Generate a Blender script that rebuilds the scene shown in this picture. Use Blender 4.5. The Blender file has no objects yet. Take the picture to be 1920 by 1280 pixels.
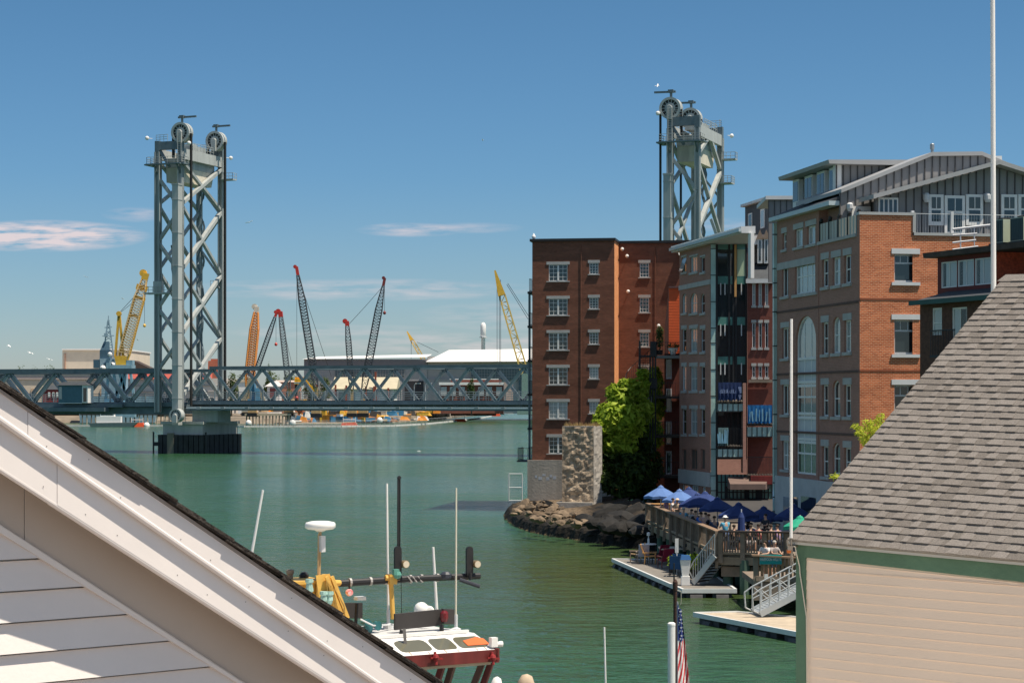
import bpy, bmesh, math, random
from mathutils import Vector, Matrix, noise as mnoise

# ------------------------------------------------------------------ camera, world, sun, exposure
F, HOR, H = 3800.0, 752.0, 9.5          # focal length in photo pixels, horizon row, eye height above the water
S = bpy.context.scene
C = S.collection
cam_d = bpy.data.cameras.new("camera"); cam = bpy.data.objects.new("camera", cam_d); C.objects.link(cam)
cam.location = (0, 0, H); cam.rotation_euler = (math.pi / 2, 0, 0)
cam_d.sensor_width = 36.0; cam_d.lens = 36.0 * F / 1920.0
cam_d.shift_y = (HOR - 640.0) / 1920.0
cam_d.clip_start = 0.5; cam_d.clip_end = 20000
S.camera = cam
S.view_settings.view_transform = 'Standard'; S.view_settings.look = 'None'
S.view_settings.exposure = 0.35; S.view_settings.gamma = 1.0
S.cycles.max_bounces = 6; S.cycles.diffuse_bounces = 4; S.cycles.glossy_bounces = 3
S.cycles.use_adaptive_sampling = True
S.cycles.sample_clamp_indirect = 6.0

SUN = Vector((0.36, -0.165, 0.918)).normalized()      # towards the sun
sl = bpy.data.lights.new("sun", 'SUN'); sl.energy = 4.8; sl.angle = math.radians(0.5); sl.color = (1.0, 0.90, 0.76)
so = bpy.data.objects.new("sun", sl); C.objects.link(so)
so.rotation_euler = SUN.to_track_quat('Z', 'Y').to_euler()

def make_world():
    w = bpy.data.worlds.new("World"); S.world = w; w.use_nodes = True
    nt = w.node_tree; N = nt.nodes; L = nt.links
    bg = N["Background"]; bg.inputs["Strength"].default_value = 0.10
    sky = N.new("ShaderNodeTexSky"); sky.sky_type = 'NISHITA'; sky.sun_disc = False
    sky.sun_elevation = math.asin(SUN.z); sky.sun_rotation = math.atan2(SUN.x, SUN.y)
    sky.altitude = 10; sky.air_density = 1.0; sky.dust_density = 0.4; sky.ozone_density = 2.5
    tc = N.new("ShaderNodeTexCoord")
    sep = N.new("ShaderNodeSeparateXYZ"); L.new(tc.outputs["Generated"], sep.inputs[0])
    # the deep, polarised blue of the low sky
    ramp = N.new("ShaderNodeValToRGB"); L.new(sep.outputs["Z"], ramp.inputs[0])
    e = ramp.color_ramp.elements
    e[0].position = 0.0; e[0].color = SKY_TINT[0]
    e[1].position = 0.30; e[1].color = (1.0, .93, .80, 1)
    for p_, c_ in ((0.05, SKY_TINT[1]), (0.11, SKY_TINT[2]), (0.20, SKY_TINT[3])):
        k = ramp.color_ramp.elements.new(p_); k.color = c_
    mul = N.new("ShaderNodeMix"); mul.data_type = 'RGBA'; mul.blend_type = 'MULTIPLY'; mul.inputs["Factor"].default_value = 1
    L.new(sky.outputs[0], mul.inputs["A"]); L.new(ramp.outputs[0], mul.inputs["B"])
    # a few flat streaks of cloud low over the far shore
    def m(op, a, b=None, c=None):
        n = N.new("ShaderNodeMath"); n.operation = op
        for i, x in enumerate((a, b, c)):
            if x is None: continue
            if isinstance(x, (int, float)): n.inputs[i].default_value = x
            else: L.new(x, n.inputs[i])
        return n.outputs[0]
    az = m('DIVIDE', sep.outputs["X"], sep.outputs["Y"]); el = m('DIVIDE', sep.outputs["Z"], sep.outputs["Y"])
    comb = N.new("ShaderNodeCombineXYZ"); L.new(m('MULTIPLY', az, 34), comb.inputs[0]); L.new(m('MULTIPLY', el, 260), comb.inputs[1])
    no = N.new("ShaderNodeTexNoise"); no.inputs["Scale"].default_value = 1.0; no.inputs["Detail"].default_value = 7; no.inputs["Roughness"].default_value = 0.58
    L.new(comb.outputs[0], no.inputs["Vector"])
    total = None
    #        centre az, el, half-width az, el, strength
    for ca, ce, wa, we, st in ((-0.232, 0.0815, 0.055, 0.0082, 1.9), (-0.185, 0.092, 0.018, 0.004, 0.55), (-0.05, 0.0845, 0.028, 0.0038, 0.75), (-0.018, 0.0855, 0.025, 0.003, 0.35),
                               (-0.075, 0.055, 0.095, 0.0060, 0.55), (-0.09, 0.0345, 0.06, 0.004, 0.35), (0.0, 0.042, 0.05, 0.008, 0.35), (0.10, 0.087, 0.03, 0.004, 0.3), (-0.02, 0.0285, 0.09, 0.006, 0.5)):
        da = m('DIVIDE', m('SUBTRACT', az, ca), wa); de = m('DIVIDE', m('SUBTRACT', el, ce), we)
        d2 = m('ADD', m('MULTIPLY', da, da), m('MULTIPLY', de, de))
        g = m('MULTIPLY', m('MAXIMUM', m('SUBTRACT', 1.0, d2), 0.0), st)
        total = g if total is None else m('ADD', total, g)
    nn = m('MULTIPLY', m('SUBTRACT', no.outputs["Fac"], 0.38), 3.2)
    fac = m('MULTIPLY', total, nn); fac = m('MINIMUM', m('MAXIMUM', fac, 0.0), 0.85)
    mix = N.new("ShaderNodeMix"); mix.data_type = 'RGBA'
    L.new(fac, mix.inputs["Factor"]); L.new(mul.outputs["Result"], mix.inputs["A"])
    mix.inputs["B"].default_value = CLOUD
    L.new(mix.outputs["Result"], bg.inputs["Color"])
SKY_TINT = ((0.60, 0.66, 0.80, 1), (0.47, 0.61, 0.76, 1), (0.365, 0.565, 0.735, 1), (0.325, 0.53, 0.66, 1))
CLOUD = (6.5, 5.5, 5.5, 1)
make_world()

# ------------------------------------------------------------------ measuring the photograph
EYE = Vector((0, 0, H))
def U(px, py, Y): return Vector(((px - 960) / F * Y, Y, H - (py - HOR) / F * Y))     # a point at depth Y
def G(px, py, h=0.0): return U(px, py, (H - h) * F / (py - HOR))                      # a point on the level h
class Plan:
    """an upright plane: origin (x, y), horizontal direction d, outward normal n (towards the viewer)"""
    def __init__(s, x, y, dx, dy):
        s.o = Vector((x, y, 0)); s.d = Vector((dx, dy, 0)).normalized(); s.n = Vector((s.d.y, -s.d.x, 0))
    def pt(s, u, h, o=0.0): return s.o + s.d * u + s.n * o + Vector((0, 0, h))
    def px(s, px, py, o=0.0):
        r = Vector(((px - 960) / F, 1, -(py - HOR) / F)); q = s.o + s.n * o
        t = (q - EYE).dot(s.n) / r.dot(s.n); p = EYE + r * t
        return (p - s.o).dot(s.d), p.z
    def rect(s, x0, x1, yt, yb, o=0.0):
        ym = (yt + yb) / 2; xm = (x0 + x1) / 2
        return s.px(x0, ym, o)[0], s.px(x1, ym, o)[0], s.px(xm, yb, o)[1], s.px(xm, yt, o)[1]
def at_px(px, z): return ((px - 960) / F * z, z)

# ------------------------------------------------------------------ mesh building
Z = Vector((0, 0, 1))
class MB:
    def __init__(s): s.v = []; s.f = []; s.m = []; s.cur = 0
    def add(s, pts, faces):
        b = len(s.v); s.v += [Vector(p) for p in pts]
        s.f += [tuple(b + i for i in f) for f in faces]; s.m += [s.cur] * len(faces); return s
    def poly(s, pts): return s.add(pts, [tuple(range(len(pts)))])
    def hexa(s, b, t): return s.add(list(b) + list(t), [(3, 2, 1, 0), (4, 5, 6, 7), (0, 1, 5, 4), (1, 2, 6, 5), (2, 3, 7, 6), (3, 0, 4, 7)])
    def ext(s, pts, vec):
        n = len(pts); vec = Vector(vec); q = [Vector(p) + vec for p in pts]
        return s.add(list(pts) + q, [tuple(range(n))[::-1], tuple(range(n, 2 * n))] + [(i, (i + 1) % n, n + (i + 1) % n, n + i) for i in range(n)])
    def box(s, c, size, ax=None):
        x = Vector(ax).normalized() if ax is not None else Vector((1, 0, 0)); y = Vector((-x.y, x.x, 0)); c = Vector(c)
        a, b, h = x * size[0] / 2, y * size[1] / 2, Z * size[2] / 2
        q = [c - a - b - h, c + a - b - h, c + a + b - h, c - a + b - h]
        return s.hexa(q, [p + h * 2 for p in q])
    def slab(s, P, u0, u1, h0, h1, o0, o1):
        """box in a Plan's frame"""
        q = [P.pt(u0, h0, o1), P.pt(u1, h0, o1), P.pt(u1, h0, o0), P.pt(u0, h0, o0)]
        return s.hexa(q, [p + Z * (h1 - h0) for p in q])
    def bar(s, p, q, w, h=None, side=None):
        p = Vector(p); q = Vector(q); h = w if h is None else h; d = (q - p)
        if d.length < 1e-6: return s
        d.normalize()
        sd = Vector(side) if side is not None else (Z.cross(d) if abs(d.z) < .95 else Vector((1, 0, 0)))
        sd = (sd - d * sd.dot(d)).normalized(); up = d.cross(sd)
        a = sd * w / 2; b = up * h / 2
        r = [-a - b, a - b, a + b, -a + b]
        return s.hexa([p + x for x in r], [q + x for x in r])
    def tube(s, p, q, r, r2=None, n=8):
        p = Vector(p); q = Vector(q); r2 = r if r2 is None else r2; d = (q - p)
        if d.length < 1e-6: return s
        d.normalize()
        a = d.orthogonal().normalized(); b = d.cross(a)
        c = [(a * math.cos(2 * math.pi * i / n) + b * math.sin(2 * math.pi * i / n)) for i in range(n)]
        return s.add([p + x * r for x in c] + [q + x * r2 for x in c],
                     [tuple(range(n))[::-1], tuple(range(n, 2 * n))] + [(i, (i + 1) % n, n + (i + 1) % n, n + i) for i in range(n)])
    def path(s, pts, r, n=6):
        for a, b in zip(pts[:-1], pts[1:]): s.tube(a, b, r, n=n)
        return s
    def lathe(s, c, prof, n=16, axis=None, caps=True):
        c = Vector(c); d = Vector(axis).normalized() if axis is not None else Z
        a = d.orthogonal().normalized(); b = d.cross(a); v = []; f = []
        for r, h in prof:
            v += [c + d * h + (a * math.cos(2 * math.pi * i / n) + b * math.sin(2 * math.pi * i / n)) * max(r, 1e-4) for i in range(n)]
        for k in range(len(prof) - 1):
            f += [(k * n + i, k * n + (i + 1) % n, (k + 1) * n + (i + 1) % n, (k + 1) * n + i) for i in range(n)]
        if caps: f += [tuple(range(n))[::-1], tuple(range((len(prof) - 1) * n, len(prof) * n))]
        return s.add(v, f)
    def ball(s, c, r, n=8, squash=1.0):
        m_ = max(4, n // 2); prof = [(r * math.sin(math.pi * k / m_), -r * squash * math.cos(math.pi * k / m_)) for k in range(m_ + 1)]
        return s.lathe(c, prof, n)
    def lattice(s, p, q, w0, w1, r, n, side, seg=5, diag=True):
        """four-chord lattice boom from p to q"""
        p = Vector(p); q = Vector(q); d = (q - p).normalized(); a = Vector(side); a = (a - d * a.dot(d)).normalized(); b = d.cross(a)
        def corner(t, k):
            w = (w0 + (w1 - w0) * t) / 2; c = p.lerp(q, t); sx, sy = ((-1, -1), (1, -1), (1, 1), (-1, 1))[k]
            return c + a * w * sx + b * w * sy
        for k in range(4): s.tube(corner(0, k), corner(1, k), r, n=seg)
        for i in range(n):
            t0, t1 = i / n, (i + 1) / n
            for k in range(4):
                s.tube(corner(t0, k), corner(t0, (k + 1) % 4), r * .6, n=4)
                if diag: s.tube(corner(t0, k), corner(t1, (k + 1) % 4), r * .6, n=4)
        return s
    def build(s, name, mats, parent=None, smooth=False, loc=None, **tags):
        root = parent
        while root is not None and root.parent is not None: root = root.parent
        off = Vector(root.location) if root is not None else (Vector(loc) if loc is not None else s.base())
        me = bpy.data.meshes.new(name)
        me.from_pydata([tuple(v - off) for v in s.v], [], s.f)
        if not isinstance(mats, (list, tuple)): mats = [mats]
        for m_ in mats: me.materials.append(m_)
        if len(mats) > 1: me.polygons.foreach_set("material_index", s.m)
        bm = bmesh.new(); bm.from_mesh(me); bmesh.ops.recalc_face_normals(bm, faces=bm.faces)
        uvl = bm.loops.layers.uv.new("UVMap")
        for f in bm.faces:
            n = f.normal
            if abs(n.z) > .85: t = Vector((1, 0, 0)); b2 = Vector((0, 1, 0))
            else:
                t = Vector((-n.y, n.x, 0)).normalized(); b2 = n.cross(t)
            for l in f.loops:
                co = l.vert.co + off; l[uvl].uv = (co.dot(t), co.dot(b2))
            if smooth: f.smooth = True
        bm.to_mesh(me); bm.free()
        o = bpy.data.objects.new(name, me); C.objects.link(o)
        if parent is not None: o.parent = parent
        else: o.location = off
        for k, v in tags.items(): o[k] = v
        return o
    def base(s):
        xs = [v.x for v in s.v]; ys = [v.y for v in s.v]; zs = [v.z for v in s.v]
        return Vector(((min(xs) + max(xs)) / 2, (min(ys) + max(ys)) / 2, min(zs)))

def thing(name, label, cat, loc, group=None):
    o = bpy.data.objects.new(name, None); C.objects.link(o); o.location = Vector(loc); o.empty_display_size = .2
    o["label"] = label; o["category"] = cat
    if group: o["group"] = group
    return o
def tag(o, label, cat, group=None):
    o["label"] = label; o["category"] = cat
    if group: o["group"] = group
    return o
def dup(root, loc, rotz=0.0, label=None, scale=None):
    def cp(o, parent):
        c = o.copy(); C.objects.link(c); c.parent = parent
        for ch in KIDS.get(o, list(o.children)): cp(ch, c)
        return c
    r = cp(root, None); r.location = Vector(loc); r.rotation_euler = (0, 0, rotz)
    if scale: r.scale = (scale,) * 3
    if label: r["label"] = label
    return r
KIDS = {}

# ------------------------------------------------------------------ materials
MC = {}
def mat(name, col, rough=.6, metal=0.0, var=.12, vs=1.5, bump=0.0, bs=20.0, spec=.4, streak=False, var2=None):
    if name in MC: return MC[name]
    m = bpy.data.materials.new(name); m.use_nodes = True; nt = m.node_tree; N = nt.nodes; L = nt.links; b = N["Principled BSDF"]
    b.inputs["Roughness"].default_value = rough; b.inputs["Metallic"].default_value = metal; b.inputs["Specular IOR Level"].default_value = spec
    tc = N.new("ShaderNodeTexCoord")
    if var:
        no = N.new("ShaderNodeTexNoise"); no.inputs["Scale"].default_value = vs; no.inputs["Detail"].default_value = 6; no.inputs["Roughness"].default_value = .65
        src = tc.outputs["Object"]
        if streak:
            mp = N.new("ShaderNodeMapping"); mp.inputs["Scale"].default_value = (1, 1, .12); L.new(src, mp.inputs[0]); src = mp.outputs[0]
        L.new(src, no.inputs["Vector"])
        r = N.new("ShaderNodeValToRGB"); r.color_ramp.elements[0].position = .3; r.color_ramp.elements[1].position = .7
        lo = var2 if var2 else tuple(c * (1 - var) for c in col)
        r.color_ramp.elements[0].color = (*lo, 1)
        r.color_ramp.elements[1].color = (*[min(1, c * (1 + var)) for c in col], 1)
        L.new(no.outputs["Fac"], r.inputs[0]); L.new(r.outputs[0], b.inputs["Base Color"])
    else: b.inputs["Base Color"].default_value = (*col, 1)
    if bump:
        n2 = N.new("ShaderNodeTexNoise"); n2.inputs["Scale"].default_value = bs; n2.inputs["Detail"].default_value = 5; L.new(tc.outputs["Object"], n2.inputs["Vector"])
        bp = N.new("ShaderNodeBump"); bp.inputs["Strength"].default_value = bump; bp.inputs["Distance"].default_value = .05
        L.new(n2.outputs["Fac"], bp.inputs["Height"]); L.new(bp.outputs[0], b.inputs["Normal"])
    MC[name] = m; return m
def brick(name, c1, c2, mortar, bw=.22, bh=.075, ms=.012, var=.25, rough=.85):
    if name in MC: return MC[name]
    m = bpy.data.materials.new(name); m.use_nodes = True; nt = m.node_tree; N = nt.nodes; L = nt.links; b = N["Principled BSDF"]
    b.inputs["Roughness"].default_value = rough; b.inputs["Specular IOR Level"].default_value = .2
    uv = N.new("ShaderNodeUVMap"); br = N.new("ShaderNodeTexBrick"); L.new(uv.outputs[0], br.inputs["Vector"])
    br.inputs["Scale"].default_value = 1; br.inputs["Brick Width"].default_value = bw; br.inputs["Row Height"].default_value = bh
    br.inputs["Mortar Size"].default_value = ms; br.inputs["Mortar Smooth"].default_value = .2; br.inputs["Bias"].default_value = 0
    br.inputs["Color1"].default_value = (*c1, 1); br.inputs["Color2"].default_value = (*c2, 1); br.inputs["Mortar"].default_value = (*mortar, 1)
    no = N.new("ShaderNodeTexNoise"); no.inputs["Scale"].default_value = 1; no.inputs["Detail"].default_value = 8; no.inputs["Roughness"].default_value = .7
    mp = N.new("ShaderNodeMapping"); mp.inputs["Scale"].default_value = (.35, 1.6, 1); L.new(uv.outputs[0], mp.inputs[0]); L.new(mp.outputs[0], no.inputs["Vector"])
    r = N.new("ShaderNodeMapRange"); r.inputs["From Min"].default_value = .3; r.inputs["From Max"].default_value = .7; r.inputs["To Min"].default_value = 1 - var; r.inputs["To Max"].default_value = 1 + var
    L.new(no.outputs["Fac"], r.inputs["Value"])
    mx = N.new("ShaderNodeMix"); mx.data_type = 'RGBA'; mx.blend_type = 'MULTIPLY'; mx.inputs["Factor"].default_value = 1
    L.new(br.outputs["Color"], mx.inputs["A"]); L.new(r.outputs[0], mx.inputs["B"]); L.new(mx.outputs["Result"], b.inputs["Base Color"])
    bp = N.new("ShaderNodeBump"); bp.inputs["Strength"].default_value = .5; bp.inputs["Distance"].default_value = .01; bp.invert = True
    L.new(br.outputs["Fac"], bp.inputs["Height"]); L.new(bp.outputs[0], b.inputs["Normal"])
    MC[name] = m; return m

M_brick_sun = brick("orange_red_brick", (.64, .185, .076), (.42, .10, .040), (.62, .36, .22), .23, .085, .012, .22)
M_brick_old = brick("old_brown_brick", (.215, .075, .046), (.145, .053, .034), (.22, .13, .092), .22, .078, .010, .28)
M_brick_lit = brick("sunlit_orange_brick", (.84, .34, .13), (.78, .30, .11), (.78, .45, .26), .22, .075, .008, .08)  # sun on the return wall is put into this brighter brick colour
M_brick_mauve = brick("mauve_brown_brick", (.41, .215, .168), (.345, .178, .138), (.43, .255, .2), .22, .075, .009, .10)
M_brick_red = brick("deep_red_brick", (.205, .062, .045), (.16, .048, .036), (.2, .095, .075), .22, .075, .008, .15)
M_steel = mat("blue_grey_bridge_paint", (.335, .365, .362), .5, .0, .24, .8, streak=True)
M_steel_pale = mat("pale_grey_bridge_paint", (.42, .44, .425), .5, .0, .16, .8, streak=True)
M_steel_dark = mat("slate_blue_bridge_paint", (.125, .165, .185), .5, .0, .22, .6)
M_black = mat("black_steel", (.018, .018, .02), .5, 0, .3)
M_cable = mat("greased_cable", (.02, .018, .017), .7, 0, .3)
M_counter = mat("stained_pale_concrete", (.60, .56, .46), .85, 0, .22, .9, streak=True)
M_conc = mat("weathered_concrete", (.36, .33, .29), .9, 0, .28, .7, .4, 6, streak=True)
M_conc_dark = mat("wet_dark_concrete", (.10, .095, .085), .8, 0, .35, .6, .3, 4, streak=True)
M_white = mat("white_paint", (.80, .79, .76), .5, 0, .04, 2)
M_white_metal = mat("white_metal", (.74, .75, .74), .4, 0, .06, 2)
M_trim = mat("pale_grey_trim", (.62, .63, .64), .6, 0, .06)
M_lintel = mat("grey_cast_stone", (.44, .43, .41), .8, 0, .12, 2)
M_granite = mat("grey_granite", (.50, .50, .49), .75, 0, .12, 1.2)
M_grey_batten = mat("grey_board_and_batten", (.255, .25, .25), .7, 0, .12, .9, streak=True)
M_grey_dark = mat("dark_slate_roofing", (.055, .062, .07), .75, 0, .2, 1.5)
M_glass = mat("dark_window_glass", (.02, .03, .035), .03, 0, 0, spec=.9)
M_blind = mat("curtained_window_glass", (.36, .40, .40), .08, 0, .18, 1.2, spec=.8, streak=True)
M_glass_teal = mat("teal_spandrel_glass", (.10, .26, .23), .08, 0, .15, 1.5, spec=.8)
M_glass_green = mat("sky_tinted_green_glass", (.40, .57, .53), .05, 0, .2, .8, spec=.8)  # base paled to stand in for sky mirrored in the glass
M_wood = mat("weathered_deck_wood", (.235, .185, .14), .85, 0, .28, 1.2, .2, 12)
M_wood_dark = mat("dark_wet_timber", (.05, .042, .035), .85, 0, .3, 1.2)
M_wood_new = mat("new_orange_timber", (.55, .30, .11), .7, 0, .15, 2)
M_plank = mat("bleached_dock_planks", (.47, .39, .29), .85, 0, .2, 1.4)
M_maroon = mat("maroon_paint", (.15, .024, .021), .45, 0, .45, 2.5, streak=True)
M_yellow = mat("yellow_crane_paint", (.72, .42, .05), .5, 0, .15, 1)
M_buff = mat("buff_yellow_mast_paint", (.74, .44, .10), .5, 0, .15, 3)
M_orange = mat("orange_paint", (.72, .17, .03), .55, 0, .15)
M_red = mat("red_paint", (.55, .04, .03), .5, 0, .12)
M_teal = mat("teal_paint", (.03, .26, .25), .5, 0, .15)
M_navy = mat("navy_canvas", (.02, .042, .15), .85, 0, .18, 2)
M_blue_canvas = mat("sun_bleached_blue_canvas", (.10, .19, .42), .85, 0, .15, 2)
M_green_canvas = mat("green_canvas", (.02, .33, .20), .8, 0, .1)
M_cream = mat("cream_cladding", (.66, .57, .45), .8, 0, .07, .3)
M_tan = mat("tan_sheet_roof", (.47, .42, .30), .8, 0, .12, .3)
M_wgrey = mat("grey_sheet_cladding", (.40, .39, .38), .7, 0, .08, .1)
M_wroof = mat("white_sheet_roof", (.80, .78, .75), .6, 0, .05, .05)
M_navyship = mat("haze_grey_ship_paint", (.26, .37, .44), .6, 0, .2, .5)

# ------------------------------------------------------------------ setting: water, shores, ground
def water_material():
    m = bpy.data.materials.new("harbour_water"); m.use_nodes = True; nt = m.node_tree; N = nt.nodes; L = nt.links; b = N["Principled BSDF"]
    tc = N.new("ShaderNodeTexCoord")
    def noise(scale, sx, sy, detail, rough=.55, dist=0.0):
        mp = N.new("ShaderNodeMapping"); mp.inputs["Scale"].default_value = (sx, sy, 1); L.new(tc.outputs["Object"], mp.inputs[0])
        n = N.new("ShaderNodeTexNoise"); n.inputs["Scale"].default_value = scale; n.inputs["Detail"].default_value = detail; n.inputs["Roughness"].default_value = rough; n.inputs["Distortion"].default_value = dist
        L.new(mp.outputs[0], n.inputs["Vector"]); return n.outputs["Fac"]
    patch = noise(.011, 1.0, .55, 5, .6, .6)
    r = N.new("ShaderNodeValToRGB"); r.color_ramp.elements[0].position = .36; r.color_ramp.elements[1].position = .64
    r.color_ramp.elements[0].color = WATER[0]; r.color_ramp.elements[1].color = WATER[1]
    L.new(patch, r.inputs[0])
    foam = noise(.16, .45, 1.0, 6, .72, .8)
    fr = N.new("ShaderNodeValToRGB"); fr.color_ramp.elements[0].position = .735; fr.color_ramp.elements[1].position = .78
    fr.color_ramp.elements[0].color = (0, 0, 0, 1); fr.color_ramp.elements[1].color = (1, 1, 1, 1); L.new(foam, fr.inputs[0])
    sp = N.new("ShaderNodeSeparateXYZ"); L.new(tc.outputs["Object"], sp.inputs[0]); ds = N.new("ShaderNodeVectorMath"); ds.operation = 'DISTANCE'; L.new(tc.outputs["Object"], ds.inputs[0]); ds.inputs[1].default_value = (14, 112, 0)   # olive tint near the docks stands in for mirrored buildings
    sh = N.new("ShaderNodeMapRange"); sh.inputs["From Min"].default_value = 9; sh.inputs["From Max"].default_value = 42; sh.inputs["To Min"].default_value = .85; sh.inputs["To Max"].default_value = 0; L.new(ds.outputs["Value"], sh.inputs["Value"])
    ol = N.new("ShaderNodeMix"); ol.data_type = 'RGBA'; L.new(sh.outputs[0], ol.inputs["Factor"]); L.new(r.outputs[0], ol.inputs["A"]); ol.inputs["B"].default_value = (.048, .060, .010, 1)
    mx = N.new("ShaderNodeMix"); mx.data_type = 'RGBA'; L.new(fr.outputs[0], mx.inputs["Factor"]); L.new(ol.outputs["Result"], mx.inputs["A"]); mx.inputs["B"].default_value = (.45, .5, .47, 1)
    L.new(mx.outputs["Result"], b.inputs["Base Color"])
    b.inputs["Roughness"].default_value = .13; b.inputs["IOR"].default_value = 1.33; b.inputs["Specular IOR Level"].default_value = WATER[2]
    a = None
    for h_, amp in ((noise(.36, .6, 1.0, 3, .6, .5), WATER[3] * .75), (noise(.10, .6, 1.0, 2, .5, .4), WATER[3] * 1.1), (noise(1.1, .55, 1.0, 3, .65, .3), WATER[3] * .46), (noise(3.4, .6, 1.0, 2, .6), WATER[3] * .10)):
        k = N.new("ShaderNodeMath"); k.operation = 'MULTIPLY_ADD'; L.new(h_, k.inputs[0]); k.inputs[1].default_value = amp; k.inputs[2].default_value = 0
        if a is not None: L.new(a.outputs[0], k.inputs[2])
        a = k
    wind = N.new("ShaderNodeMapRange"); wind.inputs["From Min"].default_value = .35; wind.inputs["From Max"].default_value = .65; wind.inputs["To Min"].default_value = .3; wind.inputs["To Max"].default_value = 1.25
    L.new(noise(.02, .6, 1.2, 4, .6, .5), wind.inputs["Value"])
    bp = N.new("ShaderNodeBump"); bp.inputs["Distance"].default_value = 1.0; L.new(wind.outputs[0], bp.inputs["Strength"])
    L.new(a.outputs[0], bp.inputs["Height"]); L.new(bp.outputs[0], b.inputs["Normal"])
    return m
WATER = ((.025, .080, .031, 1), (.038, .104, .068, 1), .17, .8)
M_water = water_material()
mb = MB()
xs = [-6000, -1500, -400, -150, -60, -20, 0, 20, 60, 150, 400, 1500, 6000]; ys = [-60, 20, 60, 100, 150, 250, 400, 700, 1200, 2500, 9000]
for i in range(len(xs) - 1):
    for j in range(len(ys) - 1):
        mb.poly([(xs[i], ys[j], 0), (xs[i + 1], ys[j], 0), (xs[i + 1], ys[j + 1], 0), (xs[i], ys[j + 1], 0)])
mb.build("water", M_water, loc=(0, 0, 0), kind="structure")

def shore_material():
    m = bpy.data.materials.new("tidal_rock"); m.use_nodes = True; nt = m.node_tree; N = nt.nodes; L = nt.links; b = N["Principled BSDF"]
    b.inputs["Roughness"].default_value = .85; b.inputs["Specular IOR Level"].default_value = .25
    geo = N.new("ShaderNodeNewGeometry"); sep = N.new("ShaderNodeSeparateXYZ"); L.new(geo.outputs["Position"], sep.inputs[0])
    no = N.new("ShaderNodeTexNoise"); no.inputs["Scale"].default_value = 1.3; no.inputs["Detail"].default_value = 8; no.inputs["Roughness"].default_value = .7; L.new(geo.outputs["Position"], no.inputs["Vector"])
    a = N.new("ShaderNodeMath"); a.operation = 'MULTIPLY_ADD'; L.new(no.outputs["Fac"], a.inputs[0]); a.inputs[1].default_value = .9; L.new(sep.outputs["Z"], a.inputs[2]); hf = N.new("ShaderNodeMath"); hf.operation = 'MULTIPLY'; hf.inputs[1].default_value = .5; L.new(a.outputs[0], hf.inputs[0]); a = hf
    r = N.new("ShaderNodeValToRGB"); L.new(a.outputs[0], r.inputs[0]); e = r.color_ramp.elements       # wrack and weed below the tide line, bare stone above
    e[0].position = .235; e[0].color = (.24, .17, .08, 1); e[1].position = 1.0; e[1].color = (.20, .15, .10, 1)
    for p_, c_ in ((.27, (.014, .012, .009, 1)), (.66, (.022, .018, .012, 1)), (.72, (.125, .088, .055, 1))): k = e.new(p_); k.color = c_
    n2 = N.new("ShaderNodeTexNoise"); n2.inputs["Scale"].default_value = 3.5; n2.inputs["Detail"].default_value = 5; L.new(geo.outputs["Position"], n2.inputs["Vector"])
    mr = N.new("ShaderNodeMapRange"); mr.inputs["From Min"].default_value = .3; mr.inputs["From Max"].default_value = .7; mr.inputs["To Min"].default_value = .45; mr.inputs["To Max"].default_value = 1.5; L.new(n2.outputs["Fac"], mr.inputs["Value"])
    wd = N.new("ShaderNodeMath"); wd.operation = 'MULTIPLY_ADD'; L.new(no.outputs["Fac"], wd.inputs[0]); wd.inputs[1].default_value = 3.0; L.new(sep.outputs["X"], wd.inputs[2])   # inner shore darkened for weed and for painted shade
    wr = N.new("ShaderNodeMapRange"); wr.inputs["From Min"].default_value = 6.4; wr.inputs["From Max"].default_value = 7.6; wr.inputs["To Min"].default_value = 1; wr.inputs["To Max"].default_value = .16; L.new(wd.outputs[0], wr.inputs["Value"])
    wm = N.new("ShaderNodeMath"); wm.operation = 'MULTIPLY'; L.new(mr.outputs[0], wm.inputs[0]); L.new(wr.outputs[0], wm.inputs[1]); mr = wm
    mx = N.new("ShaderNodeMix"); mx.data_type = 'RGBA'; mx.blend_type = 'MULTIPLY'; mx.inputs["Factor"].default_value = 1; L.new(r.outputs[0], mx.inputs["A"]); L.new(mr.outputs[0], mx.inputs["B"])
    L.new(mx.outputs["Result"], b.inputs["Base Color"])
    bp = N.new("ShaderNodeBump"); bp.inputs["Strength"].default_value = .8; bp.inputs["Distance"].default_value = .15; L.new(n2.outputs["Fac"], bp.inputs["Height"]); L.new(bp.outputs[0], b.inputs["Normal"])
    return m
M_shore = shore_material()
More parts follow.
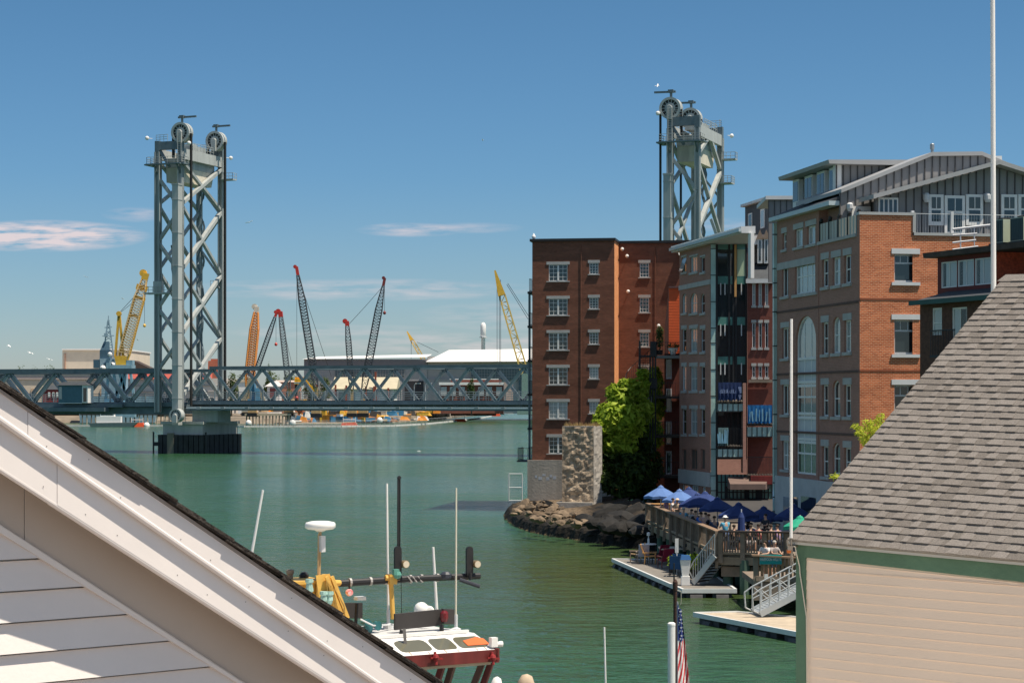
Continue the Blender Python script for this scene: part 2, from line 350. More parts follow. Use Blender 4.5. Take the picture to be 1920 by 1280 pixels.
def rocky_shore():
    key = [(2.6, 184), (0.9, 178), (-0.2, 173)] + [tuple(G(x, y, 0).xy) for x, y in ((946, 965), (950, 975), (957, 982), (975, 991), (996, 998), (1030, 1005), (1066, 1010), (1100, 1016), (1137, 1021), (1170, 1026), (1205, 1031), (1240, 1037))] + [(12.0, 122.5), (16.5, 121), (22, 121)]
    pts = []
    for (ax, ay), (bx, by) in zip(key[:-1], key[1:]):
        n = max(1, int(math.hypot(bx - ax, by - ay) / .55))
        pts += [(ax + (bx - ax) * i / n, ay + (by - ay) * i / n) for i in range(n)]
    pts.append(key[-1]); cx, cy = 13.5, 168.0; mb = MB(); rows = []
    levels = [(-.25, -.8), (0, .02), (.18, .34), (.35, .62), (.6, .8), (1.0, .88), (1.7, .92), (2.6, .98), (4, 1.05), (5.5, 1.12), (8, 1.25), (11, 1.5), (16, 1.9)]
    for x, y in pts:
        d = math.hypot(cx - x, cy - y); row = []
        for k, (t, h) in enumerate(levels):
            tt = min(t, d * .95); px, py = x + (cx - x) / d * tt, y + (cy - y) / d * tt
            q = Vector((px * .9, py * .9, h * 2))
            j = mnoise.noise(q) * .5 + mnoise.noise(q * 2.7) * .28
            amp = 0 if h <= 0.03 and k < 2 else min(1, .35 + .12 * k)
            row.append((px + j * .25 * amp + (mnoise.noise(Vector((px * 1.1, py * 1.1, 7))) * .28 if k < 6 else 0), py + j * .4 * amp, h + (j * .42 * amp if h > .1 else 0)))
        rows.append(row)
    b = [v for r in rows for v in r]; n = len(levels)
    mb.add(b, [(i * n + j, (i + 1) * n + j, (i + 1) * n + j + 1, i * n + j + 1) for i in range(len(rows) - 1) for j in range(n - 1)])
    mb.build("rocky_shore", M_shore, kind="structure")
rocky_shore()
M_ground = mat("dark_asphalt_paving", (.055, .05, .046), .9, 0, .2, .3)
MB().ext([(12.5, 172, -1), (14.4, 158.5, -1), (14.4, 115.5, -1), (16.9, 98.9, -1), (80, 110, -1), (80, 240, -1), (12.5, 240, -1)], (0, 0, 2.95)).build("ground", M_ground, kind="structure")
M_bounce_ground = mat("pale_bounce_ground", (.78, .72, .62), .9, 0, .08, .4)
MB().ext([(-40, -60, -1), (40, -60, -1), (40, 9.98, -1), (-40, 9.98, -1)], (0, 0, 2.98)).build("unseen_bounce_slab", mat("tan_bounce_ground", (.24, .20, .165), .9, 0, .15, .6), kind="structure")  # unseen ground, its tan chosen to set the bounce on the near gable
MB().ext([(-40, 10, -1), (40, 10, -1), (40, 52, -1), (2.4, 38, -1), (1.6, 26, -1), (-40, 25, -1)], (0, 0, 3.0)).build("unseen_bounce_slab", M_bounce_ground, kind="structure")  # unseen ground, widened and kept pale to throw light onto the shed wall

# far shore: land behind a waterline read from the photograph
M_land = mat("far_bank_earth", (.20, .165, .125), .95, 0, .6, .12)
def far_shore():
    key = [(-900, 798.5), (-200, 798), (200, 797.5), (480, 799), (640, 798.5), (740, 797), (800, 793), (850, 788.5), (900, 783), (940, 778), (985, 774.5), (1100, 772), (1500, 771), (2600, 770.5)]
    mb = MB(); top = []
    a = [G(x, y - 5, 0) for x, y in key]; rows = []
    for p in a:
        rows.append([p, p + Vector((0, 6, 1.2)), p + Vector((0, 14, 2.6)), p + Vector((0, 60, 3.2)), Vector((p.x * 2.0, 3600, 4))])
    n = 5; mb.add([v for r in rows for v in r], [(i * n + j, (i + 1) * n + j, (i + 1) * n + j + 1, i * n + j + 1) for i in range(len(rows) - 1) for j in range(n - 1)])
    mb.build("far_shore", M_land, kind="structure")
far_shore()

# ------------------------------------------------------------------ the lift bridge
PH = math.radians(20); A = Vector((math.cos(PH), -math.sin(PH), 0)); W = Vector((math.sin(PH), math.cos(PH), 0))   # along / across the bridge
TA, TW = 4.7, 15.5
F_L = Vector((*at_px(339, 369), 0)); F_R = Vector((*at_px(1308, 337), 0))
def rail(mb, pts, h=1.1, r=.035, step=1.8, mids=(.55,)):
    for p, q in zip(pts[:-1], pts[1:]):
        p = Vector(p); q = Vector(q); n = max(1, int(round((q - p).length / step)))
        for k in (h,) + tuple(mids): mb.tube(p + Z * k, q + Z * k, r, n=4)
        for i in range(n + 1): c = p.lerp(q, i / n); mb.tube(c, c + Z * h, r, n=4)
    return mb
def sheave(root, c, r, th):
    """great rope wheel with its axle across the bridge"""
    rim = MB().lathe(c - W * th / 2, [(r * .78, 0), (r, 0), (r, th * .12), (r * .95, th * .16), (r * .95, th * .84), (r, th * .88), (r, th), (r * .78, th), (r * .78, 0)], 28, W, False).build("wheel_rim", M_steel_pale, root)
    web = MB(); web.lathe(c - W * th * .3, [(r * .80, 0), (r * .80, th * .6)], 28, W); web.build("wheel_web", mat("dark_wheel_web", (.045, .052, .056), .6, 0, .2), rim)
    sp = MB()
    for k in range(14):
        a = 2 * math.pi * k / 14; d = A * math.cos(a) + Z * math.sin(a)
        sp.bar(c - W * th * .36 + d * r * .2, c - W * th * .36 + d * r * .8, .13, .12, W)
    sp.lathe(c - W * th * .44, [(r * .50, 0), (r * .50, .1)], 20, W); sp.build("spokes", M_steel, rim)
    hub = MB().lathe(c - W * th * .75, [(r * .22, 0), (r * .26, .05), (r * .26, th * .5)], 14, W)
    hub.bar(c - W * th * .62 - Z * r * 1.05, c - W * th * .62, .9, .5, A); hub.build("hub", M_steel_pale, rim)
    return rim
def make_tower(label, F0, mirror, box_top):
    L_, R_, B_ = F0 - A * TA, F0 + W * TW, F0 - A * TA + W * TW
    root = thing("lift_tower", label, "bridge tower", F0 - A * TA / 2 + W * TW / 2, "lift towers of the bridge")
    top = 55.0
    for p, s in ((F0, .9), (L_, 1.05), (R_, 1.05), (B_, .9)):
        mb = MB(); mb.box(p + Z * (7.5 + top) / 2, (s, s * .42, top - 7.5), A); mb.box(p + Z * (7.5 + top) / 2 - A * (s * .38), (s * .24, s, top - 7.49), A); mb.box(p + Z * (7.5 + top) / 2 + A * (s * .38), (s * .24, s, top - 7.49), A)
        mb.build("leg", M_steel, root)
    # bracing: X panels on the wide faces, zigzags on the narrow ones
    k = 0
    def br(p, hp, q, hq, m, w=.62):
        nonlocal k; k += 1
        d = W if abs((q - p).normalized().dot(A)) > .8 else A
        MB().bar(p + Z * hp, q + Z * hq, w, w * .8 + .012 * (k % 5), d).build("brace", m, root)
    lv = [53.4, 45.4, 33.4, 21.6, 10.2]
    for a_, b_, m in ((F0, R_, M_steel_pale), (L_, B_, M_steel)):
        if mirror and a_ is F0:
            mid = F0 + W * TW * .5
            br(mid, 54.6, F0, 50.6, m); br(mid, 54.6, R_, 49.4, m)
            lv2 = [49.4, 38.2, 27.0, 16.0, 9]
        else: lv2 = lv
        for h0, h1 in zip(lv2[:-1], lv2[1:]): br(a_, h1, b_, h0, m, .74 if a_ is F0 else .56); br(a_, h0, b_, h1, M_steel, .6)
    zl = [50.4, 44.6, 38.6, 32.6, 26.5, 20.9, 15.2, 10.2]
    for a_, b_ in ((L_, F0), (B_, R_)):
        for i in range(len(zl) - 1): br(a_ if i % 2 == 0 else b_, zl[i], b_ if i % 2 == 0 else a_, zl[i + 1], M_steel, .62 if a_ is L_ else .42)
    # head frame
    hd = MB()
    for p, q in ((F0, R_), (L_, B_)): hd.bar(p + Z * 54.6 + W * .4, q + Z * 54.6 - W * .4, .7, 1.9, A)
    hd.build("head_girder", M_steel_pale, root)
    hd = MB()
    for p, q in ((L_, F0), (B_, R_)): MB().bar(p + Z * 56.1 - A * .4, q + Z * 56.1 + A * .4, .8, 1.5, W).build("cross_girder", M_steel_dark, root)
    for p in (F0, L_, R_, B_): MB().box(p + Z * 56, (.9, .9, 2.0), A).build("leg_cap", M_steel_dark, root)
    hd.bar(L_ + Z * 55.9, L_ + Z * 52.2 + A * 2.4, .45, .45); hd.build("head_frame", M_steel_dark, root)
    mh = MB(); mh.box((F0 + L_) / 2 + W * TW * .55 + Z * 56.1, (3.0, 5.0, 1.2), A); mh.box((F0 + L_) / 2 + W * TW * .5 + Z * 56.95, (1.6, 2.0, .6), A); mh.build("machinery_house", M_steel, root)
    mc = (F0 + L_) / 2 + W * TW / 2
    cwt = MB(); cwt.box(mc + Z * 53.1, (3.5, 12.2, 1.7), A); cwt.build("counterweight_frame", M_steel, root)
    q0 = [mc - A * 1.7 - W * 5.8 + Z * 49.6, mc + A * 1.7 - W * 5.8 + Z * 49.6, mc + A * 1.7 + W * 5.0 + Z * 49.6, mc - A * 1.7 + W * 5.0 + Z * 49.6]
    q1 = [mc - A * 1.7 - W * 6.0 + Z * 52.24, mc + A * 1.7 - W * 6.0 + Z * 52.24, mc + A * 1.7 + W * 6.0 + Z * 52.24, mc - A * 1.7 + W * 6.0 + Z * 52.24]
    MB().hexa(q0, q1).build("counterweight", M_counter, root)
    sx = -1 if mirror else 1; wl, wr = (L_, B_) if mirror else (F0, R_)
    for c in (wl + W * .5, wr - W * 2.0):
        sheave(root, c + Z * 58.4, 1.85, 1.7)
        for dx in (-.22, .22):
            pass
        MB().bar(c + A * sx * 1.85 + Z * 58.2, c + A * sx * 1.85 + Z * (8.6 if not mirror else 11), .28, .5, A).build("hoist_rope", M_cable, root)
        MB().bar(c - A * sx * 1.80 + Z * 58.2, c - A * sx * 1.80 + Z * 53.9, .3, .6, A).build("counterweight_rope", M_cable, root)
        d = MB(); d.tube(c + Z * 60.0, c + Z * 61.2, .22, n=8); d.bar(c - A * sx * .8 + Z * 61.2, c + A * sx * 2.9 + Z * 61.25, .3, .32); d.box(c + Z * 61.3, (.9, .8, .5), A); d.build("davit", M_steel_dark, root)
    g = wl - W * 1.35
    MB().box(g + Z * (5.2 + box_top) / 2, (1.25, 1.5, box_top - 5.2), A).build("guide_shaft", M_steel_pale if not mirror else M_steel, root)
    b = MB()
    for h in range(10, int(box_top), 6): b.box(g + Z * h, (1.36, 1.62, .16), A)
    b.box(g + Z * box_top, (1.4, 1.7, .3), A); b.build("shaft_band", M_steel, root)
    pl = MB(); po = 1.5
    ring = [L_ - A * po + W * 2.5, L_ - A * po - W * po, F0 + A * .9 - W * po, F0 + A * .9 + W * 1.2]
    pl.bar(ring[0] + Z * 52.6, ring[1] + Z * 52.6, 1.1, .22); pl.bar(ring[1] + Z * 52.6, ring[2] + Z * 52.605, 1.1, .22); pl.bar(ring[2] + Z * 52.6, ring[3] + Z * 52.61, 1.1, .22)
    for p in (L_, F0): pl.bar(p + Z * 52.5 - W * po, p + Z * 50.8, .22, .22)
    pl.build("walkway", M_steel_dark, root)
    r_ = rail(MB(), [p + Z * 52.7 for p in ring], 1.25, .05, 1.3, (.4, .8))
    rr = [F0 + Z * 55.6 + A * .3 + W * 3.2, R_ + Z * 55.6 + A * .3 - W * 3.6]; rail(r_, rr, 1.3, .05, 1.2, (.45, .9)); rail(r_, [p - A * (TA + .6) for p in rr], 1.3, .05, 1.2, (.45, .9))
    rail(r_, [L_ + Z * 56.9 - A * .4, L_ + Z * 56.9 + A * 2.2 - W * .4], 1.2, .05, .8, (.4, .8))
    rail(r_, [R_ + Z * 57.0 - W * .6, R_ + Z * 57.0 + W * .5, B_ + Z * 57 + W * .5], 1.2, .05, 1.0, (.4, .8))
    r_.build("railing", M_steel_pale, root)
    lad = MB(); c = wl - W * .9 + A * .2
    for dx in (-.35, .35): lad.tube(c + A * dx + Z * 52.7, c + A * dx + Z * 58.4, .06, n=4)
    for i in range(14): lad.tube(c - A * .35 + Z * (53 + i * .4), c + A * .35 + Z * (53 + i * .4), .035, n=4)
    lad.build("ladder", M_steel_pale, root)
    p2 = MB(); c = R_ + A * 1.6 + Z * 51.3
    p2.box(c, (2.4, 1.6, .25), A); rail(p2, [c - W * .8 - A * 1.2, c - W * .8 + A * 1.2, c + W * .8 + A * 1.2], 1.2, .05, .8, (.6,))
    if not mirror:
        p2.build("service_platform", M_steel_pale, root); p2 = MB(); c = L_ - A * 1.2 + Z * 29.2; p2.box(c + A * 1.4, (5.2, 1.8, .3), A); p2.box(c + A * 1.4 - W * .2 + Z * 1.2, (1.6, 1.1, 2.0), A); rail(p2, [c - A * 1.1 - W * .9, c + A * 3.9 - W * .9], 1.2, .05, .9, (.6,))
        p2.build("service_platform", M_steel_pale, root); p2 = MB(); c = R_ - A * 1.0 + Z * 31.0; p2.box(c, (1.8, 1.6, .2), A); rail(p2, [c - A * .9 - W * .8, c + A * .9 - W * .8], 1.3, .05, .6, (.6,)); p2.box(c + Z * .5, (.6, .6, 1.0), A)
    else:
        p2.build("service_platform", M_steel_pale, root); p2 = MB(); c = R_ + A * 1.2 + Z * 47.2; p2.box(c, (2.0, 2.4, .25), A); rail(p2, [c - W * 1.2 - A, c - W * 1.2 + A, c + W * 1.2 + A], 1.2, .05, .7, (.4, .8))
        for i in range(9): q = F0 + A * (1.5 + i * .7) + W * (3 + i * .5) + Z * (40 - i * 2.6); p2.bar(q, q + A * .9 + W * .6 - Z * 2.9, .12, .5, W)
    p2.build("service_platform", M_steel_pale, root)
    lm = MB()
    for c in (L_ + Z * 57.6 - A * 2.0 - W * .5, R_ + Z * 55.4 + A * 2.0, wl + Z * 56.4 + A * 1.7): MB().ball(c, .38, 10).tube(c, c + (mc + Z * c.z - c) * .12, .05, n=4).build("navigation_light", M_white, root)
    ch = MB()
    for j in range(2):
        b0 = mc + W * (2.2 + j * 1.2) + A * .6; pr = None
        for i in range(34):
            h = 49.5 - i * (1.05 if j else .85); p = b0 + A * (math.sin(i * 1.1) * .32) + W * (math.cos(i * .9) * .3) + Z * h
            if pr is not None: ch.bar(pr, p, .36, .2)
            pr = p
    ch.build("cable_chain", M_steel_dark, root)
    if not mirror:
        a = B_ - A * .2 - W * 1.2; c2 = MB()
        pts = [L_ + A * 1.1 + W * (3 + .3 * math.sin(i)) + Z * (38.2 - i * .75 - .02 * i * i) + A * (.05 * i) for i in range(13)]
        for p, q in zip(pts[:-1], pts[1:]): c2.bar(p, q, .28, .3)
        c2.build("cable_chain", M_steel_dark, root)
    return root
make_tower("grey steel lift tower standing whole above the water behind the yellow crane", F_L, False, 48.8)
make_tower("grey steel lift tower with its foot hidden behind the brown brick block", F_R, True, 47.2)

TN = Plan(F_L.x + W.x * 1.0, F_L.y + W.y * 1.0, A.x, A.y)      # plane of the near truss
def truss_span(name, label, tops, bots, hb, ht, wd, strip):
    root = thing(name, label, "bridge", TN.pt((tops[0] + tops[-1]) / 2, hb, -6.5))
    for off, nm in ((0.0, "truss"), (-13.3, "truss")):
        m = M_steel_dark
        u0, u1 = min(tops[0], bots[0]), max(tops[-1], bots[-1])
        MB().slab(TN, tops[0] - .6, tops[-1] + .6, ht - wd * .52, ht + wd * .48, off - wd * .45, off + wd * .45).build("top_chord", m, root)
        MB().slab(TN, u0, u1, hb - wd * .5, hb + wd * .5, off - wd * .46, off + wd * .46).build("bottom_chord", m, root)
        nodes = sorted([(u, 1) for u in tops] + [(u, 0) for u in bots]); k = 0
        for (ua, ta), (ub, tb) in zip(nodes[:-1], nodes[1:]):
            if ta == tb: continue
            p = TN.pt(ua, ht - wd * .4 if ta else hb + wd * .35, off); q = TN.pt(ub, ht - wd * .4 if tb else hb + wd * .35, off); k += 1
            d = (q - p).normalized(); sd = TN.n.cross(d).normalized(); b = MB(); w2 = wd * .78
            b.bar(p, q, w2 * .94, .10 + .004 * (k % 3), sd)
            for s_ in (-1, 1): b.bar(p + sd * s_ * w2 * .5, q + sd * s_ * w2 * .5, .10, wd * .62, sd)      # an H section: web and two flanges
            b.build("diagonal", M_steel, root)
        gs = MB()
        for u, t in nodes:
            h = ht - wd * .55 if t else hb + wd * .55; s_ = -1 if t else 1
            pts = [TN.pt(u - wd * 1.25, h, off + .06), TN.pt(u + wd * 1.25, h, off + .06), TN.pt(u + wd * .65, h + s_ * wd * 1.0, off + .06), TN.pt(u - wd * .65, h + s_ * wd * 1.0, off + .06)]
            gs.ext(pts, -TN.n * .12)
        gs.build("gusset", m, root)
    lat = MB()
    for a_, b_ in zip(tops[:-1], tops[1:]): lat.bar(TN.pt(a_, ht - .1, -.4), TN.pt(b_, ht - .1, -12.9), .3, .3); lat.bar(TN.pt(a_, ht - .12, -.4), TN.pt(a_, ht - .12, -12.9), .35, .35)
    lat.build("top_lateral", M_steel_dark, root)
    u0, u1 = bots[0], bots[-1]
    dk = MB().slab(TN, u0, u1, hb - .35, hb + .45, -12.8, -.5)
    for i in range(int((u1 - u0) / 4)): dk.slab(TN, u0 + i * 4, u0 + i * 4 + .35, hb - 1.3, hb - .352, -12.7, -.6)
    dk.build("deck", M_steel_dark, root)
    rl = MB()
    for o in (-.9, -12.4): rail(rl, [TN.pt(u0, hb + .45, o), TN.pt(u1, hb + .45, o)], 1.5, .05, 2.4, (.35, .75, 1.1))
    for i in range(int((u1 - u0) / 2.45)): rl.box(TN.pt(u0 + i * 2.45, hb + 1.3, -.9), (.16, .16, 1.7), A)
    rl.build("railing", M_steel, root)
    if strip:
        w = MB().slab(TN, u0 + .4, u1, hb - 1.35, hb - .62, .5, 1.5); w.build("side_walkway", M_steel_dark, root)
        w = MB().slab(TN, u0 + .4, u1, hb - 1.02, hb - .80, 1.51, 1.62); w.build("light_pipe", M_white_metal, root)
        w = MB()
        for i in range(int((u1 - u0) / 4.9)): w.slab(TN, u0 + 2.6 + i * 4.9, u0 + 3.3 + i * 4.9, hb - 1.12, hb - .70, 1.5, 1.68)
        w.build("pipe_clamp", M_steel, root)
    return root
ta, tb = TN.px(491.8, 690)[0], TN.px(983, 684)[0]; PN = (tb - ta) / 5
tops = [ta - PN + i * PN for i in range(10)]; bots = [ta - 1.5 * PN + i * PN for i in range(10)]
uend = (F_R - F_L).dot(A) - TA - 1.2
tops = [u for u in tops if u < uend]; bots = [u for u in bots if u < uend] + [uend]
BR_LIFT = truss_span("bridge_lift_span", "slender blue grey truss span lowered between the two lift towers", tops, bots, 9.2, 15.55, .56, True)
ta, tb = TN.px(290, 694)[0], TN.px(18, 700)[0]; PN2 = (ta - tb) / 3
tops = [ta - i * PN2 for i in range(9)][::-1]; bots = [ta - (i + .5) * PN2 for i in range(9)][::-1] + [ta + PN2 * .42]
BR_SIDE = truss_span("bridge_side_span", "heavier blue truss span running off beyond the shingled gable", tops, bots, 8.9, 15.15, .84, False)
MB().slab(TN, tops[-1], TN.px(400, 692)[0], 14.8, 15.35, -1.0, -.4).build("tie_girder", M_steel_dark, BR_LIFT)
gd = MB().slab(TN, tops[0], bots[-1] - 1, 7.1, 8.38, -12.5, -.3); gd.slab(TN, tops[0], TN.px(208, 770)[0], 7.6, 8.36, .55, 2.4); gd.slab(TN, tops[0], TN.px(235, 770)[0], 8.4, 9.0, .6, 1.2)
gd.build("floor_girder", M_steel_dark, BR_SIDE)
def control_booth():
    u0, u1, h0, h1 = TN.rect(115, 170, 722, 756, 1.6); c = TN.pt((u0 + u1) / 2, h0, .9)
    r = thing("control_booth", "small slate blue cabin with hipped roof on the side of the bridge", "cabin", c)
    b = MB().slab(TN, u0, u1 - 1.2, h0 + .1, h1, .62, 2.6); b.build("wall", mat("slate_blue_cabin_paint", (.075, .155, .20), .6, 0, .1), r)
    b = MB().slab(TN, u1 - 1.198, u1, h0 + .1, h1, .62, 2.6); b.slab(TN, u0 + .03, u1 - 1.2, h0, h0 + .098, .6, 2.62); wl = b.build("end_wall", M_white, r)
    MB().slab(TN, u1 - .95, u1 - .25, h0 + .3, h1 - .5, 2.58, 2.63).build("window", M_glass, wl)
    MB().slab(TN, u0 + .15, u0 + .75, h0 + .8, h1 - .3, 2.58, 2.64).build("window", M_blind, r)
    q = [TN.pt(u0 - .25, h1, 2.95), TN.pt(u1 + .25, h1, 2.95), TN.pt(u1 + .25, h1, .3), TN.pt(u0 - .25, h1, .3)]
    t = [TN.pt(u0 + .7, h1 + .62, 1.9), TN.pt(u1 - 1.0, h1 + .62, 1.9), TN.pt(u1 - 1.0, h1 + .62, 1.3), TN.pt(u0 + .7, h1 + .62, 1.3)]
    MB().hexa(q, t).build("roof", M_grey_dark, r)
control_booth()
def lamp_post(p, lab):
    r = MB(); r.tube(p, p + Z * 2.6, .05, n=6); r.path([p + Z * 2.6, p + Z * 2.95 + A * .2, p + Z * 3.0 + A * .9], .05); r.box(p + A * .95 + Z * 2.98, (.5, .2, .12), A)
    tag(r.build("lamp_post", M_white_metal), lab, "lamp post")
lamp_post(TN.pt(TN.px(770, 740)[0], 9.65, -1.6), "short white lamp post on the bridge walkway, before the dark shed door")
lamp_post(TN.pt(TN.px(791, 740)[0], 9.65, -1.6), "short white lamp post on the bridge, just past the dark shed door")

def pier(F0, label, mirror):
    mc = F0 - A * TA / 2 + W * TW / 2; r = thing("bridge_pier", label, "pier", mc - Z * .5, "piers under the lift towers")
    s = -1 if mirror else 1
    c = mc + A * s * 2.2
    MB().box(c + Z * 4.4, (8.2, 13.6, 2.6), A).box(c + Z * 5.55, (8.8, 14.2, .5), A).build("cap", mat("pale_pier_concrete", (.46, .45, .42), .85, 0, .22, .6, streak=True), r)
    MB().box(c + Z * 1.2 - W * .2, (8.0, 13.2, 3.9), A).build("shaft", M_conc_dark, r)
    fd = MB()
    for i in range(9):
        if i == 2: continue
        fd.box(c - W * 7.4 + A * (-4.2 + i * 1.06) + Z * 1.7, (.9, .5, 3.4), A)
    for i in range(8): fd.box(c + A * 4.6 + W * (-6.4 + i * 1.8) + Z * 1.7, (.5, 1.5, 3.4), A); fd.box(c - A * 4.6 + W * (-6.4 + i * 1.8) + Z * 1.7, (.5, 1.5, 3.4), A)
    fd.build("fender_panel", mat("black_fender_timber", (.028, .028, .030), .7, 0, .4, .8), r)
    po = MB()
    for p in (-5.6, 5.2): po.tube(c - W * 7.6 + A * p - Z * 1, c - W * 7.6 + A * p + Z * 3.9, .16, n=8)
    po.box(c - W * 7.5 - A * 5.0 + Z * 1.7, (1.2, .6, .7), A); po.build("fender_pile", M_black, r)
    MB().box(c - W * 7.55 - A * 2.05 + Z * 1.6, (1.35, .3, 4.2), A).build("bare_panel", mat("stained_pier_face", (.20, .175, .13), .85, 0, .35, .5, streak=True), r)
    hs = MB(); hs.box(c + A * s * 4.2 + W * -3.6 + Z * 7.05, (5.2, 5, 2.7), A); hs.box(c + A * s * 4.2 + W * -3.6 + Z * 8.45, (5.6, 5.4, .12), A); hs.build("bearing_house", M_steel, r)
    if not mirror:
        sheave(r, F0 + A * .9 - W * 3.0 + Z * 6.95, 1.25, 1.3)
        rl = MB(); rail(rl, [c - W * 6.8 - A * 3.9 + Z * 5.7, c - W * 6.8 + A * .6 + Z * 5.7], 1.2, .05, 1.0, (.4, .8)); lad = c - W * 6.8 - A * .6
        for dx in (-.3, .3): rl.tube(lad + A * dx + Z * 5.6, lad + A * dx + Z * 9.6, .06, n=4)
        for i in range(9): rl.tube(lad - A * .3 + Z * (5.9 + .4 * i), lad + A * .3 + Z * (5.9 + .4 * i), .04, n=4)
        rl.build("railing", M_steel_pale, r)
pier(F_L, "concrete pier with black fender panels under the tower in open water", False)
pier(F_R, "concrete pier under the second tower, hidden behind the brick block", True)

# ------------------------------------------------------------------ the shipyard on the far bank
def blk(x0, x1, yt, yb, Y, depth, mb=None):
    """box whose front face covers the photo rectangle at distance Y"""
    a = U(x0, yb, Y); b = U(x1, yt, Y); mb = mb or MB()
    mb.hexa([(a.x, Y, a.z), (b.x, Y, a.z), (b.x, Y + depth, a.z), (a.x, Y + depth, a.z)], [(a.x, Y, b.z), (b.x, Y, b.z), (b.x, Y + depth, b.z), (a.x, Y + depth, b.z)])
    return mb
def pan(x0, x1, yt, yb, Y, t=.3, mb=None):
    return blk(x0, x1, yt, yb, Y - t, t - .02, mb)
def gable(x0, x1, ye, yr, Y, depth, over=1.0, mb=None, inset=0.0):
    """roof with its ridge along the picture: eaves at ye, ridge at yr (both read at the front face)"""
    a = U(x0, ye, Y); b = U(x1, ye, Y); hr = U(x0, yr, Y).z; mb = mb or MB()
    lo = [(a.x - over, Y - over, a.z), (b.x + over, Y - over, a.z), (b.x + over, Y + depth, a.z), (a.x - over, Y + depth, a.z)]
    hi = [(a.x - over + inset, Y + depth * .5, hr), (b.x + over - inset, Y + depth * .5, hr), (b.x + over - inset, Y + depth * .5 + .3, hr), (a.x - over + inset, Y + depth * .5 + .3, hr)]
    return mb.hexa(lo, hi)

# great grey shed with a white roof
Y0 = 1010
r = thing("ship_hall", "huge grey ship hall with shallow white roof and black roller door, behind the bridge", "industrial hall", U(780, 770, Y0))
blk(570, 801, 673, 775, Y0, 90).build("wall", M_wgrey, r)
blk(801.3, 1060, 668, 775, Y0 + .6, 90).build("wall", M_wgrey, r)
MB().hexa([U(566, 673, Y0 - 2), U(801, 669, Y0 - 2), U(801, 669, Y0 + 92), U(566, 673, Y0 + 92)], [U(598, 668.5, Y0 + 5), U(810, 664, Y0 + 5), U(810, 664, Y0 + 80), U(598, 668.5, Y0 + 80)]).build("roof", M_wroof, r)
MB().hexa([U(798, 678, Y0 - 4), U(1062, 677, Y0 - 4), U(1062, 677, Y0 + 92), U(798, 678, Y0 + 92)], [U(842, 656, Y0 + 5), U(1062, 653, Y0 + 5), U(1062, 653, Y0 + 80), U(842, 656, Y0 + 80)]).build("roof", M_wroof, r)
pan(570, 801, 675.5, 689, Y0, .5).build("dark_band", mat("dark_grey_cladding", (.21, .20, .21), .7, 0, .05), r)  # upper strip of the wall in a darker grey
pan(759, 794, 714, 760, Y0, .6).build("roller_door", mat("black_roller_door", (.03, .03, .034), .6, 0, .2), r)
pan(798, 884, 710, 760, Y0, .5).build("lower_panel", mat("mid_grey_cladding", (.36, .35, .34), .7, 0, .06), r)
for x0, x1, y0_, y1_ in ((628, 758, 692, 706), (883, 990, 691, 712), (972, 990, 712, 755)):
    n = int((x1 - x0) / 5); f = pan(x0, x1, y0_, y1_, Y0, .35).build("window_band", mat("blue_grey_glazing", (.11, .15, .17), .2, 0, .1), r)
    g = MB()
    for i in range(n + 1): pan(x0 + (x1 - x0) * i / n - .25, x0 + (x1 - x0) * i / n + .25, y0_, y1_, Y0, .55, g)
    for k in range(1, 4): pan(x0, x1, y0_ + (y1_ - y0_) * k / 4 - .25, y0_ + (y1_ - y0_) * k / 4 + .25, Y0, .5, g)
    g.build("glazing_bars", M_wgrey, f)
# tan-roofed workshop with rust-red columns
Y1 = 880
r = thing("workshop", "low white workshop with tan roof and rust red columns, behind the bridge truss", "workshop", U(690, 770, Y1))
blk(629, 737, 729, 775, Y1, 30).build("wall", M_white, r)
gable(627, 738, 729, 706, Y1, 34, 1.4).build("roof", M_tan, r)
for i, (x, t) in enumerate(((594, 721), (629, 721), (649, 722), (686, 724), (701, 724), (704, 697), (728, 727))):
    pan(x - 1.6, x + 1.6, t, 760, Y1, 1.2 + .05 * i).build("column", mat("rust_red_steel", (.30, .07, .04), .7, 0, .2), r)
for x in (640, 660, 694): pan(x - 5, x + 5, 736, 752, Y1, .3).build("window", mat("dull_pane", (.30, .33, .34), .3, 0, .1), r)
# brick and white office
Y2 = 930
r = thing("office_building", "long low brick office with white bands and tall pale windows", "office", U(890, 770, Y2))
M_fbrick = mat("far_red_brick", (.24, .085, .06), .85, 0, .15, .3)
blk(826, 944, 722, 775, Y2, 20).build("wall", M_fbrick, r)
blk(845, 940, 711.5, 722, Y2 + 4, 14).build("upper_wall", M_fbrick, r)
b = pan(823, 946, 716.5, 721.5, Y2, .9); pan(843, 935, 709.7, 711.6, Y2, .4, b); b.build("white_band", M_white, r)
for x in (832, 849, 866, 883, 902, 917, 936): pan(x - 5.5, x + 5.5, 725, 741, Y2, .4).build("window", mat("pale_far_window", (.47, .48, .48), .4, 0, .12), r)
pan(945.5, 962, 716, 760, Y2, 2).build("end_bay", mat("pink_striped_panel", (.55, .40, .34), .7, 0, .25, .6), r)
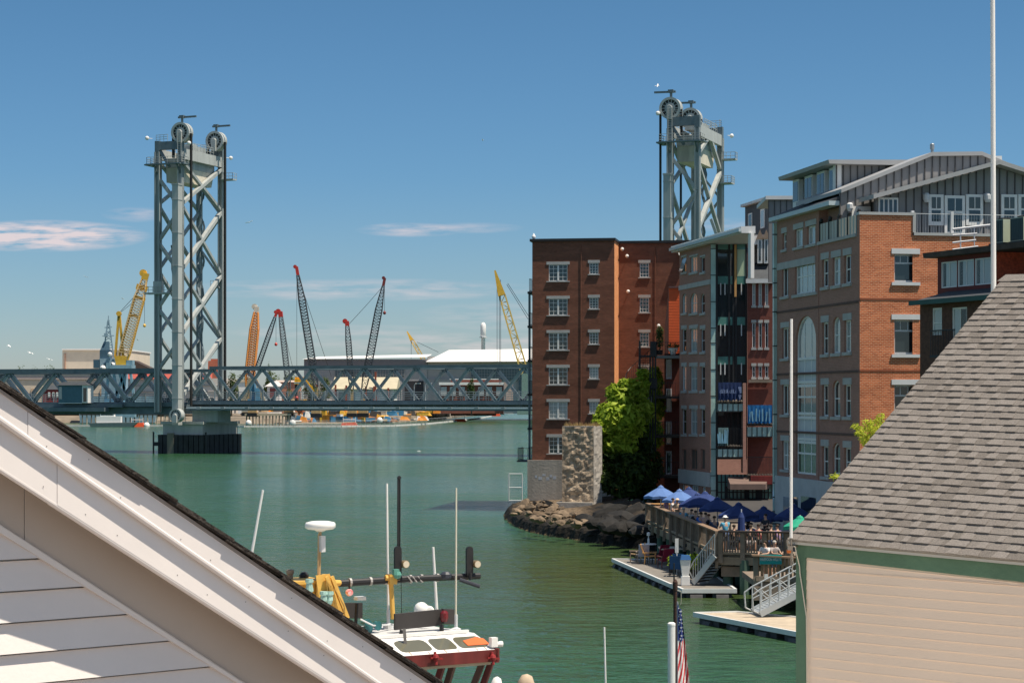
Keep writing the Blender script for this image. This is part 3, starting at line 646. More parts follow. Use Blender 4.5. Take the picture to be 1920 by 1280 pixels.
# long cream warehouse on the left, with the tall block
Y3 = 930
r = thing("warehouse", "very long cream warehouse with flat grey roof, behind the bridge side span", "warehouse", U(100, 770, Y3))
blk(-140, 300, 697, 775, Y3, 60).build("wall", M_cream, r)
blk(-142, 301, 693, 697, Y3 - 1, 62).build("roof", mat("grey_flat_roof", (.42, .39, .36), .8, 0, .1), r)
pan(-140, 300, 705, 711, Y3, .5).build("band", mat("pink_grey_panel", (.48, .40, .37), .8, 0, .1), r)
for i in range(12): pan(-20 + i * 26, -9 + i * 26, 728, 740, Y3, .4).build("loading_bay", mat("tan_panel", (.58, .42, .28), .8, 0, .12), r)
r = thing("warehouse", "tall windowless cream block rising behind the blue mast", "warehouse", U(160, 770, 970))
blk(117, 232, 656, 775, 970, 70).build("wall", M_cream, r)
blk(116, 233, 653.5, 656, 969, 72).build("coping", M_white, r)
pan(121, 122.5, 662, 700, 970, .6).build("downpipe", mat("rust_streak_pipe", (.40, .22, .15), .8, 0, .2), r)
r = thing("warehouse", "pale warehouse with low brick red roof, behind the first lift tower", "warehouse", U(320, 770, 905))
blk(222, 425, 709, 775, 905, 40).build("wall", mat("off_white_cladding", (.62, .57, .52), .8, 0, .1, .2), r)
MB().hexa([U(219, 710, 903), U(398, 710, 903), U(398, 710, 946), U(219, 710, 946)], [U(219, 700, 918), U(398, 700, 918), U(398, 700, 946), U(219, 700, 946)]).build("roof", mat("brick_red_roof", (.38, .075, .05), .75, 0, .15, .2), r)
for k, yy in enumerate((722, 733)): pan(222, 425, yy, yy + 1.2, 905, .4 + .02 * k).build("band", mat("grey_streak_band", (.40, .37, .35), .8, 0, .1), r)
r = thing("brick_tower", "small square brick red tower behind the foot of the first lift tower", "building", U(400, 770, 1000))
blk(390, 410, 676, 775, 1000, 10).build("wall", mat("bright_far_brick", (.48, .15, .09), .85, 0, .12, .3), r)
blk(395, 408, 672.5, 676, 1000.4, 8).build("parapet", mat("bright_far_brick", (.48, .15, .09)), r)
r = thing("shed", "dark brown lean-to shed with steep sloping top beside the yellow crane", "shed", U(262, 770, 960))
MB().ext([U(246, 700, 960), U(246, 675, 960), U(250, 675.5, 960), U(281, 690, 960), U(281, 700, 960)], (0, 14, 0)).build("wall", mat("dark_brown_cladding", (.06, .042, .035), .8, 0, .2), r)
blk(246, 281, 700.2, 775, 960.1, 13.8).build("base_wall", M_cream, r)
r = thing("shed", "small dark red shed with white windows beside the blue bridge cabin", "shed", U(100, 770, 850))
blk(80, 112, 730, 775, 850, 10).build("wall", mat("far_dark_red_boards", (.28, .04, .04), .8, 0, .2), r); gable(79, 113, 730, 722, 850, 10, .4).build("roof", M_grey_dark, r)
for x in (92, 100, 107): pan(x - 2, x + 2, 735, 744, 850, .3).build("window", M_white, r)
r = thing("house", "low white house with grey hip roof between the green trees", "house", U(512, 770, 935))
blk(501, 524, 724, 775, 935, 9).build("wall", M_white, r); gable(500, 527, 724, 714, 935, 10, .8, inset=3).build("roof", mat("pale_grey_far_roof", (.55, .53, .52), .8, 0, .1), r)
pan(506, 518, 727, 745, 935, .3).build("door", mat("far_wine_door", (.22, .06, .06)), r)
r = thing("house", "long brick red house low among the trees", "house", U(535, 770, 985))
blk(518, 560, 716, 775, 985, 12).build("wall", mat("far_salmon_brick", (.42, .20, .14), .85, 0, .15, .3), r); gable(517, 561, 716, 712.5, 985, 12, .6).build("roof", mat("pinkish_roof", (.5, .40, .34), .8, 0, .1), r)
r = thing("house", "white hut with flat cream roof at the left edge of the trees", "house", U(450, 770, 900))
blk(446, 466, 716, 775, 900, 8).build("wall", M_white, r); blk(445, 467, 711, 716, 899.6, 9).build("roof", M_cream, r)

def stack():
    b = U(906, 668, 1150); r = thing("silo_stack", "slender white stack with rounded top above the white hall roof", "stack", U(906, 760, 1150))
    rad = 5.2 * 1150 / F; hh = U(906, 608, 1150).z - b.z
    MB().lathe(U(906, 760, 1150), [(rad * .72, 0), (rad * .72, U(906, 632, 1150).z - U(906, 760, 1150).z), (rad, U(906, 630, 1150).z - U(906, 760, 1150).z), (rad, U(906, 610, 1150).z - U(906, 760, 1150).z), (rad * .7, U(906, 606, 1150).z - U(906, 760, 1150).z), (0.01, U(906, 604, 1150).z - U(906, 760, 1150).z)], 14).build("shaft", M_white, r, smooth=True)
    MB().lathe(U(906, 633, 1150), [(rad * 1.4, 0), (rad * 1.4, .5)], 12).build("collar", M_trim, r)
stack()

# cranes: a lattice boom from foot to tip (photo pixels), widths in pixels
def boom_crane(label, foot, tip, w0, w1, Y, m, tipm=None, n=14, r=.14, guy=None, hook=None, lean=0.0, chords=None, cab=True):
    sc = Y / F; p = U(*foot, Y); q = U(*tip, Y) + Vector((0, lean, 0)); root = thing("crawler_crane", label, "crane", (p.x, Y, 3.5), "cranes of the shipyard")
    q1 = p.lerp(q, .93); d = (q - p).normalized()
    mid = p.lerp(q, .16); top = p.lerp(q, .72)
    b = MB(); b.lattice(p, mid, w0 * sc * .55, w0 * sc, r, max(2, n // 6), Vector((1, 0, 0))); b.lattice(mid, top, w0 * sc, w0 * sc * .95, r, n, Vector((1, 0, 0))); b.lattice(top, q1, w0 * sc * .95, w1 * sc, r, max(3, n // 3), Vector((1, 0, 0)))
    b.build("boom", m, root)
    t = MB(); t.bar(q1, q, w1 * sc * 1.25, w1 * sc * 1.1); t.lathe(q - Vector((w1 * sc * .6, .4, 0)), [(w1 * sc * .8, 0), (w1 * sc * .8, .8)], 10, (0, 1, 0)); t.build("boom_head", tipm or m, root)
    if guy:
        g = MB()
        for k, (gx, gy) in enumerate(guy): g.tube(q1 + Vector((0, .4 * k, 0)), U(gx, gy, Y), .09, n=4)
        g.build("pendant_rope", M_cable, root)
    if hook:
        hx, hy = hook; a = U(hx, hy, Y); h = MB(); h.tube(q + Vector((a.x - q.x, 0, 0)), a, .08, n=4); h.build("hoist_rope", M_cable, root)
        h = MB(); h.lathe(a - Z * 1.4, [(.1, 0), (.55, .3), (.6, .9), (.3, 1.3), (.1, 1.5)], 8); h.build("hook_block", tipm or m, root)
    if cab:
        c = MB(); bw = max(2.2, w0 * sc * .9); c.box((p.x, Y, 5.4), (bw * 1.5, 4, 2.0)); c.box((p.x + bw * .5, Y - .5, 6.6), (bw * .5, 2, .9)); c.bar((p.x, Y, 6), p, w0 * sc * .5, .8); c.build("machine_house", mat("tan_machine_house", (.50, .33, .15), .6, 0, .2), root)
        c = MB(); c.box((p.x, Y - 2.2, 4.2), (bw * 1.7, 1.2, 1.5)); c.box((p.x, Y + 2.2, 4.2), (bw * 1.7, 1.2, 1.5)); c.build("crawler_tracks", M_black, root)
    return root
M_lat = mat("dark_lattice_paint", (.045, .05, .06), .6, 0, .2); M_lat2 = mat("grey_lattice_paint", (.11, .125, .14), .6, 0, .2)
boom_crane("tallest dark lattice crane with small red tip, leaning away from the brick block", (593, 725), (556, 500), 12.5, 4.5, 760, M_lat, M_red, 22, .19, [(616, 690), (621, 705)], (556.5, 742))
boom_crane("dark lattice crane with dark red tip leaning towards the brick block", (681, 735), (721.5, 521), 13, 4, 780, M_lat, mat("dark_red_tip", (.20, .03, .03)), 22, .18, [(688, 571)], (721, 583))
boom_crane("short dark lattice crane with red head beside the white roof", (660, 730), (650.5, 602), 10, 6, 770, M_lat, M_red, 14, .16, [(688, 571)])
boom_crane("grey lattice crane leaning outward from the orange boom", (474, 715), (519, 585), 8, 4, 800, M_lat, M_red, 15, .16, None, (517.5, 642))
boom_crane("grey lattice crane with red head standing nearly upright beside another", (542, 730), (525.5, 584), 9.5, 6.5, 805, M_lat2, M_red, 16, .18, [(549, 690)])
boom_crane("thick orange lattice boom with white tip rising over the bridge", (466, 725), (481.5, 575), 15.5, 7, 830, mat("orange_lattice_paint", (.78, .30, .08), .6, 0, .15), mat("cream_tip", (.7, .6, .5)), 18, .38, None, None)
def big_yellow():
    Y = 800; sc = Y / F
    rt = boom_crane("big yellow shipyard crane with white lattice boom and blue machinery", (226, 690), (274, 512), 19, 9, Y, mat("pale_yellow_lattice", (.74, .50, .24), .6, 0, .15), M_yellow, 20, .24, None, (271, 607), cab=False)
    b = MB(); p, q = U(226, 690, Y), U(274, 512, Y); d = (q - p).normalized(); sd = Vector((0, 1, 0)).cross(d)
    for s_ in (-1, 1): b.bar(p + sd * s_ * 9 * sc, p.lerp(q, .75) + sd * s_ * 9.4 * sc, .75, .8)
    for t in (.55, .74): c = p.lerp(q, t); b.bar(c - sd * 9.5 * sc, c + sd * 9.5 * sc, 1.0, 1.2)
    c = p.lerp(q, .845); b.bar(c - sd * 11 * sc, c + sd * 10 * sc, 1.3, 2.2); b.build("boom_chord", M_yellow, rt)
    b = MB(); b.hexa([U(218, 686, Y - 2), U(236, 686, Y - 2), U(236, 686, Y + 3), U(218, 686, Y + 3)], [U(214, 667, Y - 2), U(238, 667, Y - 2), U(238, 667, Y + 3), U(214, 667, Y + 3)])
    b.bar(U(216, 670, Y), U(223, 588, Y), .9, .9); b.bar(U(231, 668, Y), U(224, 588, Y), .9, .9); b.lathe(U(223, 588, Y) - Vector((0, .8, 0)), [(1.0, 0), (1.0, 1.6)], 10, (0, 1, 0)); b.build("gantry_frame", M_yellow, rt)
    b = MB(); b.tube(U(223, 587, Y), U(262, 545, Y), .1, n=4); b.tube(U(223, 588, Y), U(258, 560, Y), .1, n=4); b.build("luffing_rope", M_cable, rt)
    bl = mat("pale_blue_crane_paint", (.22, .36, .44), .5, 0, .25, .4)
    b = blk(205, 247, 684, 692, Y - 3, 8); blk(236, 248, 675, 684, Y - 2, 5, b); blk(199, 206, 680, 692, Y - 2, 5, b); b.build("machinery_deck", bl, rt)
    b = MB()
    for x0, x1 in ((205, 198), (212, 222), (236, 230), (244, 252), (222, 240), (236, 214)): b.bar(U(x0, 692, Y), U(x1, 750, Y), 1.0, 1.0)
    b.bar(U(205, 692, Y + 3), U(252, 692, Y + 3), 1, 1); b.bar(U(196, 750, Y), U(254, 750, Y), 1.2, 1.2); b.box((U(225, 750, Y).x, Y, 6.2), (13, 7, 6)); b.build("portal_legs", bl, rt)
big_yellow()
def yellow_boom(label, foot, tip, w, Y, dark=None, drops=()):
    sc = Y / F; p, q = U(*foot, Y), U(*tip, Y); d = (q - p).normalized(); sd = Vector((0, 1, 0)).cross(d); rt = thing("shipyard_crane", label, "crane", (p.x, Y, 3.5), "cranes of the shipyard")
    y = mat("amber_crane_paint", (.78, .52, .14), .55, 0, .12, .5); k = p.lerp(q, .76); b = MB()
    for s_ in (-1, 1): b.bar(p + sd * s_ * w * sc * .5, k + sd * s_ * w * sc * .42, w * sc * .22, w * sc * .3)
    n = 11
    for i in range(n):
        t0, t1 = i / n, (i + 1) / n; a_, b_ = p.lerp(k, t0), p.lerp(k, t1); s_ = 1 if i % 2 else -1
        b.bar(a_ + sd * s_ * w * sc * .45, b_ - sd * s_ * w * sc * .45, w * sc * .10, w * sc * .1); b.bar(b_ + sd * w * sc * .45, b_ - sd * w * sc * .45, w * sc * .1, w * sc * .12)
    b.build("boom", y, rt)
    b = MB(); b.hexa([k - sd * w * sc * .6 - Vector((0, .8, 0)), k + sd * w * sc * .5 - Vector((0, .8, 0)), k + sd * w * sc * .5 + Vector((0, .8, 0)), k - sd * w * sc * .6 + Vector((0, .8, 0))],
                     [q - sd * w * sc * .12 - Vector((0, .6, 0)), q + sd * w * sc * .12 - Vector((0, .6, 0)), q + sd * w * sc * .12 + Vector((0, .6, 0)), q - sd * w * sc * .12 + Vector((0, .6, 0))]); b.build("boom_head", M_yellow, rt)
    if drops:
        g = MB()
        for (x0, y0_), (x1, y1_) in drops: g.tube(U(x0, y0_, Y - .5), U(x1, y1_, Y - .5), .16, n=4)
        g.build("hoist_rope", mat("grey_wire", (.10, .12, .14)), rt)
    c = MB(); c.bar((p.x, Y, 4), p, w * sc * .9, w * sc * .9); c.box((p.x, Y, 7), (w * sc * 2.2, 6, 7)); c.build("pedestal", mat("green_grey_machine", (.20, .30, .26), .6, 0, .2), rt)
    return rt
yellow_boom("tall amber crane boom beside the brick block, its ropes hanging straight down", (984, 700), (928, 507), 13, 900, None, [((936, 522), (936.5, 720)), ((938.5, 524), (939, 720)), ((932, 520), (932, 680)), ((950, 533), (990, 598)), ((952, 531), (992, 594))])
yellow_boom("short amber crane boom just above the white roof", (803, 690), (763, 621), 6.5, 1120, None, [((771, 634), (771, 672)), ((782, 641), (822, 660))])

def pedestal():
    Y = 780; r = thing("crane_pedestal", "pale blue trestle crane foot below the orange lattice boom", "crane base", U(482, 770, Y)); m = mat("sky_blue_machine_paint", (.10, .26, .40), .5, 0, .25, .4)
    blk(468, 477, 712, 748, Y, 6).build("tower", m, r); b = blk(464, 480, 748, 766, Y - 2, 8); blk(478, 487, 727, 766, Y - 3, 6, b); b.build("machine", m, r)
    b = MB(); b.bar(U(470, 708, Y - 1), U(452, 766, Y - 1), 1.4, 1.2); b.bar(U(480, 712, Y - 1), U(500, 766, Y - 1), 1.4, 1.2); b.build("strut", mat("tan_strut", (.40, .31, .20)), r)
pedestal()
def ship():
    Y = 880; r = thing("warship", "blue grey warship superstructure with lattice mast behind the yellow crane", "ship", U(205, 775, Y)); m = M_navyship; d = mat("dark_ship_paint", (.06, .12, .17), .6, 0, .2)
    MB().hexa([(U(150, 760, Y).x, Y, 0.2), (U(290, 760, Y).x, Y, .2), (U(285, 760, Y).x, Y + 12, .2), (U(155, 760, Y).x, Y + 12, .2)], [U(145, 742, Y), U(300, 742, Y), U(296, 742, Y + 13), U(150, 742, Y + 13)]).build("hull", m, r)
    b = blk(190, 232, 700, 742, Y + 1, 10); b.build("deckhouse", m, r); b = blk(186, 218, 672, 700, Y + 2, 8); b.build("bridge_house", m, r)
    blk(175, 187, 674, 690, Y + 2, 5).build("side_house", d, r); b = blk(187, 205, 656, 672, Y + 3, 6); b.hexa([U(188, 656, Y + 3), U(206, 656, Y + 3), U(206, 656, Y + 8), U(188, 656, Y + 8)], [U(195, 640, Y + 4), U(205, 640, Y + 4), U(205, 640, Y + 6), U(195, 640, Y + 6)]); b.build("upper_house", d, r)
    mst = MB()
    for x0, x1 in ((193, 202), (214, 204)): mst.bar(U(x0, 672, Y + 4), U(x1, 602, Y + 4), .5, .5)
    mst.bar(U(203, 610, Y + 4), U(203.4, 592, Y + 4), .35, .35)
    for i in range(7): y = 668 - i * 10; w = 9.5 - i * 1.25; mst.bar(U(203.5 - w, y, Y + 4), U(203.5 + w, y - 8, Y + 4), .25, .25); mst.bar(U(203.5 + w, y, Y + 4), U(203.5 - w, y - 8, Y + 4), .25, .25)
    for y, w in ((614, 7), (630, 11), (622, 5)): mst.bar(U(203 - w, y, Y + 4), U(203 + w, y - 1, Y + 4), .3, .35)
    mst.box(U(199, 628, Y + 3), (1.6, 1.2, 1.6)); mst.build("mast", m, r)
    for x, y, s in ((193, 690, 1.3), (206, 664, 1.0), (211, 684, 1.2)): MB().ball(U(x, y, Y + 1), s, 10).build("radar_dome", M_white, r)
    b = MB()
    for x, y, w, h in ((200, 695, 5, 5), (208, 690, 4, 8), (196, 682, 4, 4), (212, 676, 4, 5)): pan(x - w / 2, x + w / 2, y - h / 2, y + h / 2, Y + 1.9, .8, b)
    b.build("equipment", d, r)
ship()
def excavator():
    Y = 800; r = thing("excavator", "yellow excavator with raised arm seen through the bridge truss", "excavator", U(565, 770, Y)); y = mat("bright_digger_yellow", (.85, .42, .02), .5, 0, .12)
    b = blk(552, 573, 710, 720, Y, 4); blk(553, 571, 706.5, 710, Y + .5, 3, b); b.build("house", y, r); MB().hexa([U(551, 719, Y), U(572, 719, Y), U(572, 719, Y + 4), U(551, 719, Y + 4)], [U(551, 716, Y - .1), U(572, 716, Y - .1), U(572, 716, Y + 4.1), U(551, 716, Y + 4.1)]).build("skirt", M_white, r)
    b = MB(); b.bar(U(571, 712, Y - .8), U(583, 728, Y - .8), 1.0, 1.2); b.hexa([U(580, 724, Y - 1.4), U(585, 722, Y - 1.4), U(585, 722, Y - .2), U(580, 724, Y - .2)], [U(589, 744, Y - 1.4), U(592, 741, Y - 1.4), U(592, 741, Y - .2), U(589, 744, Y - .2)]); b.build("arm", y, r)
    b = blk(553, 557, 720, 760, Y + 1, 2); b.build("mast_post", M_black, r); blk(545, 578, 758, 768, Y - 1, 6).build("crawler_tracks", M_black, r)
excavator()

# ------------------------------------------------------------------ foliage
def leaf_mat(name, a, b, c):
    if name in MC: return MC[name]
    m = bpy.data.materials.new(name); m.use_nodes = True; nt = m.node_tree; N = nt.nodes; L = nt.links; p = N["Principled BSDF"]
    p.inputs["Roughness"].default_value = .6; p.inputs["Specular IOR Level"].default_value = .25
    g = N.new("ShaderNodeNewGeometry"); r = N.new("ShaderNodeValToRGB"); L.new(g.outputs["Random Per Island"], r.inputs[0])
    r.color_ramp.elements[0].color = (*a, 1); r.color_ramp.elements[1].color = (*c, 1); k = r.color_ramp.elements.new(.5); k.color = (*b, 1)
    L.new(r.outputs[0], p.inputs["Base Color"])
    tr = N.new("ShaderNodeBsdfTranslucent"); L.new(r.outputs[0], tr.inputs[0]); mx = N.new("ShaderNodeMixShader"); mx.inputs[0].default_value = .45
    L.new(p.outputs[0], mx.inputs[1]); L.new(tr.outputs[0], mx.inputs[2]); L.new(mx.outputs[0], N["Material Output"].inputs[0])
    MC[name] = m; return m
M_leaf_far = leaf_mat("far_tree_leaves", (.05, .085, .022), (.075, .12, .03), (.11, .15, .045))
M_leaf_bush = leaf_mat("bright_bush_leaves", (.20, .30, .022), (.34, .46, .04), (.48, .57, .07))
M_leaf_yellow = leaf_mat("yellow_green_leaves", (.34, .42, .03), (.46, .50, .05), (.58, .58, .08))
M_bark = mat("bark", (.09, .065, .045), .9, 0, .3, 3)
def foliage(mb, clumps, n, size, rng, aspect=1.5):
    """leaf-sized faces through the volume of the given ellipsoid clumps [(centre, rx, ry, rz)]"""
    tot = sum((c[1] * c[2] * c[3]) ** (2 / 3) for c in clumps)
    for c, rx, ry, rz in clumps:
        k = int(n * (rx * ry * rz) ** (2 / 3) / tot); c = Vector(c)
        for _ in range(k):
            d = Vector((rng.gauss(0, 1), rng.gauss(0, 1), rng.gauss(0, 1))).normalized(); rr = rng.uniform(.35, 1.0) ** .5 * (1 + .28 * mnoise.noise(d * 2.2 + c * .37) + .12 * rng.uniform(-1, 1))
            p = c + Vector((d.x * rx, d.y * ry, d.z * rz)) * rr
            s = size * rng.uniform(.6, 1.35); nrm = (d + Vector((rng.uniform(-1, 1), rng.uniform(-1, 1), rng.uniform(-.2, 1.3)))).normalized(); t = nrm.orthogonal().normalized(); t = Matrix.Rotation(rng.uniform(0, 6.28), 3, nrm) @ t; b = nrm.cross(t)
            mb.add([p - t * s * aspect * .5, p - b * s * .32 + nrm * s * .06, p + t * s * aspect * .5, p + b * s * .32 + nrm * s * .06], [(0, 1, 2, 3)])
    return mb
def far_tree(label, x, yt, yb, w, Y, rng, group="trees on the far bank"):
    sc = Y / F; top = U(x, yt, Y).z; hw = w * sc / 2; g = 3.6; r = thing("broadleaf_tree", label, "tree", (U(x, yb, Y).x, Y, g), group); cx = U(x, yt, Y).x
    hh = top - g; cl = []
    for i in range(7):
        a = rng.uniform(0, 6.28); k = rng.uniform(.15, .6); cl.append(((cx + math.cos(a) * hw * k, Y + math.sin(a) * hw * .5, g + hh * rng.uniform(.45, .80)), hw * rng.uniform(.4, .6), hw * .5, hh * rng.uniform(.16, .24)))
    cl.append(((cx, Y, g + hh * .82), hw * .5, hw * .5, hh * .2)); cl.append(((cx, Y, g + hh * .5), hw * .8, hw * .6, hh * .32))
    foliage(MB(), cl, 900, max(.7, hw * .16), rng, 1.4).build("crown", M_leaf_far, r)
    t = MB(); t.tube((cx, Y, g - .5), (cx + .2, Y, g + hh * .5), .35, .2)
    for s_ in (-1, 1): t.tube((cx + .1, Y, g + hh * .3), (cx + s_ * hw * .5, Y, g + hh * .65), .2, .08)
    t.build("trunk", M_bark, r)
rng = random.Random(5)
for lab, x, yt, yb, w, Y in (
    ("small round tree showing over the warehouse roof beside the cream block", 95, 682, 760, 38, 1080), ("low dark tree line clump over the warehouse roof, far left", 38, 687, 760, 42, 1090), ("low thin tree over the warehouse roof between two others", 64, 687, 760, 30, 1085),
    ("far tree peeping out between tower and brown shed", 300, 687, 760, 30, 1040), ("bright green tree beside the right leg of the lift tower", 434, 696, 765, 30, 860), ("dark green tree behind the orange crane boom", 452, 699, 765, 36, 930),
    ("broad green tree in the gap between two far cranes", 512, 697, 765, 50, 1000), ("mid green tree behind the red brick house", 545, 700, 765, 44, 1010), ("green tree just beside the grey hall's end", 582, 703, 765, 40, 1000), ("pointed conifer standing alone on the far skyline", 504, 679, 765, 12, 1100),
    ("lone light green tree before the low brick office", 884, 709, 760, 18, 905), ("small tree below the excavator house", 541, 728, 765, 18, 860), ("darkest tree at the end of the far hedge", 610, 706, 765, 30, 995)):
    far_tree(lab, x, yt, yb, w, Y, rng)

# ------------------------------------------------------------------ the wharf and its clutter on the far bank
rng = random.Random(11)
def wharf(label, x0, x1, yd, Y, n):
    a = U(x0, yd, Y); b = U(x1, yd, Y); r = thing("timber_wharf", label, "wharf", (a.x, Y, 0)); blk(x0, x1, yd, yd + 4, Y, 14).build("deck", M_wood_dark if n > 18 else M_plank, r)
    for i in range(n):
        x = a.x + (b.x - a.x) * (i + .5) / n; p = MB().tube((x, Y + .4, -1), (x + rng.uniform(-.2, .2), Y + .4, a.z - .5), .28, n=6); p.build("pile", M_plank if i % 2 else M_wood, r)
wharf("long dark timber wharf on piles below the side span", 150, 330, 774, 800, 22)
wharf("pale timber pile wharf just right of the bridge pier", 459, 545, 775, 800, 14)
COL = [("rust_scrap", (.30, .12, .05)), ("pale_scrap", (.62, .55, .45)), ("orange_plant", (.78, .28, .04)), ("blue_plant", (.06, .22, .38)), ("white_plant", (.75, .73, .7)), ("dark_scrap", (.06, .05, .045)), ("tan_scrap", (.48, .34, .19)), ("amber_plant", (.75, .42, .05))]
COLM = [mat(n, c, .7, 0, .2, .8) for n, c in COL]
def clutter(x0, x1, yb, Y, n, words, noun):
    for i in range(n):
        x = x0 + (x1 - x0) * (i + rng.uniform(.1, .9)) / n; k = rng.randrange(len(COL)); w = rng.uniform(1.6, 5.2); h = rng.uniform(1.1, 3.0); c = U(x, yb, Y + rng.uniform(0, 10)); d = rng.uniform(1.5, 3)
        b = MB(); typ = rng.randrange(3); ang = rng.uniform(-.5, .5); ax = (math.cos(ang), math.sin(ang), 0)
        if typ == 0: b.box(c + Z * h / 2, (w, d, h), ax); b.box(c + Z * (h + .15), (w * 1.05, d * 1.05, .14), ax); b.box(c + Z * h * .5, (w * .2, d * 1.03, h * .9), ax)
        elif typ == 1:
            for j in range(5): b.tube(c + Vector((-w / 2, j * .3 - .6, .25 + .25 * (j % 2))), c + Vector((w / 2, j * .3 - .6, .25 + .25 * (j % 2) + rng.uniform(-.1, .3))), .22, n=6)
        else: b.hexa([c + Vector((-w / 2, -d / 2, 0)), c + Vector((w / 2, -d / 2, 0)), c + Vector((w / 2, d / 2, 0)), c + Vector((-w / 2, d / 2, 0))], [c + Vector((-w * .3, -d * .3, h)), c + Vector((w * .2, -d * .3, h * .8)), c + Vector((w * .2, d * .3, h * .8)), c + Vector((-w * .3, d * .3, h))])
        nm = ("crate", "pipe_stack", "scrap_heap")[typ]; kind = ("boxed container", "stack of pipes", "scrap heap")[typ]
        o = b.build(nm, COLM[k]); tag(o, f"{COL[k][0].split('_')[0]} {kind} {words}", kind.split()[-1], "clutter of %s %s" % (noun, nm.replace('_', ' ')))
clutter(545, 640, 782, 815, 30, "on the far bank below the excavator", "the middle bank")
clutter(640, 720, 782, 815, 28, "on the far bank below the tan-roofed workshop", "the workshop bank")
clutter(720, 800, 779, 860, 26, "on the far bank below the black roller door", "the hall bank")
clutter(800, 930, 775, 960, 26, "on the far bank below the brick office", "the office bank")
clutter(462, 545, 772, 806, 12, "on the pale pile wharf", "the pale wharf")
clutter(240, 330, 771, 806, 12, "on the dark wharf under the side span", "the dark wharf")
clutter(455, 640, 757, 835, 26, "in the yard behind the bridge railing", "the yard")
clutter(545, 640, 791, 797, 26, "low on the foreshore below the excavator", "the middle foreshore")
clutter(640, 740, 790, 799, 26, "low on the foreshore below the tan-roofed workshop", "the workshop foreshore")
clutter(740, 800, 788, 815, 14, "low on the foreshore below the roller door", "the hall foreshore")
def revetment(label, x0, x1, yt, yb, Y, m):
    b = MB(); n = int((x1 - x0) / 5)
    for i in range(n): blk(x0 + (x1 - x0) * i / n + .4, x0 + (x1 - x0) * (i + 1) / n - .4, yt + rng.uniform(-.6, .6), yb, Y + rng.uniform(0, 1.5), 3, b)
    blk(x0, x1, yt + 2, yb + 2, Y + 1.6, 4, b); tag(b.build("sheet_pile_wall", m), label, "quay wall")
revetment("dark sheet pile quay wall under the brick office", 803, 843, 769, 779.5, 985, M_wood_dark)
revetment("pale sheet pile quay wall running to the far white barge", 845, 930, 770.5, 777, 1060, M_plank)
# the floating barrier with its net, following the bank
def barrier():
    key = [(-30, 798.5), (200, 798.5), (330, 798.5), (460, 800), (640, 799.5), (740, 798.5), (800, 795), (850, 790), (900, 784), (932, 778.5)]
    pts = []
    for (ax, ay), (bx, by) in zip(key[:-1], key[1:]):
        n = max(2, int(abs(bx - ax) / 9)); pts += [G(ax + (bx - ax) * i / n, ay + (by - ay) * i / n + .6, .0) for i in range(n)]
    fl = MB(); po = MB(); r = thing("floating_barrier", "low white floating barrier strung with wire mesh along the far bank", "barrier", pts[len(pts) // 2])
    for p, q in zip(pts[:-1], pts[1:]): fl.bar(p + Z * .25, p.lerp(q, .94) + Z * .25, .9, .6)
    fl.build("float", mat("dirty_white_float", (.62, .60, .57), .7, 0, .2, .5), r)
    for p in pts[len(pts) * 3 // 5:]: po.tube(p + Z * .4, p + Z * 2.4, .07, n=4)
    for p, q in zip(pts[len(pts) * 3 // 5:-1], pts[len(pts) * 3 // 5 + 1:]):
        po.tube(p + Z * 2.4, q + Z * 2.4, .06, n=4)
        for j in range(5): a = p.lerp(q, j / 5); po.tube(a + Z * .4, a + Z * 2.4, .035, n=3)
    po.build("mesh_fence", mat("galvanised_mesh", (.55, .55, .54), .5, 0, .1), r)
barrier()
def buoy(label, x, y, col, s=1.0):
    c = G(x, y, 0); r = thing("marker_float", label, "float", c, "floats on the far barrier"); MB().hexa([c + Vector((-3.2 * s, -.8, .0)), c + Vector((3.2 * s, -.8, 0)), c + Vector((3.2 * s, .8, 0)), c + Vector((-3.2 * s, .8, 0))], [c + Vector((-2.6 * s, -.6, 1.3 * s)), c + Vector((2.2 * s, -.6, 1.5 * s)), c + Vector((2.2 * s, .6, 1.5 * s)), c + Vector((-2.6 * s, .6, 1.3 * s))]).build("float_body", col, r)
    p = MB()
    for dx in (-2.2, 2.2): p.tube(c + Vector((dx * s, 0, 1)), c + Vector((dx * s, 0, 3.4 * s)), .12, n=5)
    p.tube(c + Vector((-2.2 * s, 0, 2.6 * s)), c + Vector((2.2 * s, 0, 2.6 * s)), .1, n=5); p.build("mooring_post", M_white, r)
M_float = mat("orange_red_float", (.80, .10, .03), .5, 0, .1)
buoy("red float on the water just left of the bridge pier", 257, 799.5, M_float); buoy("red float with white posts in the barrier below the crane yard", 655, 799.5, M_float, 1.05); buoy("red float halfway along the barrier's curve", 863, 790, M_float, .9); buoy("small red float at the outer end of the barrier", 931, 779.5, M_float, .9)
def can(label, x, y, Y):
    c = U(x, y, Y); tag(MB().lathe(c, [(.9, 0), (1.15, .3), (1.15, 1.3), (.7, 1.9), (.2, 2.1)], 10).build("mooring_buoy", M_white, smooth=True), label, "buoy")
can("white mooring buoy under the pale pile wharf", 549, 797, 780); can("white mooring buoy beside the pier's bearing house", 466, 797, 790); can("white mooring buoy under the workshop", 712, 792, 790); can("tiny white buoy beside the red float by the pier", 275, 802, 760)
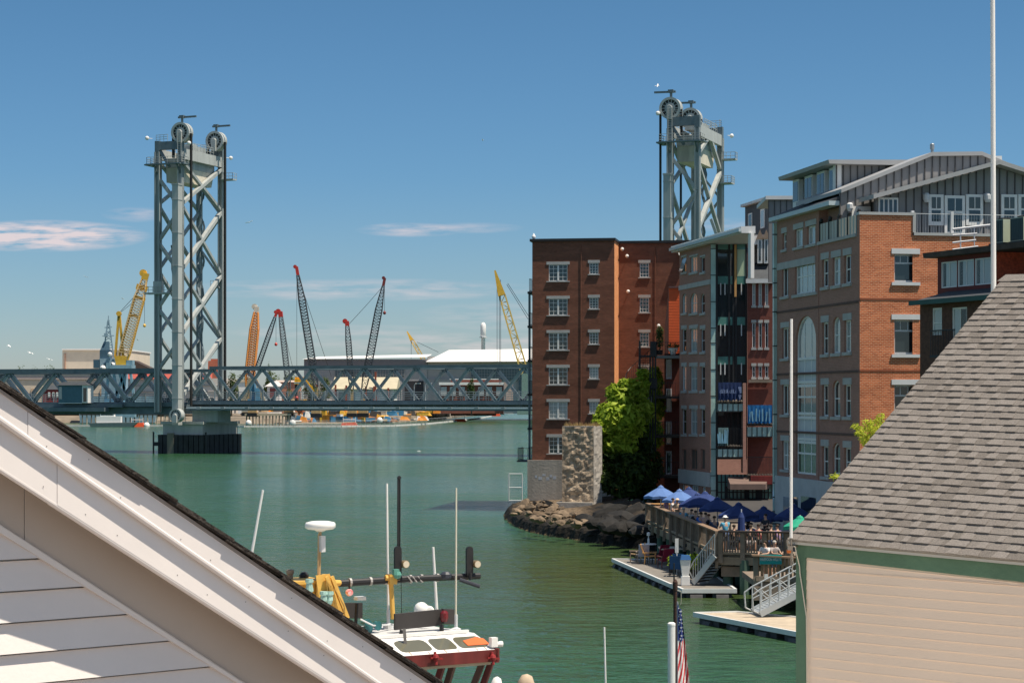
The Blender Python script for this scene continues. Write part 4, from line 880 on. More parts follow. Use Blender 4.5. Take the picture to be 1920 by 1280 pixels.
def boat():
    c = G(211, 800, 0); r = thing("work_boat", "small white work boat lying at the dark wharf", "boat", c); L = 8.5
    MB().hexa([c + Vector((-L * .9, -1.8, -.3)), c + Vector((L * .85, -1.8, -.3)), c + Vector((L * .85, 1.8, -.3)), c + Vector((-L * .9, 1.8, -.3))], [c + Vector((-L, -2.2, 1.5)), c + Vector((L * 1.1, -2.2, 1.7)), c + Vector((L * 1.1, 2.2, 1.7)), c + Vector((-L, 2.2, 1.5))]).build("hull", mat("boat_hull_grey", (.33, .32, .31), .5, 0, .15), r)
    h = MB(); h.box(c + Vector((-1.2, 0, 2.7)), (9, 3, 2.4)); h.build("cabin", M_white, r); h = MB(); h.box(c + Vector((-1.8, 0, 4.6)), (5.2, 2.6, 1.5)); h.box(c + Vector((-1.8, 0, 5.42)), (6.0, 3.0, .12)); h.build("wheelhouse", M_white, r)
    MB().box(c + Vector((-1.8, -1.31, 4.75)), (4.4, .06, .8)).build("window", M_glass, r); p = MB(); p.tube(c + Vector((-1.8, 0, 5.4)), c + Vector((-1.8, 0, 8.2)), .1); p.bar(c + Vector((-3, 0, 6.8)), c + Vector((-.6, 0, 6.8)), .12, .5); p.build("mast", M_wood, r)
boat()
def barge(label, x0, x1, yt, yb, col):
    Y = H * F / (yb - HOR); a, b = U(x0, yb, Y), U(x1, yb, Y); h = U(x0, yt, Y).z; r = thing("barge", label, "barge", (a.x, Y, 0))
    MB().hexa([(a.x + 2, Y, -.5), (b.x - 2, Y, -.5), (b.x - 2, Y + 14, -.5), (a.x + 2, Y + 14, -.5)], [(a.x, Y, h), (b.x, Y, h), (b.x, Y + 14, h), (a.x, Y + 14, h)]).build("hull", col, r)
    q = MB()
    for i in range(9): x = a.x + (b.x - a.x) * (i + .5) / 9; q.tube((x, Y + .5, h), (x, Y + .5, h + 1.5), .12, n=4)
    q.tube((a.x, Y + .5, h + 1.5), (b.x, Y + .5, h + 1.5), .1, n=4); q.build("railing", M_white, r)
barge("dark hulled barge moored off the far point", 926, 949, 771, 776.5, M_wood_dark); barge("white hulled barge moored past the dark one", 949, 966, 770, 775.5, M_white); barge("yellow ochre barge beyond the bridge, beside the brick block", 967, 1003, 769, 774, mat("ochre_hull", (.55, .38, .16), .7, 0, .2))

# ------------------------------------------------------------------ gulls
def gull(label, x, y, Y, s, bank, yaw, water=False):
    c = U(x, y, Y); b = MB(); f = Vector((math.cos(yaw), math.sin(yaw), .05)).normalized(); sd = Z.cross(f).normalized(); sd = Matrix.Rotation(bank, 3, f) @ sd; up = f.cross(sd)
    prof = [(.01, -.26), (.05, -.18), (.075, 0), (.06, .12), (.045, .17), (.04, .21), (.012, .27)]; b.lathe(c, [(r_ * s, h * s) for r_, h in prof], 8, f)
    b.ext([c - f * .24 * s + sd * .03 * s, c - f * .24 * s - sd * .03 * s, c - f * .38 * s - sd * .07 * s, c - f * .38 * s + sd * .07 * s], up * .015 * s)
    sp = .25 if water else 1
    for k in (-1, 1):
        w = [c + f * .10 * s, c + f * .14 * s + (sd * k * .30 * sp + up * .10) * s, c + f * .02 * s + (sd * k * .66 * sp + up * .05) * s, c - f * .08 * s + (sd * k * .60 * sp + up * .04) * s, c - f * .05 * s + (sd * k * .3 * sp + up * .08) * s, c - f * .10 * s]
        b.ext(w, up * .02 * s)
    tag(b.build("gull", mat("gull_white", (.78, .78, .78), .7, 0, .05), smooth=False), label, "gull", "gulls in the air" if not water else None)
gull("large white gull gliding high above the second tower", 1233, 161, 120, .42, .5, -.15)
for lab, x, y, Y, s in (("gull flying alone between the first tower and the open sky", 467, 417, 300, 1.0), ("faint gull low in the sky at the picture's left edge", 17, 649, 340, 1.1), ("gull low over the warehouse roof, second from the edge", 57, 662, 340, 1.1), ("gull low over the warehouse roof, nearest to the cream block", 93, 674, 360, 1.0),
                        ("gull high and alone in the sky between the towers", 905, 263, 420, .8), ("small gull above the blue warship mast", 161, 519, 380, .8), ("small gull in the sky beside the yellow crane boom", 230, 560, 400, .8), ("gull just under the yellow crane's block", 258, 637, 400, .8)):
    gull(lab, x, y, Y, s, .3, .4 + x * .01)
gull("gull swimming on the open water before the brick block", 785, 846, 385, 1.6, 0, 0, True)

# ------------------------------------------------------------------ the brick buildings
def wall(mb, P, u0, u1, h0, h1, ops, depth=.16, top=None):
    """a wall sheet in plane P with real openings and their reveals; ops = [(u0, u1, h0, h1)]"""
    us = sorted({u0, u1} | {x for o in ops for x in o[:2] if u0 < x < u1}); hs = sorted({h0, h1} | {x for o in ops for x in o[2:4] if h0 < x < h1})
    for a, b in zip(us[:-1], us[1:]):
        for c, d in zip(hs[:-1], hs[1:]):
            m, n = (a + b) / 2, (c + d) / 2
            if any(o[0] < m < o[1] and o[2] < n < o[3] for o in ops): continue
            mb.poly([P.pt(a, c), P.pt(b, c), P.pt(b, d), P.pt(a, d)])
    for o in ops:
        a, b, c, d = o[:4]
        for p, q in (((a, c), (b, c)), ((b, c), (b, d)), ((b, d), (a, d)), ((a, d), (a, c))):
            mb.poly([P.pt(*p), P.pt(*q), P.pt(*q, -depth), P.pt(*p, -depth)])
    return mb
def arch_fill(mb, P, a, b, hs, ht, depth=.16, n=10):
    """brick left over above an arch that springs at hs and peaks at ht, in an opening a..b up to ht"""
    c = (a + b) / 2; rx = (b - a) / 2; ry = ht - hs
    pts = [(c - rx * math.cos(math.pi * i / n), hs + ry * math.sin(math.pi * i / n)) for i in range(n + 1)]
    for (p, q) in zip(pts[:-1], pts[1:]):
        mb.ext([P.pt(p[0], p[1]), P.pt(q[0], q[1]), P.pt(q[0], ht + .004), P.pt(p[0], ht + .004)], -P.n * depth)
def window(P, o, root, glass, frame=None, nx=1, ny=1, depth=.16, fw=.06, bar=.035, lintel=None, sill=None, arch=0.0, split=None, name="window", lm=None, sash=True, opened=False):
    """one window: frame (the part) with pane, lintel and sill as its sub-parts"""
    a, b, c, d = o; frame = frame or M_white; m = MB(); i, j = -depth + .02, -depth + .09
    if arch: ds = d - arch
    else: ds = d
    m.slab(P, a, a + fw, c, ds, i, j); m.slab(P, b - fw, b, c, ds, i, j); m.slab(P, a + fw, b - fw, c, c + fw, i, j - .004)
    if arch:
        n = 10; cx = (a + b) / 2
        for k in range(n):
            t0, t1 = math.pi * k / n, math.pi * (k + 1) / n; f = lambda t, r: (cx - ((b - a) / 2 - r) * math.cos(t), ds + (arch - r) * math.sin(t))
            m.ext([P.pt(*f(t0, 0), i), P.pt(*f(t1, 0), i), P.pt(*f(t1, fw), i), P.pt(*f(t0, fw), i)], P.n * (j - i))
    else: m.slab(P, a + fw, b - fw, d - fw, d, i, j - .004)
    for k in range(1, nx): x = a + (b - a) * k / nx; m.slab(P, x - bar / 2, x + bar / 2, c + fw, (d if not arch else ds + arch * .8) - fw, i + .01, j - .02)
    ys = [c + (d - c) * k / ny for k in range(1, ny)] if split is None else [c + (d - c) * s for s in split]
    for y in ys: m.slab(P, a + fw, b - fw, y - bar / 2, y + bar / 2, i + .012, j - .016)
    w = m.build(name, frame, root)
    g = MB()
    if arch:
        cx = (a + b) / 2; pts = [P.pt(a + .01, c + .01, i + .03), P.pt(b - .01, c + .01, i + .03)] + [P.pt(cx + ((b - a) / 2 - .01) * math.cos(math.pi * k / 10), ds + (arch - .01) * math.sin(math.pi * k / 10), i + .03) for k in range(11)]
        g.ext(pts, -P.n * .015)
    else: g.slab(P, a + .01, b - .01, c + .01, d - .01, i + .015, i + .03)
    g.build("pane", glass, w)
    MB().slab(P, a, b, c, d, -depth - .06, -depth - .03).build("dark_backing", M_inside, w)  # dark sheet standing in for the unlit room behind the pane
    e = (b - a) * .09 + .05
    if lintel: MB().slab(P, a - e, b + e, d, d + lintel, -.05, .04).build("lintel", lm or M_lintel, w)
    if sill: MB().slab(P, a - e, b + e, c - sill, c, -depth, .09).build("sill", lm or M_lintel, w)
    if opened: MB().hexa([P.pt(a + .06, c + .1, .30), P.pt(b - .06, c + .1, .30), P.pt(b - .06, c + .1, .26), P.pt(a + .06, c + .1, .26)], [P.pt(a + .06, d - .08, -.06), P.pt(b - .06, d - .08, -.06), P.pt(b - .06, d - .08, -.10), P.pt(a + .06, d - .08, -.10)]).build("open_sash", M_blind, w)
    return w
M_inside = mat("dark_room", (.03, .03, .032), .9, 0, 0)
RW = random.Random(3)

# ---- the brown brick block in the middle
def brown_block():
    P1 = Plan(*at_px(998, 174), .988, -.157); u1 = P1.px(1152, 650)[0]; P2o = P1.pt(u1, 0, -3.4); P2 = Plan(P2o.x, P2o.y, .988, -.157); u2 = P2.px(1300, 650)[0]
    root = thing("brick_block", "tall brown brick apartment block with strip coloured sunlit orange, on the rocky point", "apartment block", P1.pt(u1 / 2, 1.2, -6))
    ht = P1.px(1075, 452)[1]; hb = P1.px(1010, 862)[1]
    wins = []
    for y0, y1, g in ((496, 527, M_glass), (560, 591, M_glass), (624, 656, M_glass), (689, 721, M_glass), (753, 785, M_blind), (819, 850, M_glass)):
        wins.append((P1, P1.rect(1029, 1064, y0, y1), 2, g))
    for y0, y1, g in ((493, 514, M_glass), (558, 579, M_glass), (623, 645, M_glass), (688, 710, M_blind), (753, 775, M_blind)): wins.append((P1, P1.rect(1105, 1122, y0, y1), 1, g))
    for y0, y1 in ((493, 520), (558, 586), (623, 650), (688, 716)): wins.append((P2, P2.rect(1199.5, 1217, y0, y1), 1, M_glass))
    b = MB(); wall(b, P1, 0, u1, hb, ht, [w[1] for w in wins if w[0] is P1], .14); wall(b, P2, 0, u2, 1.2, ht, [w[1] for w in wins if w[0] is P2], .14)
    b.poly([P1.pt(0, hb, 0), P1.pt(0, ht, 0), P1.pt(0, ht, -16), P1.pt(0, hb, -16)]); b.poly([P2.pt(u2, 1.2), P2.pt(u2, ht), P2.pt(u2, ht, -12), P2.pt(u2, 1.2, -12)]); b.poly([P1.pt(0, hb, -16), P1.pt(0, ht, -16), P2.pt(u2, ht, -12), P2.pt(u2, hb, -12)])
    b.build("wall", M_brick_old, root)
    e = MB(); e.poly([P1.pt(u1, 1.2, 0), P1.pt(u1, ht, 0), P1.pt(u1, ht, -3.4), P1.pt(u1, 1.2, -3.4)]); e.build("return_wall", M_brick_lit, root)
    r = MB(); r.hexa([P1.pt(-.2, ht, .2), P1.pt(u1 + .1, ht, .2), P1.pt(u1 + .1, ht, -16), P1.pt(-.2, ht, -16)], [P1.pt(-.2, ht + .22, .2), P1.pt(u1 + .1, ht + .22, .2), P1.pt(u1 + .1, ht + .22, -16), P1.pt(-.2, ht + .22, -16)])
    r.hexa([P2.pt(.11, ht, .2), P2.pt(u2, ht, .2), P2.pt(u2, ht, -12), P2.pt(.11, ht, -12)], [P2.pt(.11, ht + .22, .2), P2.pt(u2, ht + .22, .2), P2.pt(u2, ht + .22, -12), P2.pt(.11, ht + .22, -12)]); r.build("roof_edge", M_black, root)
    for P, o, n, g in wins: window(P, o, root, g, nx=4 if n == 2 else 3, ny=4, depth=.14, fw=.06, bar=.032, lintel=.25, sill=.08)
    for P, o, n, g in wins:
        if n == 2: MB().slab(P, (o[0] + o[1]) / 2 - .07, (o[0] + o[1]) / 2 + .07, o[2] + .08, o[3] - .08, -.1, -.03).build("mullion", M_white, root)
    f = MB(); q = P1.px(990, 862)[0]; f.slab(P1, q, u1 - .01, 1.0, hb, -15, .35); f.build("concrete_base", M_conc, root)
    gp = MB(); rg = random.Random(2)
    for (x, y, w, h) in ((1005, 893, 4, 5), (1013, 896, 7, 6), (1020, 890, 6, 4), (1027, 897, 6, 6), (1033, 892, 5, 5), (1040, 895, 6, 6)):
        u, hh = P1.px(x, y, .35); gp.slab(P1, u - w * .023, u + w * .023, hh - h * .022, hh + h * .022, .352, .356 + rg.uniform(0, .004))
    gp.build("painted_over_patch", mat("pale_blue_wash", (.42, .45, .50), .85, 0, .15, 1), root)
    lf = MB()
    for x, y in ((1168, 468), (1177, 481), (1179, 547), (1236, 611)):
        u, h = P2.px(x, y); lf.tube(P2.pt(u, h, 0), P2.pt(u, h, .55), .035, n=5); lf.ball(P2.pt(u, h, .6), .16, 8)
    lf.build("wall_lamp", M_white, root)
    d = MB()
    for P, x in ((P1, 1090), (P2, 1229)): u = P.px(x, 600)[0]; d.tube(P.pt(u, hb + 2, .05), P.pt(u, ht - .3, .05), .028, n=5)
    d.build("downpipe", M_brick_old, root)
    # river-side balconies
    bf = MB(); up = P1.px(989.5, 650)[0]
    bf.slab(P1, up - .09, up + .09, 1.5, P1.px(990, 545)[1], -1.1, -.95); bf.build("balcony_post", M_steel_dark, root)
    for y in (547, 611, 675, 739, 803, 864):
        h = P1.px(994, y)[1]; s = MB().slab(P1, up - .15, -.01, h - .12, h + .06, -8, -.8); s = s.build("balcony", M_black, root)
        rl = MB(); rail(rl, [P1.pt(-.05, h + .06, -.9), P1.pt(up, h + .06, -.9), P1.pt(up, h + .06, -7.8)], 1.1, .02, .35, (.1,)); rl.build("balcony_rail", M_black, s)
    rl = MB(); u = P1.px(968, 880)[0]; h = P1.px(970, 864)[1]; rail(rl, [P1.pt(-.1, h, -.9), P1.pt(u, h, -.9), P1.pt(u, h, -4)], 1.1, .025, .4, (.1,)); rl.slab(P1, u - .1, up - .2, h - .1, h, -5, -.8); rl.build("lower_balcony", M_black, root)
    sf = MB(); a0 = P2.px(1262, 452); q = [P2.pt(P2.px(1264, 452)[0], ht + .25, -1.0), P2.pt(P2.px(1306, 462)[0], ht + .2, -1.0), P2.pt(P2.px(1290, 470)[0], ht - 1.1, .5), P2.pt(P2.px(1274, 472)[0], ht - 1.1, .5)]
    sf.ext(q, (0, .4, .1)); sf.build("side_roof", M_steel_pale, root)
    gu = MB().ball(P1.pt(.1, ht + .42, -.2), .18, 8); gu.lathe(P1.pt(.1, ht + .22, -.2), [(.05, 0), (.16, .12), (.12, .3), (.07, .42), (.02, .5)], 8); tag(gu.build("gull", mat("gull_white", (.78, .78, .78)), smooth=True), "gull perched on the roof corner of the brown brick block", "gull")
brown_block()

# ---- the shaded glass-and-brick apartment house
def glass_house():
    P = Plan(*at_px(1274, 166), .184, -.983); ue = P.px(1332, 700)[0]; uc = P.px(1404, 440)[0]
    root = thing("glass_and_brick_house", "shaded waterfront apartment house with green glass bay between two brick wings", "apartment block", P.pt(ue / 2, 2, -5))
    ht = P.px(1300, 466)[1]; hg = P.px(1300, 882)[1]; hg2 = P.px(1300, 908)[1]
    ops = []; X = lambda z: 1250 + z / 4.57
    for (z0, z1), wide in (((132, 168), 0), ((203, 262), 1), ((292, 328), 0)):
        yo = {132: 10, 203: 4, 292: 0}[z0] / 4.57
        for k, (a, b, org, arch) in enumerate(((278, 412, 420, 0), (592, 762, 420, .55), (895, 1095, 420, 0), (30, 240, 680, 0), (395, 612, 680, 0), (738, 915, 680, 0))):
            o = P.rect(X(z0), X(z1), org + (a if wide or k > 2 else a + 4) / 4.57, org + b / 4.57); ops.append((o, arch * (1.0 if wide else .75), wide, k))
    b = MB(); wall(b, P, 0, ue, hg, ht, [o[0] for o in ops], .18)
    for o, ar, w, k in ops:
        if ar: arch_fill(b, P, o[0], o[1], o[3] - ar, o[3], .18)
    hb_ = P.px(1300, 935)[1]; lops = [P.rect(X(130), X(192), 680 + 1045 / 4.57, 680 + 1190 / 4.57), P.rect(X(214), X(272), 680 + 1050 / 4.57, 680 + 1210 / 4.57), P.rect(X(305), X(334), 680 + 1060 / 4.57, 680 + 1220 / 4.57)]
    lops = [(o[0], o[1], max(2.3, o[2]), min(o[3], hg2 - .06)) for o in lops]
    wall(b, P, 0, ue, 1.9, hg2, lops, .18); b.poly([P.pt(0, 1.9), P.pt(0, ht), P.pt(0, ht, -14), P.pt(0, 1.9, -14)])
    b.build("wall", M_brick_mauve, root)
    MB().slab(P, -.05, ue, hg2, hg, -.5, .10).build("granite_band", M_granite, root)
    u0, h0 = P.px(1275, 538); st = MB().slab(P, -.03, ue, h0 - .28, h0 + .1, -.1, .07); st.build("string_course", M_lintel, root)
    dk = mat("dull_shutter", (.10, .085, .075), .5, 0, .2)
    for o, ar, w, k in ops:
        window(P, o, root, (M_blind if (w or (k + RW.randrange(3)) % 3 == 0) else M_glass) if k < 5 else dk, nx=2 if w else 1, ny=1 if k in (0, 5) else 2, depth=.18, fw=.075, bar=.05, lintel=.3 if not ar and k not in (0, 5) else (.14 if k == 0 else None), sill=.18 if k < 5 else None, arch=ar, frame=M_trim if k < 5 else M_brick_mauve, opened=(k == 0 and o[0] < 1.5))
    for o in lops: window(P, o, root, M_blind, nx=3, ny=1, depth=.18, frame=M_white)
    # eave line with pale gutter, running on over the glass bay
    rf = MB(); rf.hexa([P.pt(-.5, ht, .55), P.pt(ue, ht, .55), P.pt(ue, ht, -4), P.pt(-.5, ht, -4)], [P.pt(-.5, ht + .5, .60), P.pt(ue, ht + .5, .60), P.pt(ue, ht + .7, -4), P.pt(-.5, ht + .7, -4)]); rf.hexa([P.pt(ue + .002, ht + .03, .55), P.pt(uc, ht + .03, .55), P.pt(uc, ht + .03, -.5), P.pt(ue + .002, ht + .03, -3.2)], [P.pt(ue + .002, ht + .5, .60), P.pt(uc, ht + .5, .60), P.pt(uc, ht + .55, -.5), P.pt(ue + .002, ht + .65, -3.2)]); rf.build("roof", M_trim, root)
    MB().slab(P, -.5, uc, ht + .12, ht + .36, .58, .76).build("gutter", mat("pale_blue_gutter", (.50, .58, .60), .4, 0, .05), root)
    pc = MB(); u = P.px(1404.5, 480)[0]; hq = P.px(1404, 522)[1]; pc.slab(P, u - .3, u + .35, hq, ht + .02, -.28, -.02); pc.build("corner_post", M_white, root)
    # glass bay: set back, facing the water
    R = Plan(P.pt(ue, 0).x, P.pt(ue, 0).y, 1, -.03); w = R.px(1402, 700)[0]; ub = R.px(1408, 700)[0]
    st = MB(); us = R.px(1341.5, 700)[0]; st.slab(R, .02, us, 2.0, ht - .05, -.4, .25); st = st.build("glass_fin", M_glass_green, root)
    bar = MB(); hh = 2.6
    while hh < ht: MB().slab(R, .0, us + .02, hh - .03, hh + .03, -.42, .28).build("fin_joint", M_black, st); hh += 1.15 + (.9 if int(hh) % 2 else 0)
    bar.slab(R, us, us + .12, 2.0, ht - .05, -.42, .27); bar.build("fin_joint", M_black, st)
    bk = MB().slab(R, us, w, 5, ht, -.75, -.55); bk.build("glass_wall", M_glass, root)
    hs = [R.px(1370, y)[1] for y in (457, 467, 517, 532, 594, 609, 668, 683)]
    for a_, b_ in ((hs[1], hs[0]), (hs[3], hs[2]), (hs[5], hs[4]), (hs[7], hs[6])):
        for x0, x1 in ((1345, 1367), (1370, 1376), (1382, 1400)): MB().slab(R, R.px(x0, 600)[0], R.px(x1, 600)[0], a_, b_, -.54, -.46).build("spandrel_panel", M_glass_teal, root)
    MB().slab(R, R.px(1383, 500)[0], R.px(1399, 500)[0], hs[2], hs[1], -.5, -.45).build("curtained_pane", mat("pale_green_curtain", (.42, .52, .36), .3, 0, .15, 1.5, streak=True), root)
    mu = MB()
    for x in (1345, 1368, 1376, 1381, 1400): u = R.px(x, 600)[0]; mu.slab(R, u - .07, u + .07, 6, ht, -.55, -.40)
    mu.build("mullion", M_black, root)
    tw = MB(); tw.slab(R, R.px(1340.5, 480)[0], R.px(1344.5, 480)[0], R.px(1342, 516)[1], R.px(1342, 460)[1], -.38, -.2); tw.slab(R, R.px(1377.5, 480)[0], R.px(1381.5, 480)[0], R.px(1380, 556)[1], R.px(1380, 458)[1], -.38, -.2); tw.build("timber_mullion", M_wood_new, root)
    for y in (540, 617, 690):
        r_ = MB(); h = R.px(1370, y)[1]
        for x in (1352, 1360, 1391): u = R.px(x, y)[0]; r_.slab(R, u - .04, u + .04, h - .5, h + .4, -.44, -.40)
        r_.build("handle", M_trim, root)
    # red brick wing with slate mansard and two dormers
    Q = Plan(R.pt(w, 0).x, R.pt(w, 0).y, .995, -.10); q1 = Q.px(1452, 700)[0]; hm = Q.px(1425, 524)[1]
    ro = []
    for cx in (1413.5, 1425.5, 1437.5):
        for y0, y1 in ((532, 573), (605, 652), (686, 707)): ro.append(Q.rect(cx - 3, cx + 3, y0, y1))
    b = MB(); wall(b, Q, 0, q1, 1.9, hm, ro, .16); b.poly([Q.pt(0, 1.9), Q.pt(0, hm), Q.pt(0, hm, -1.2), Q.pt(0, 1.9, -1.2)]); b.build("red_brick_wall", M_brick_red, root)
    for i, o in enumerate(ro): window(Q, o, root, M_blind if i % 3 == 0 else M_glass, nx=1, ny=2, depth=.16, lintel=.22, sill=.16, frame=M_white)
    pl = MB(); o = ro[2]; pl.slab(Q, ro[2][0] - .3, ro[8][1] + .3, ro[2][2] - .42, ro[2][2] - .2, .1, .5); pl.build("planter", M_wood, root)
    hd = Q.px(1425, 490)[1]; mn = MB(); mn.hexa([Q.pt(-.1, hm, .35), Q.pt(q1, hm, .35), Q.pt(q1, hm, -2.4), Q.pt(-.1, hm, -2.4)], [Q.pt(.6, hd, -1.6), Q.pt(q1, hd, -1.6), Q.pt(q1, hd, -2.4), Q.pt(.6, hd, -2.4)]); mn.build("mansard", M_grey_dark, root)
    MB().slab(Q, -.15, q1, hm - .3, hm + .02, .36, .52).build("eave_trim", M_trim, root)
    ut = Q.px(1425, 436)[1]; MB().slab(Q, .5, q1, hd, ut, -3.4, -1.9).build("attic_wall", M_grey_batten, root)
    for x in (1425, 1437):
        a, b_, c, d = Q.rect(x - 5, x + 4.5, 449, 494, -1.0); dm = MB().slab(Q, a, b_, c, d, -1.9, -.7); dm = dm.build("dormer", M_trim, root); MB().slab(Q, a + .13, b_ - .13, c + .2, d - .1, -.7, -.68).build("pane", M_glass, dm)
        g = MB(); m = (a + b_) / 2; g.ext([Q.pt(a - .1, d, -.6), Q.pt(b_ + .1, d, -.6), Q.pt(m, d + .75, -.6)], -Q.n * 1.4); g.build("dormer_roof", mat("brown_shingle", (.26, .19, .14), .85, 0, .2, 2), dm)
    # balconies hung with towels, in front of the bay and the wing
    for i, (PL, x0, x1, yr, yd, yb, tow, kind) in enumerate(((R, 1343, 1391, 718, 757, 770, mat("navy_patterned_banner", (.012, .03, .10), .8, 0, .3, 3), "b"), (R, 1343, 1391, 802, 841, 855, mat("grey_teal_towel", (.13, .22, .22), .8, 0, .3, 3), "t"), (Q, 1400, 1447, 760, 800, 817, mat("bright_blue_towel", (.012, .13, .34), .8, 0, .35, 3), "t"), (Q, 1400, 1447, 855, 895, 905, None, ""))):
        u0, u1 = PL.px(x0, yr)[0], PL.px(x1, yr)[0]; hr = PL.px((x0 + x1) / 2, yr)[1]; hd_ = PL.px((x0 + x1) / 2, yd)[1]; hb_ = PL.px((x0 + x1) / 2, yb)[1]; o = 1.35
        s = MB().slab(PL, u0, u1, hb_, hd_, -.4, o).build("balcony", M_glass_green if i != 3 else M_wood_dark, root)
        k = MB()
        for j in range(6): u = u0 + (u1 - u0) * j / 5; k.slab(PL, u - .03, u + .03, hb_, hd_, o, o + .05)
        k.slab(PL, u0, u1, hb_ - .08, hb_, -.4, o + .06); k.build("balcony_joint", M_black, s)
        rl = MB(); rl.slab(PL, u0, u1, hr - .05, hr, o - .05, o); n = 18
        for j in range(n + 1): u = u0 + (u1 - u0) * j / n; rl.tube(PL.pt(u, hd_, o - .03), PL.pt(u, hr, o - .03), .018, n=4)
        rl.build("balcony_rail", M_black, s)
        if tow:
            nt = 6; end = .93 if kind == "b" else (.42 if i == 1 else 1.0); tb = MB(); um = u0 + (u1 - u0) * end
            for j in range(24):
                a, b_ = u0 + .05 + (um - u0 - .05) * j / 24, u0 + .05 + (um - u0 - .05) * (j + 1) / 24; z0, z1 = (.06 * math.sin(j * 1.57) for j in (j, j + 1)); lo = hd_ + .28
                tb.hexa([PL.pt(a, lo, o + .10 + z0), PL.pt(b_, lo, o + .10 + z1), PL.pt(b_, lo, o + .06 + z1), PL.pt(a, lo, o + .06 + z0)], [PL.pt(a, hr + .04, o + .10), PL.pt(b_, hr + .04, o + .10), PL.pt(b_, hr + .04, o + .06), PL.pt(a, hr + .04, o + .06)])
            t = tb.build("draped_banner" if kind == "b" else "hung_towels", tow, s)
            mk = MB(); rg = random.Random(i)
            if kind == "b":
                for j in range(12):
                    u = u0 + (u1 - u0) * (.08 + .052 * j); h = hd_ + (hr - hd_) * .56; mk.bar(PL.pt(u, h + rg.uniform(-.12, .02), o + .19), PL.pt(u + rg.uniform(-.05, .12), h + rg.uniform(.08, .25), o + .19), .05, .02); mk.bar(PL.pt(u, h - .05, o + .192), PL.pt(u + .12, h - .05 + rg.uniform(-.05, .05), o + .192), .045, .02)
                u = u0 + (u1 - u0) * .86
                for dx, dh, w_ in ((0, .72, .24), (.02, .62, .2), (.05, .52, .14), (-.06, .34, .08), (0, .24, .1), (.06, .34, .08)): mk.slab(PL, u + dx - w_ / 2, u + dx + w_ / 2, hd_ + (hr - hd_) * dh, hd_ + (hr - hd_) * (dh + .09), o + .18, o + .2)
            else:
                for j in range(7): u = u0 + (um - u0) * (.1 + .13 * j); mk.bar(PL.pt(u, hd_ + .45, o + .19), PL.pt(u + rg.uniform(-.08, .08), hr - rg.uniform(.1, .5), o + .19), rg.uniform(.05, .13), .02)
            mk.build("banner_marking", mat("faded_banner_print", (.20, .26, .42), .8, 0, .2) if kind == "b" else mat("pale_towel_stripe", (.16, .34, .46), .8, 0, .2), t)
        pt = MB(); rg = random.Random(9 + i)
        for j in range(9): u = u0 + (u1 - u0) * (j + .5) / 9; pt.ball(PL.pt(u, hd_ + .22, o + .02), .11 + rg.uniform(0, .05), 6)
        pt.build("pebble_trim" if i else "row_of_pots", M_wood_dark if i else M_wood, s)
    dvd = MB(); u = R.px(1393, 800)[0]; dvd.slab(R, u - .12, u + .12, 4.0, R.px(1393, 718)[1], -.4, 1.5); dvd.build("brick_divider", M_brick_mauve, root)
    # ground floor glazing and the brown canopy
    gb = MB(); hs_ = R.px(1370, 889)[1]; gb.slab(R, us + .13, q1 + w, 2.0, hs_, -.2, .28); gb.build("shopfront", M_glass_teal, root)
    k = MB(); n = 15
    for j in range(n + 1): u = us + .13 + (q1 + w - us) * j / n; k.slab(R, u - .045, u + .045, 2.0, hs_ + .02, .28, .34)
    for y in (903, 922): h = R.px(1370, y)[1]; k.slab(R, us + .1, q1 + w, h - .04, h + .04, .281, .335)
    k.build("glazing_bars", M_black, root)
    for x0, x1 in ((1358, 1364), (1395, 1402), (1416, 1429)): MB().slab(R, R.px(x0, 920)[0], R.px(x1, 920)[0], 2.0, R.px(1370, 911)[1], .30, .37).build("doorway", M_black, root)
    cn = MB(); a, b_ = R.px(1363, 905)[0], R.px(1428, 905)[0]; h0, h1 = R.px(1395, 914)[1], R.px(1395, 901)[1]
    cn.hexa([R.pt(a, h0, 3.2), R.pt(b_, h0, 3.2), R.pt(b_ + .6, h0, .4), R.pt(a, h0, .4)], [R.pt(a, h0 + .42, 3.2), R.pt(b_, h0 + .42, 3.2), R.pt(b_ + .6, h1 + .35, .4), R.pt(a, h1 + .35, .4)]); cn.build("canopy", mat("brown_canopy", (.17, .115, .095), .8, 0, .15), root)
    MB().slab(Q, .2, q1, R.px(1425, 905)[1], R.px(1425, 897)[1] + .3, .3, 2.2).build("dark_fascia", M_maroon, root)
glass_house()

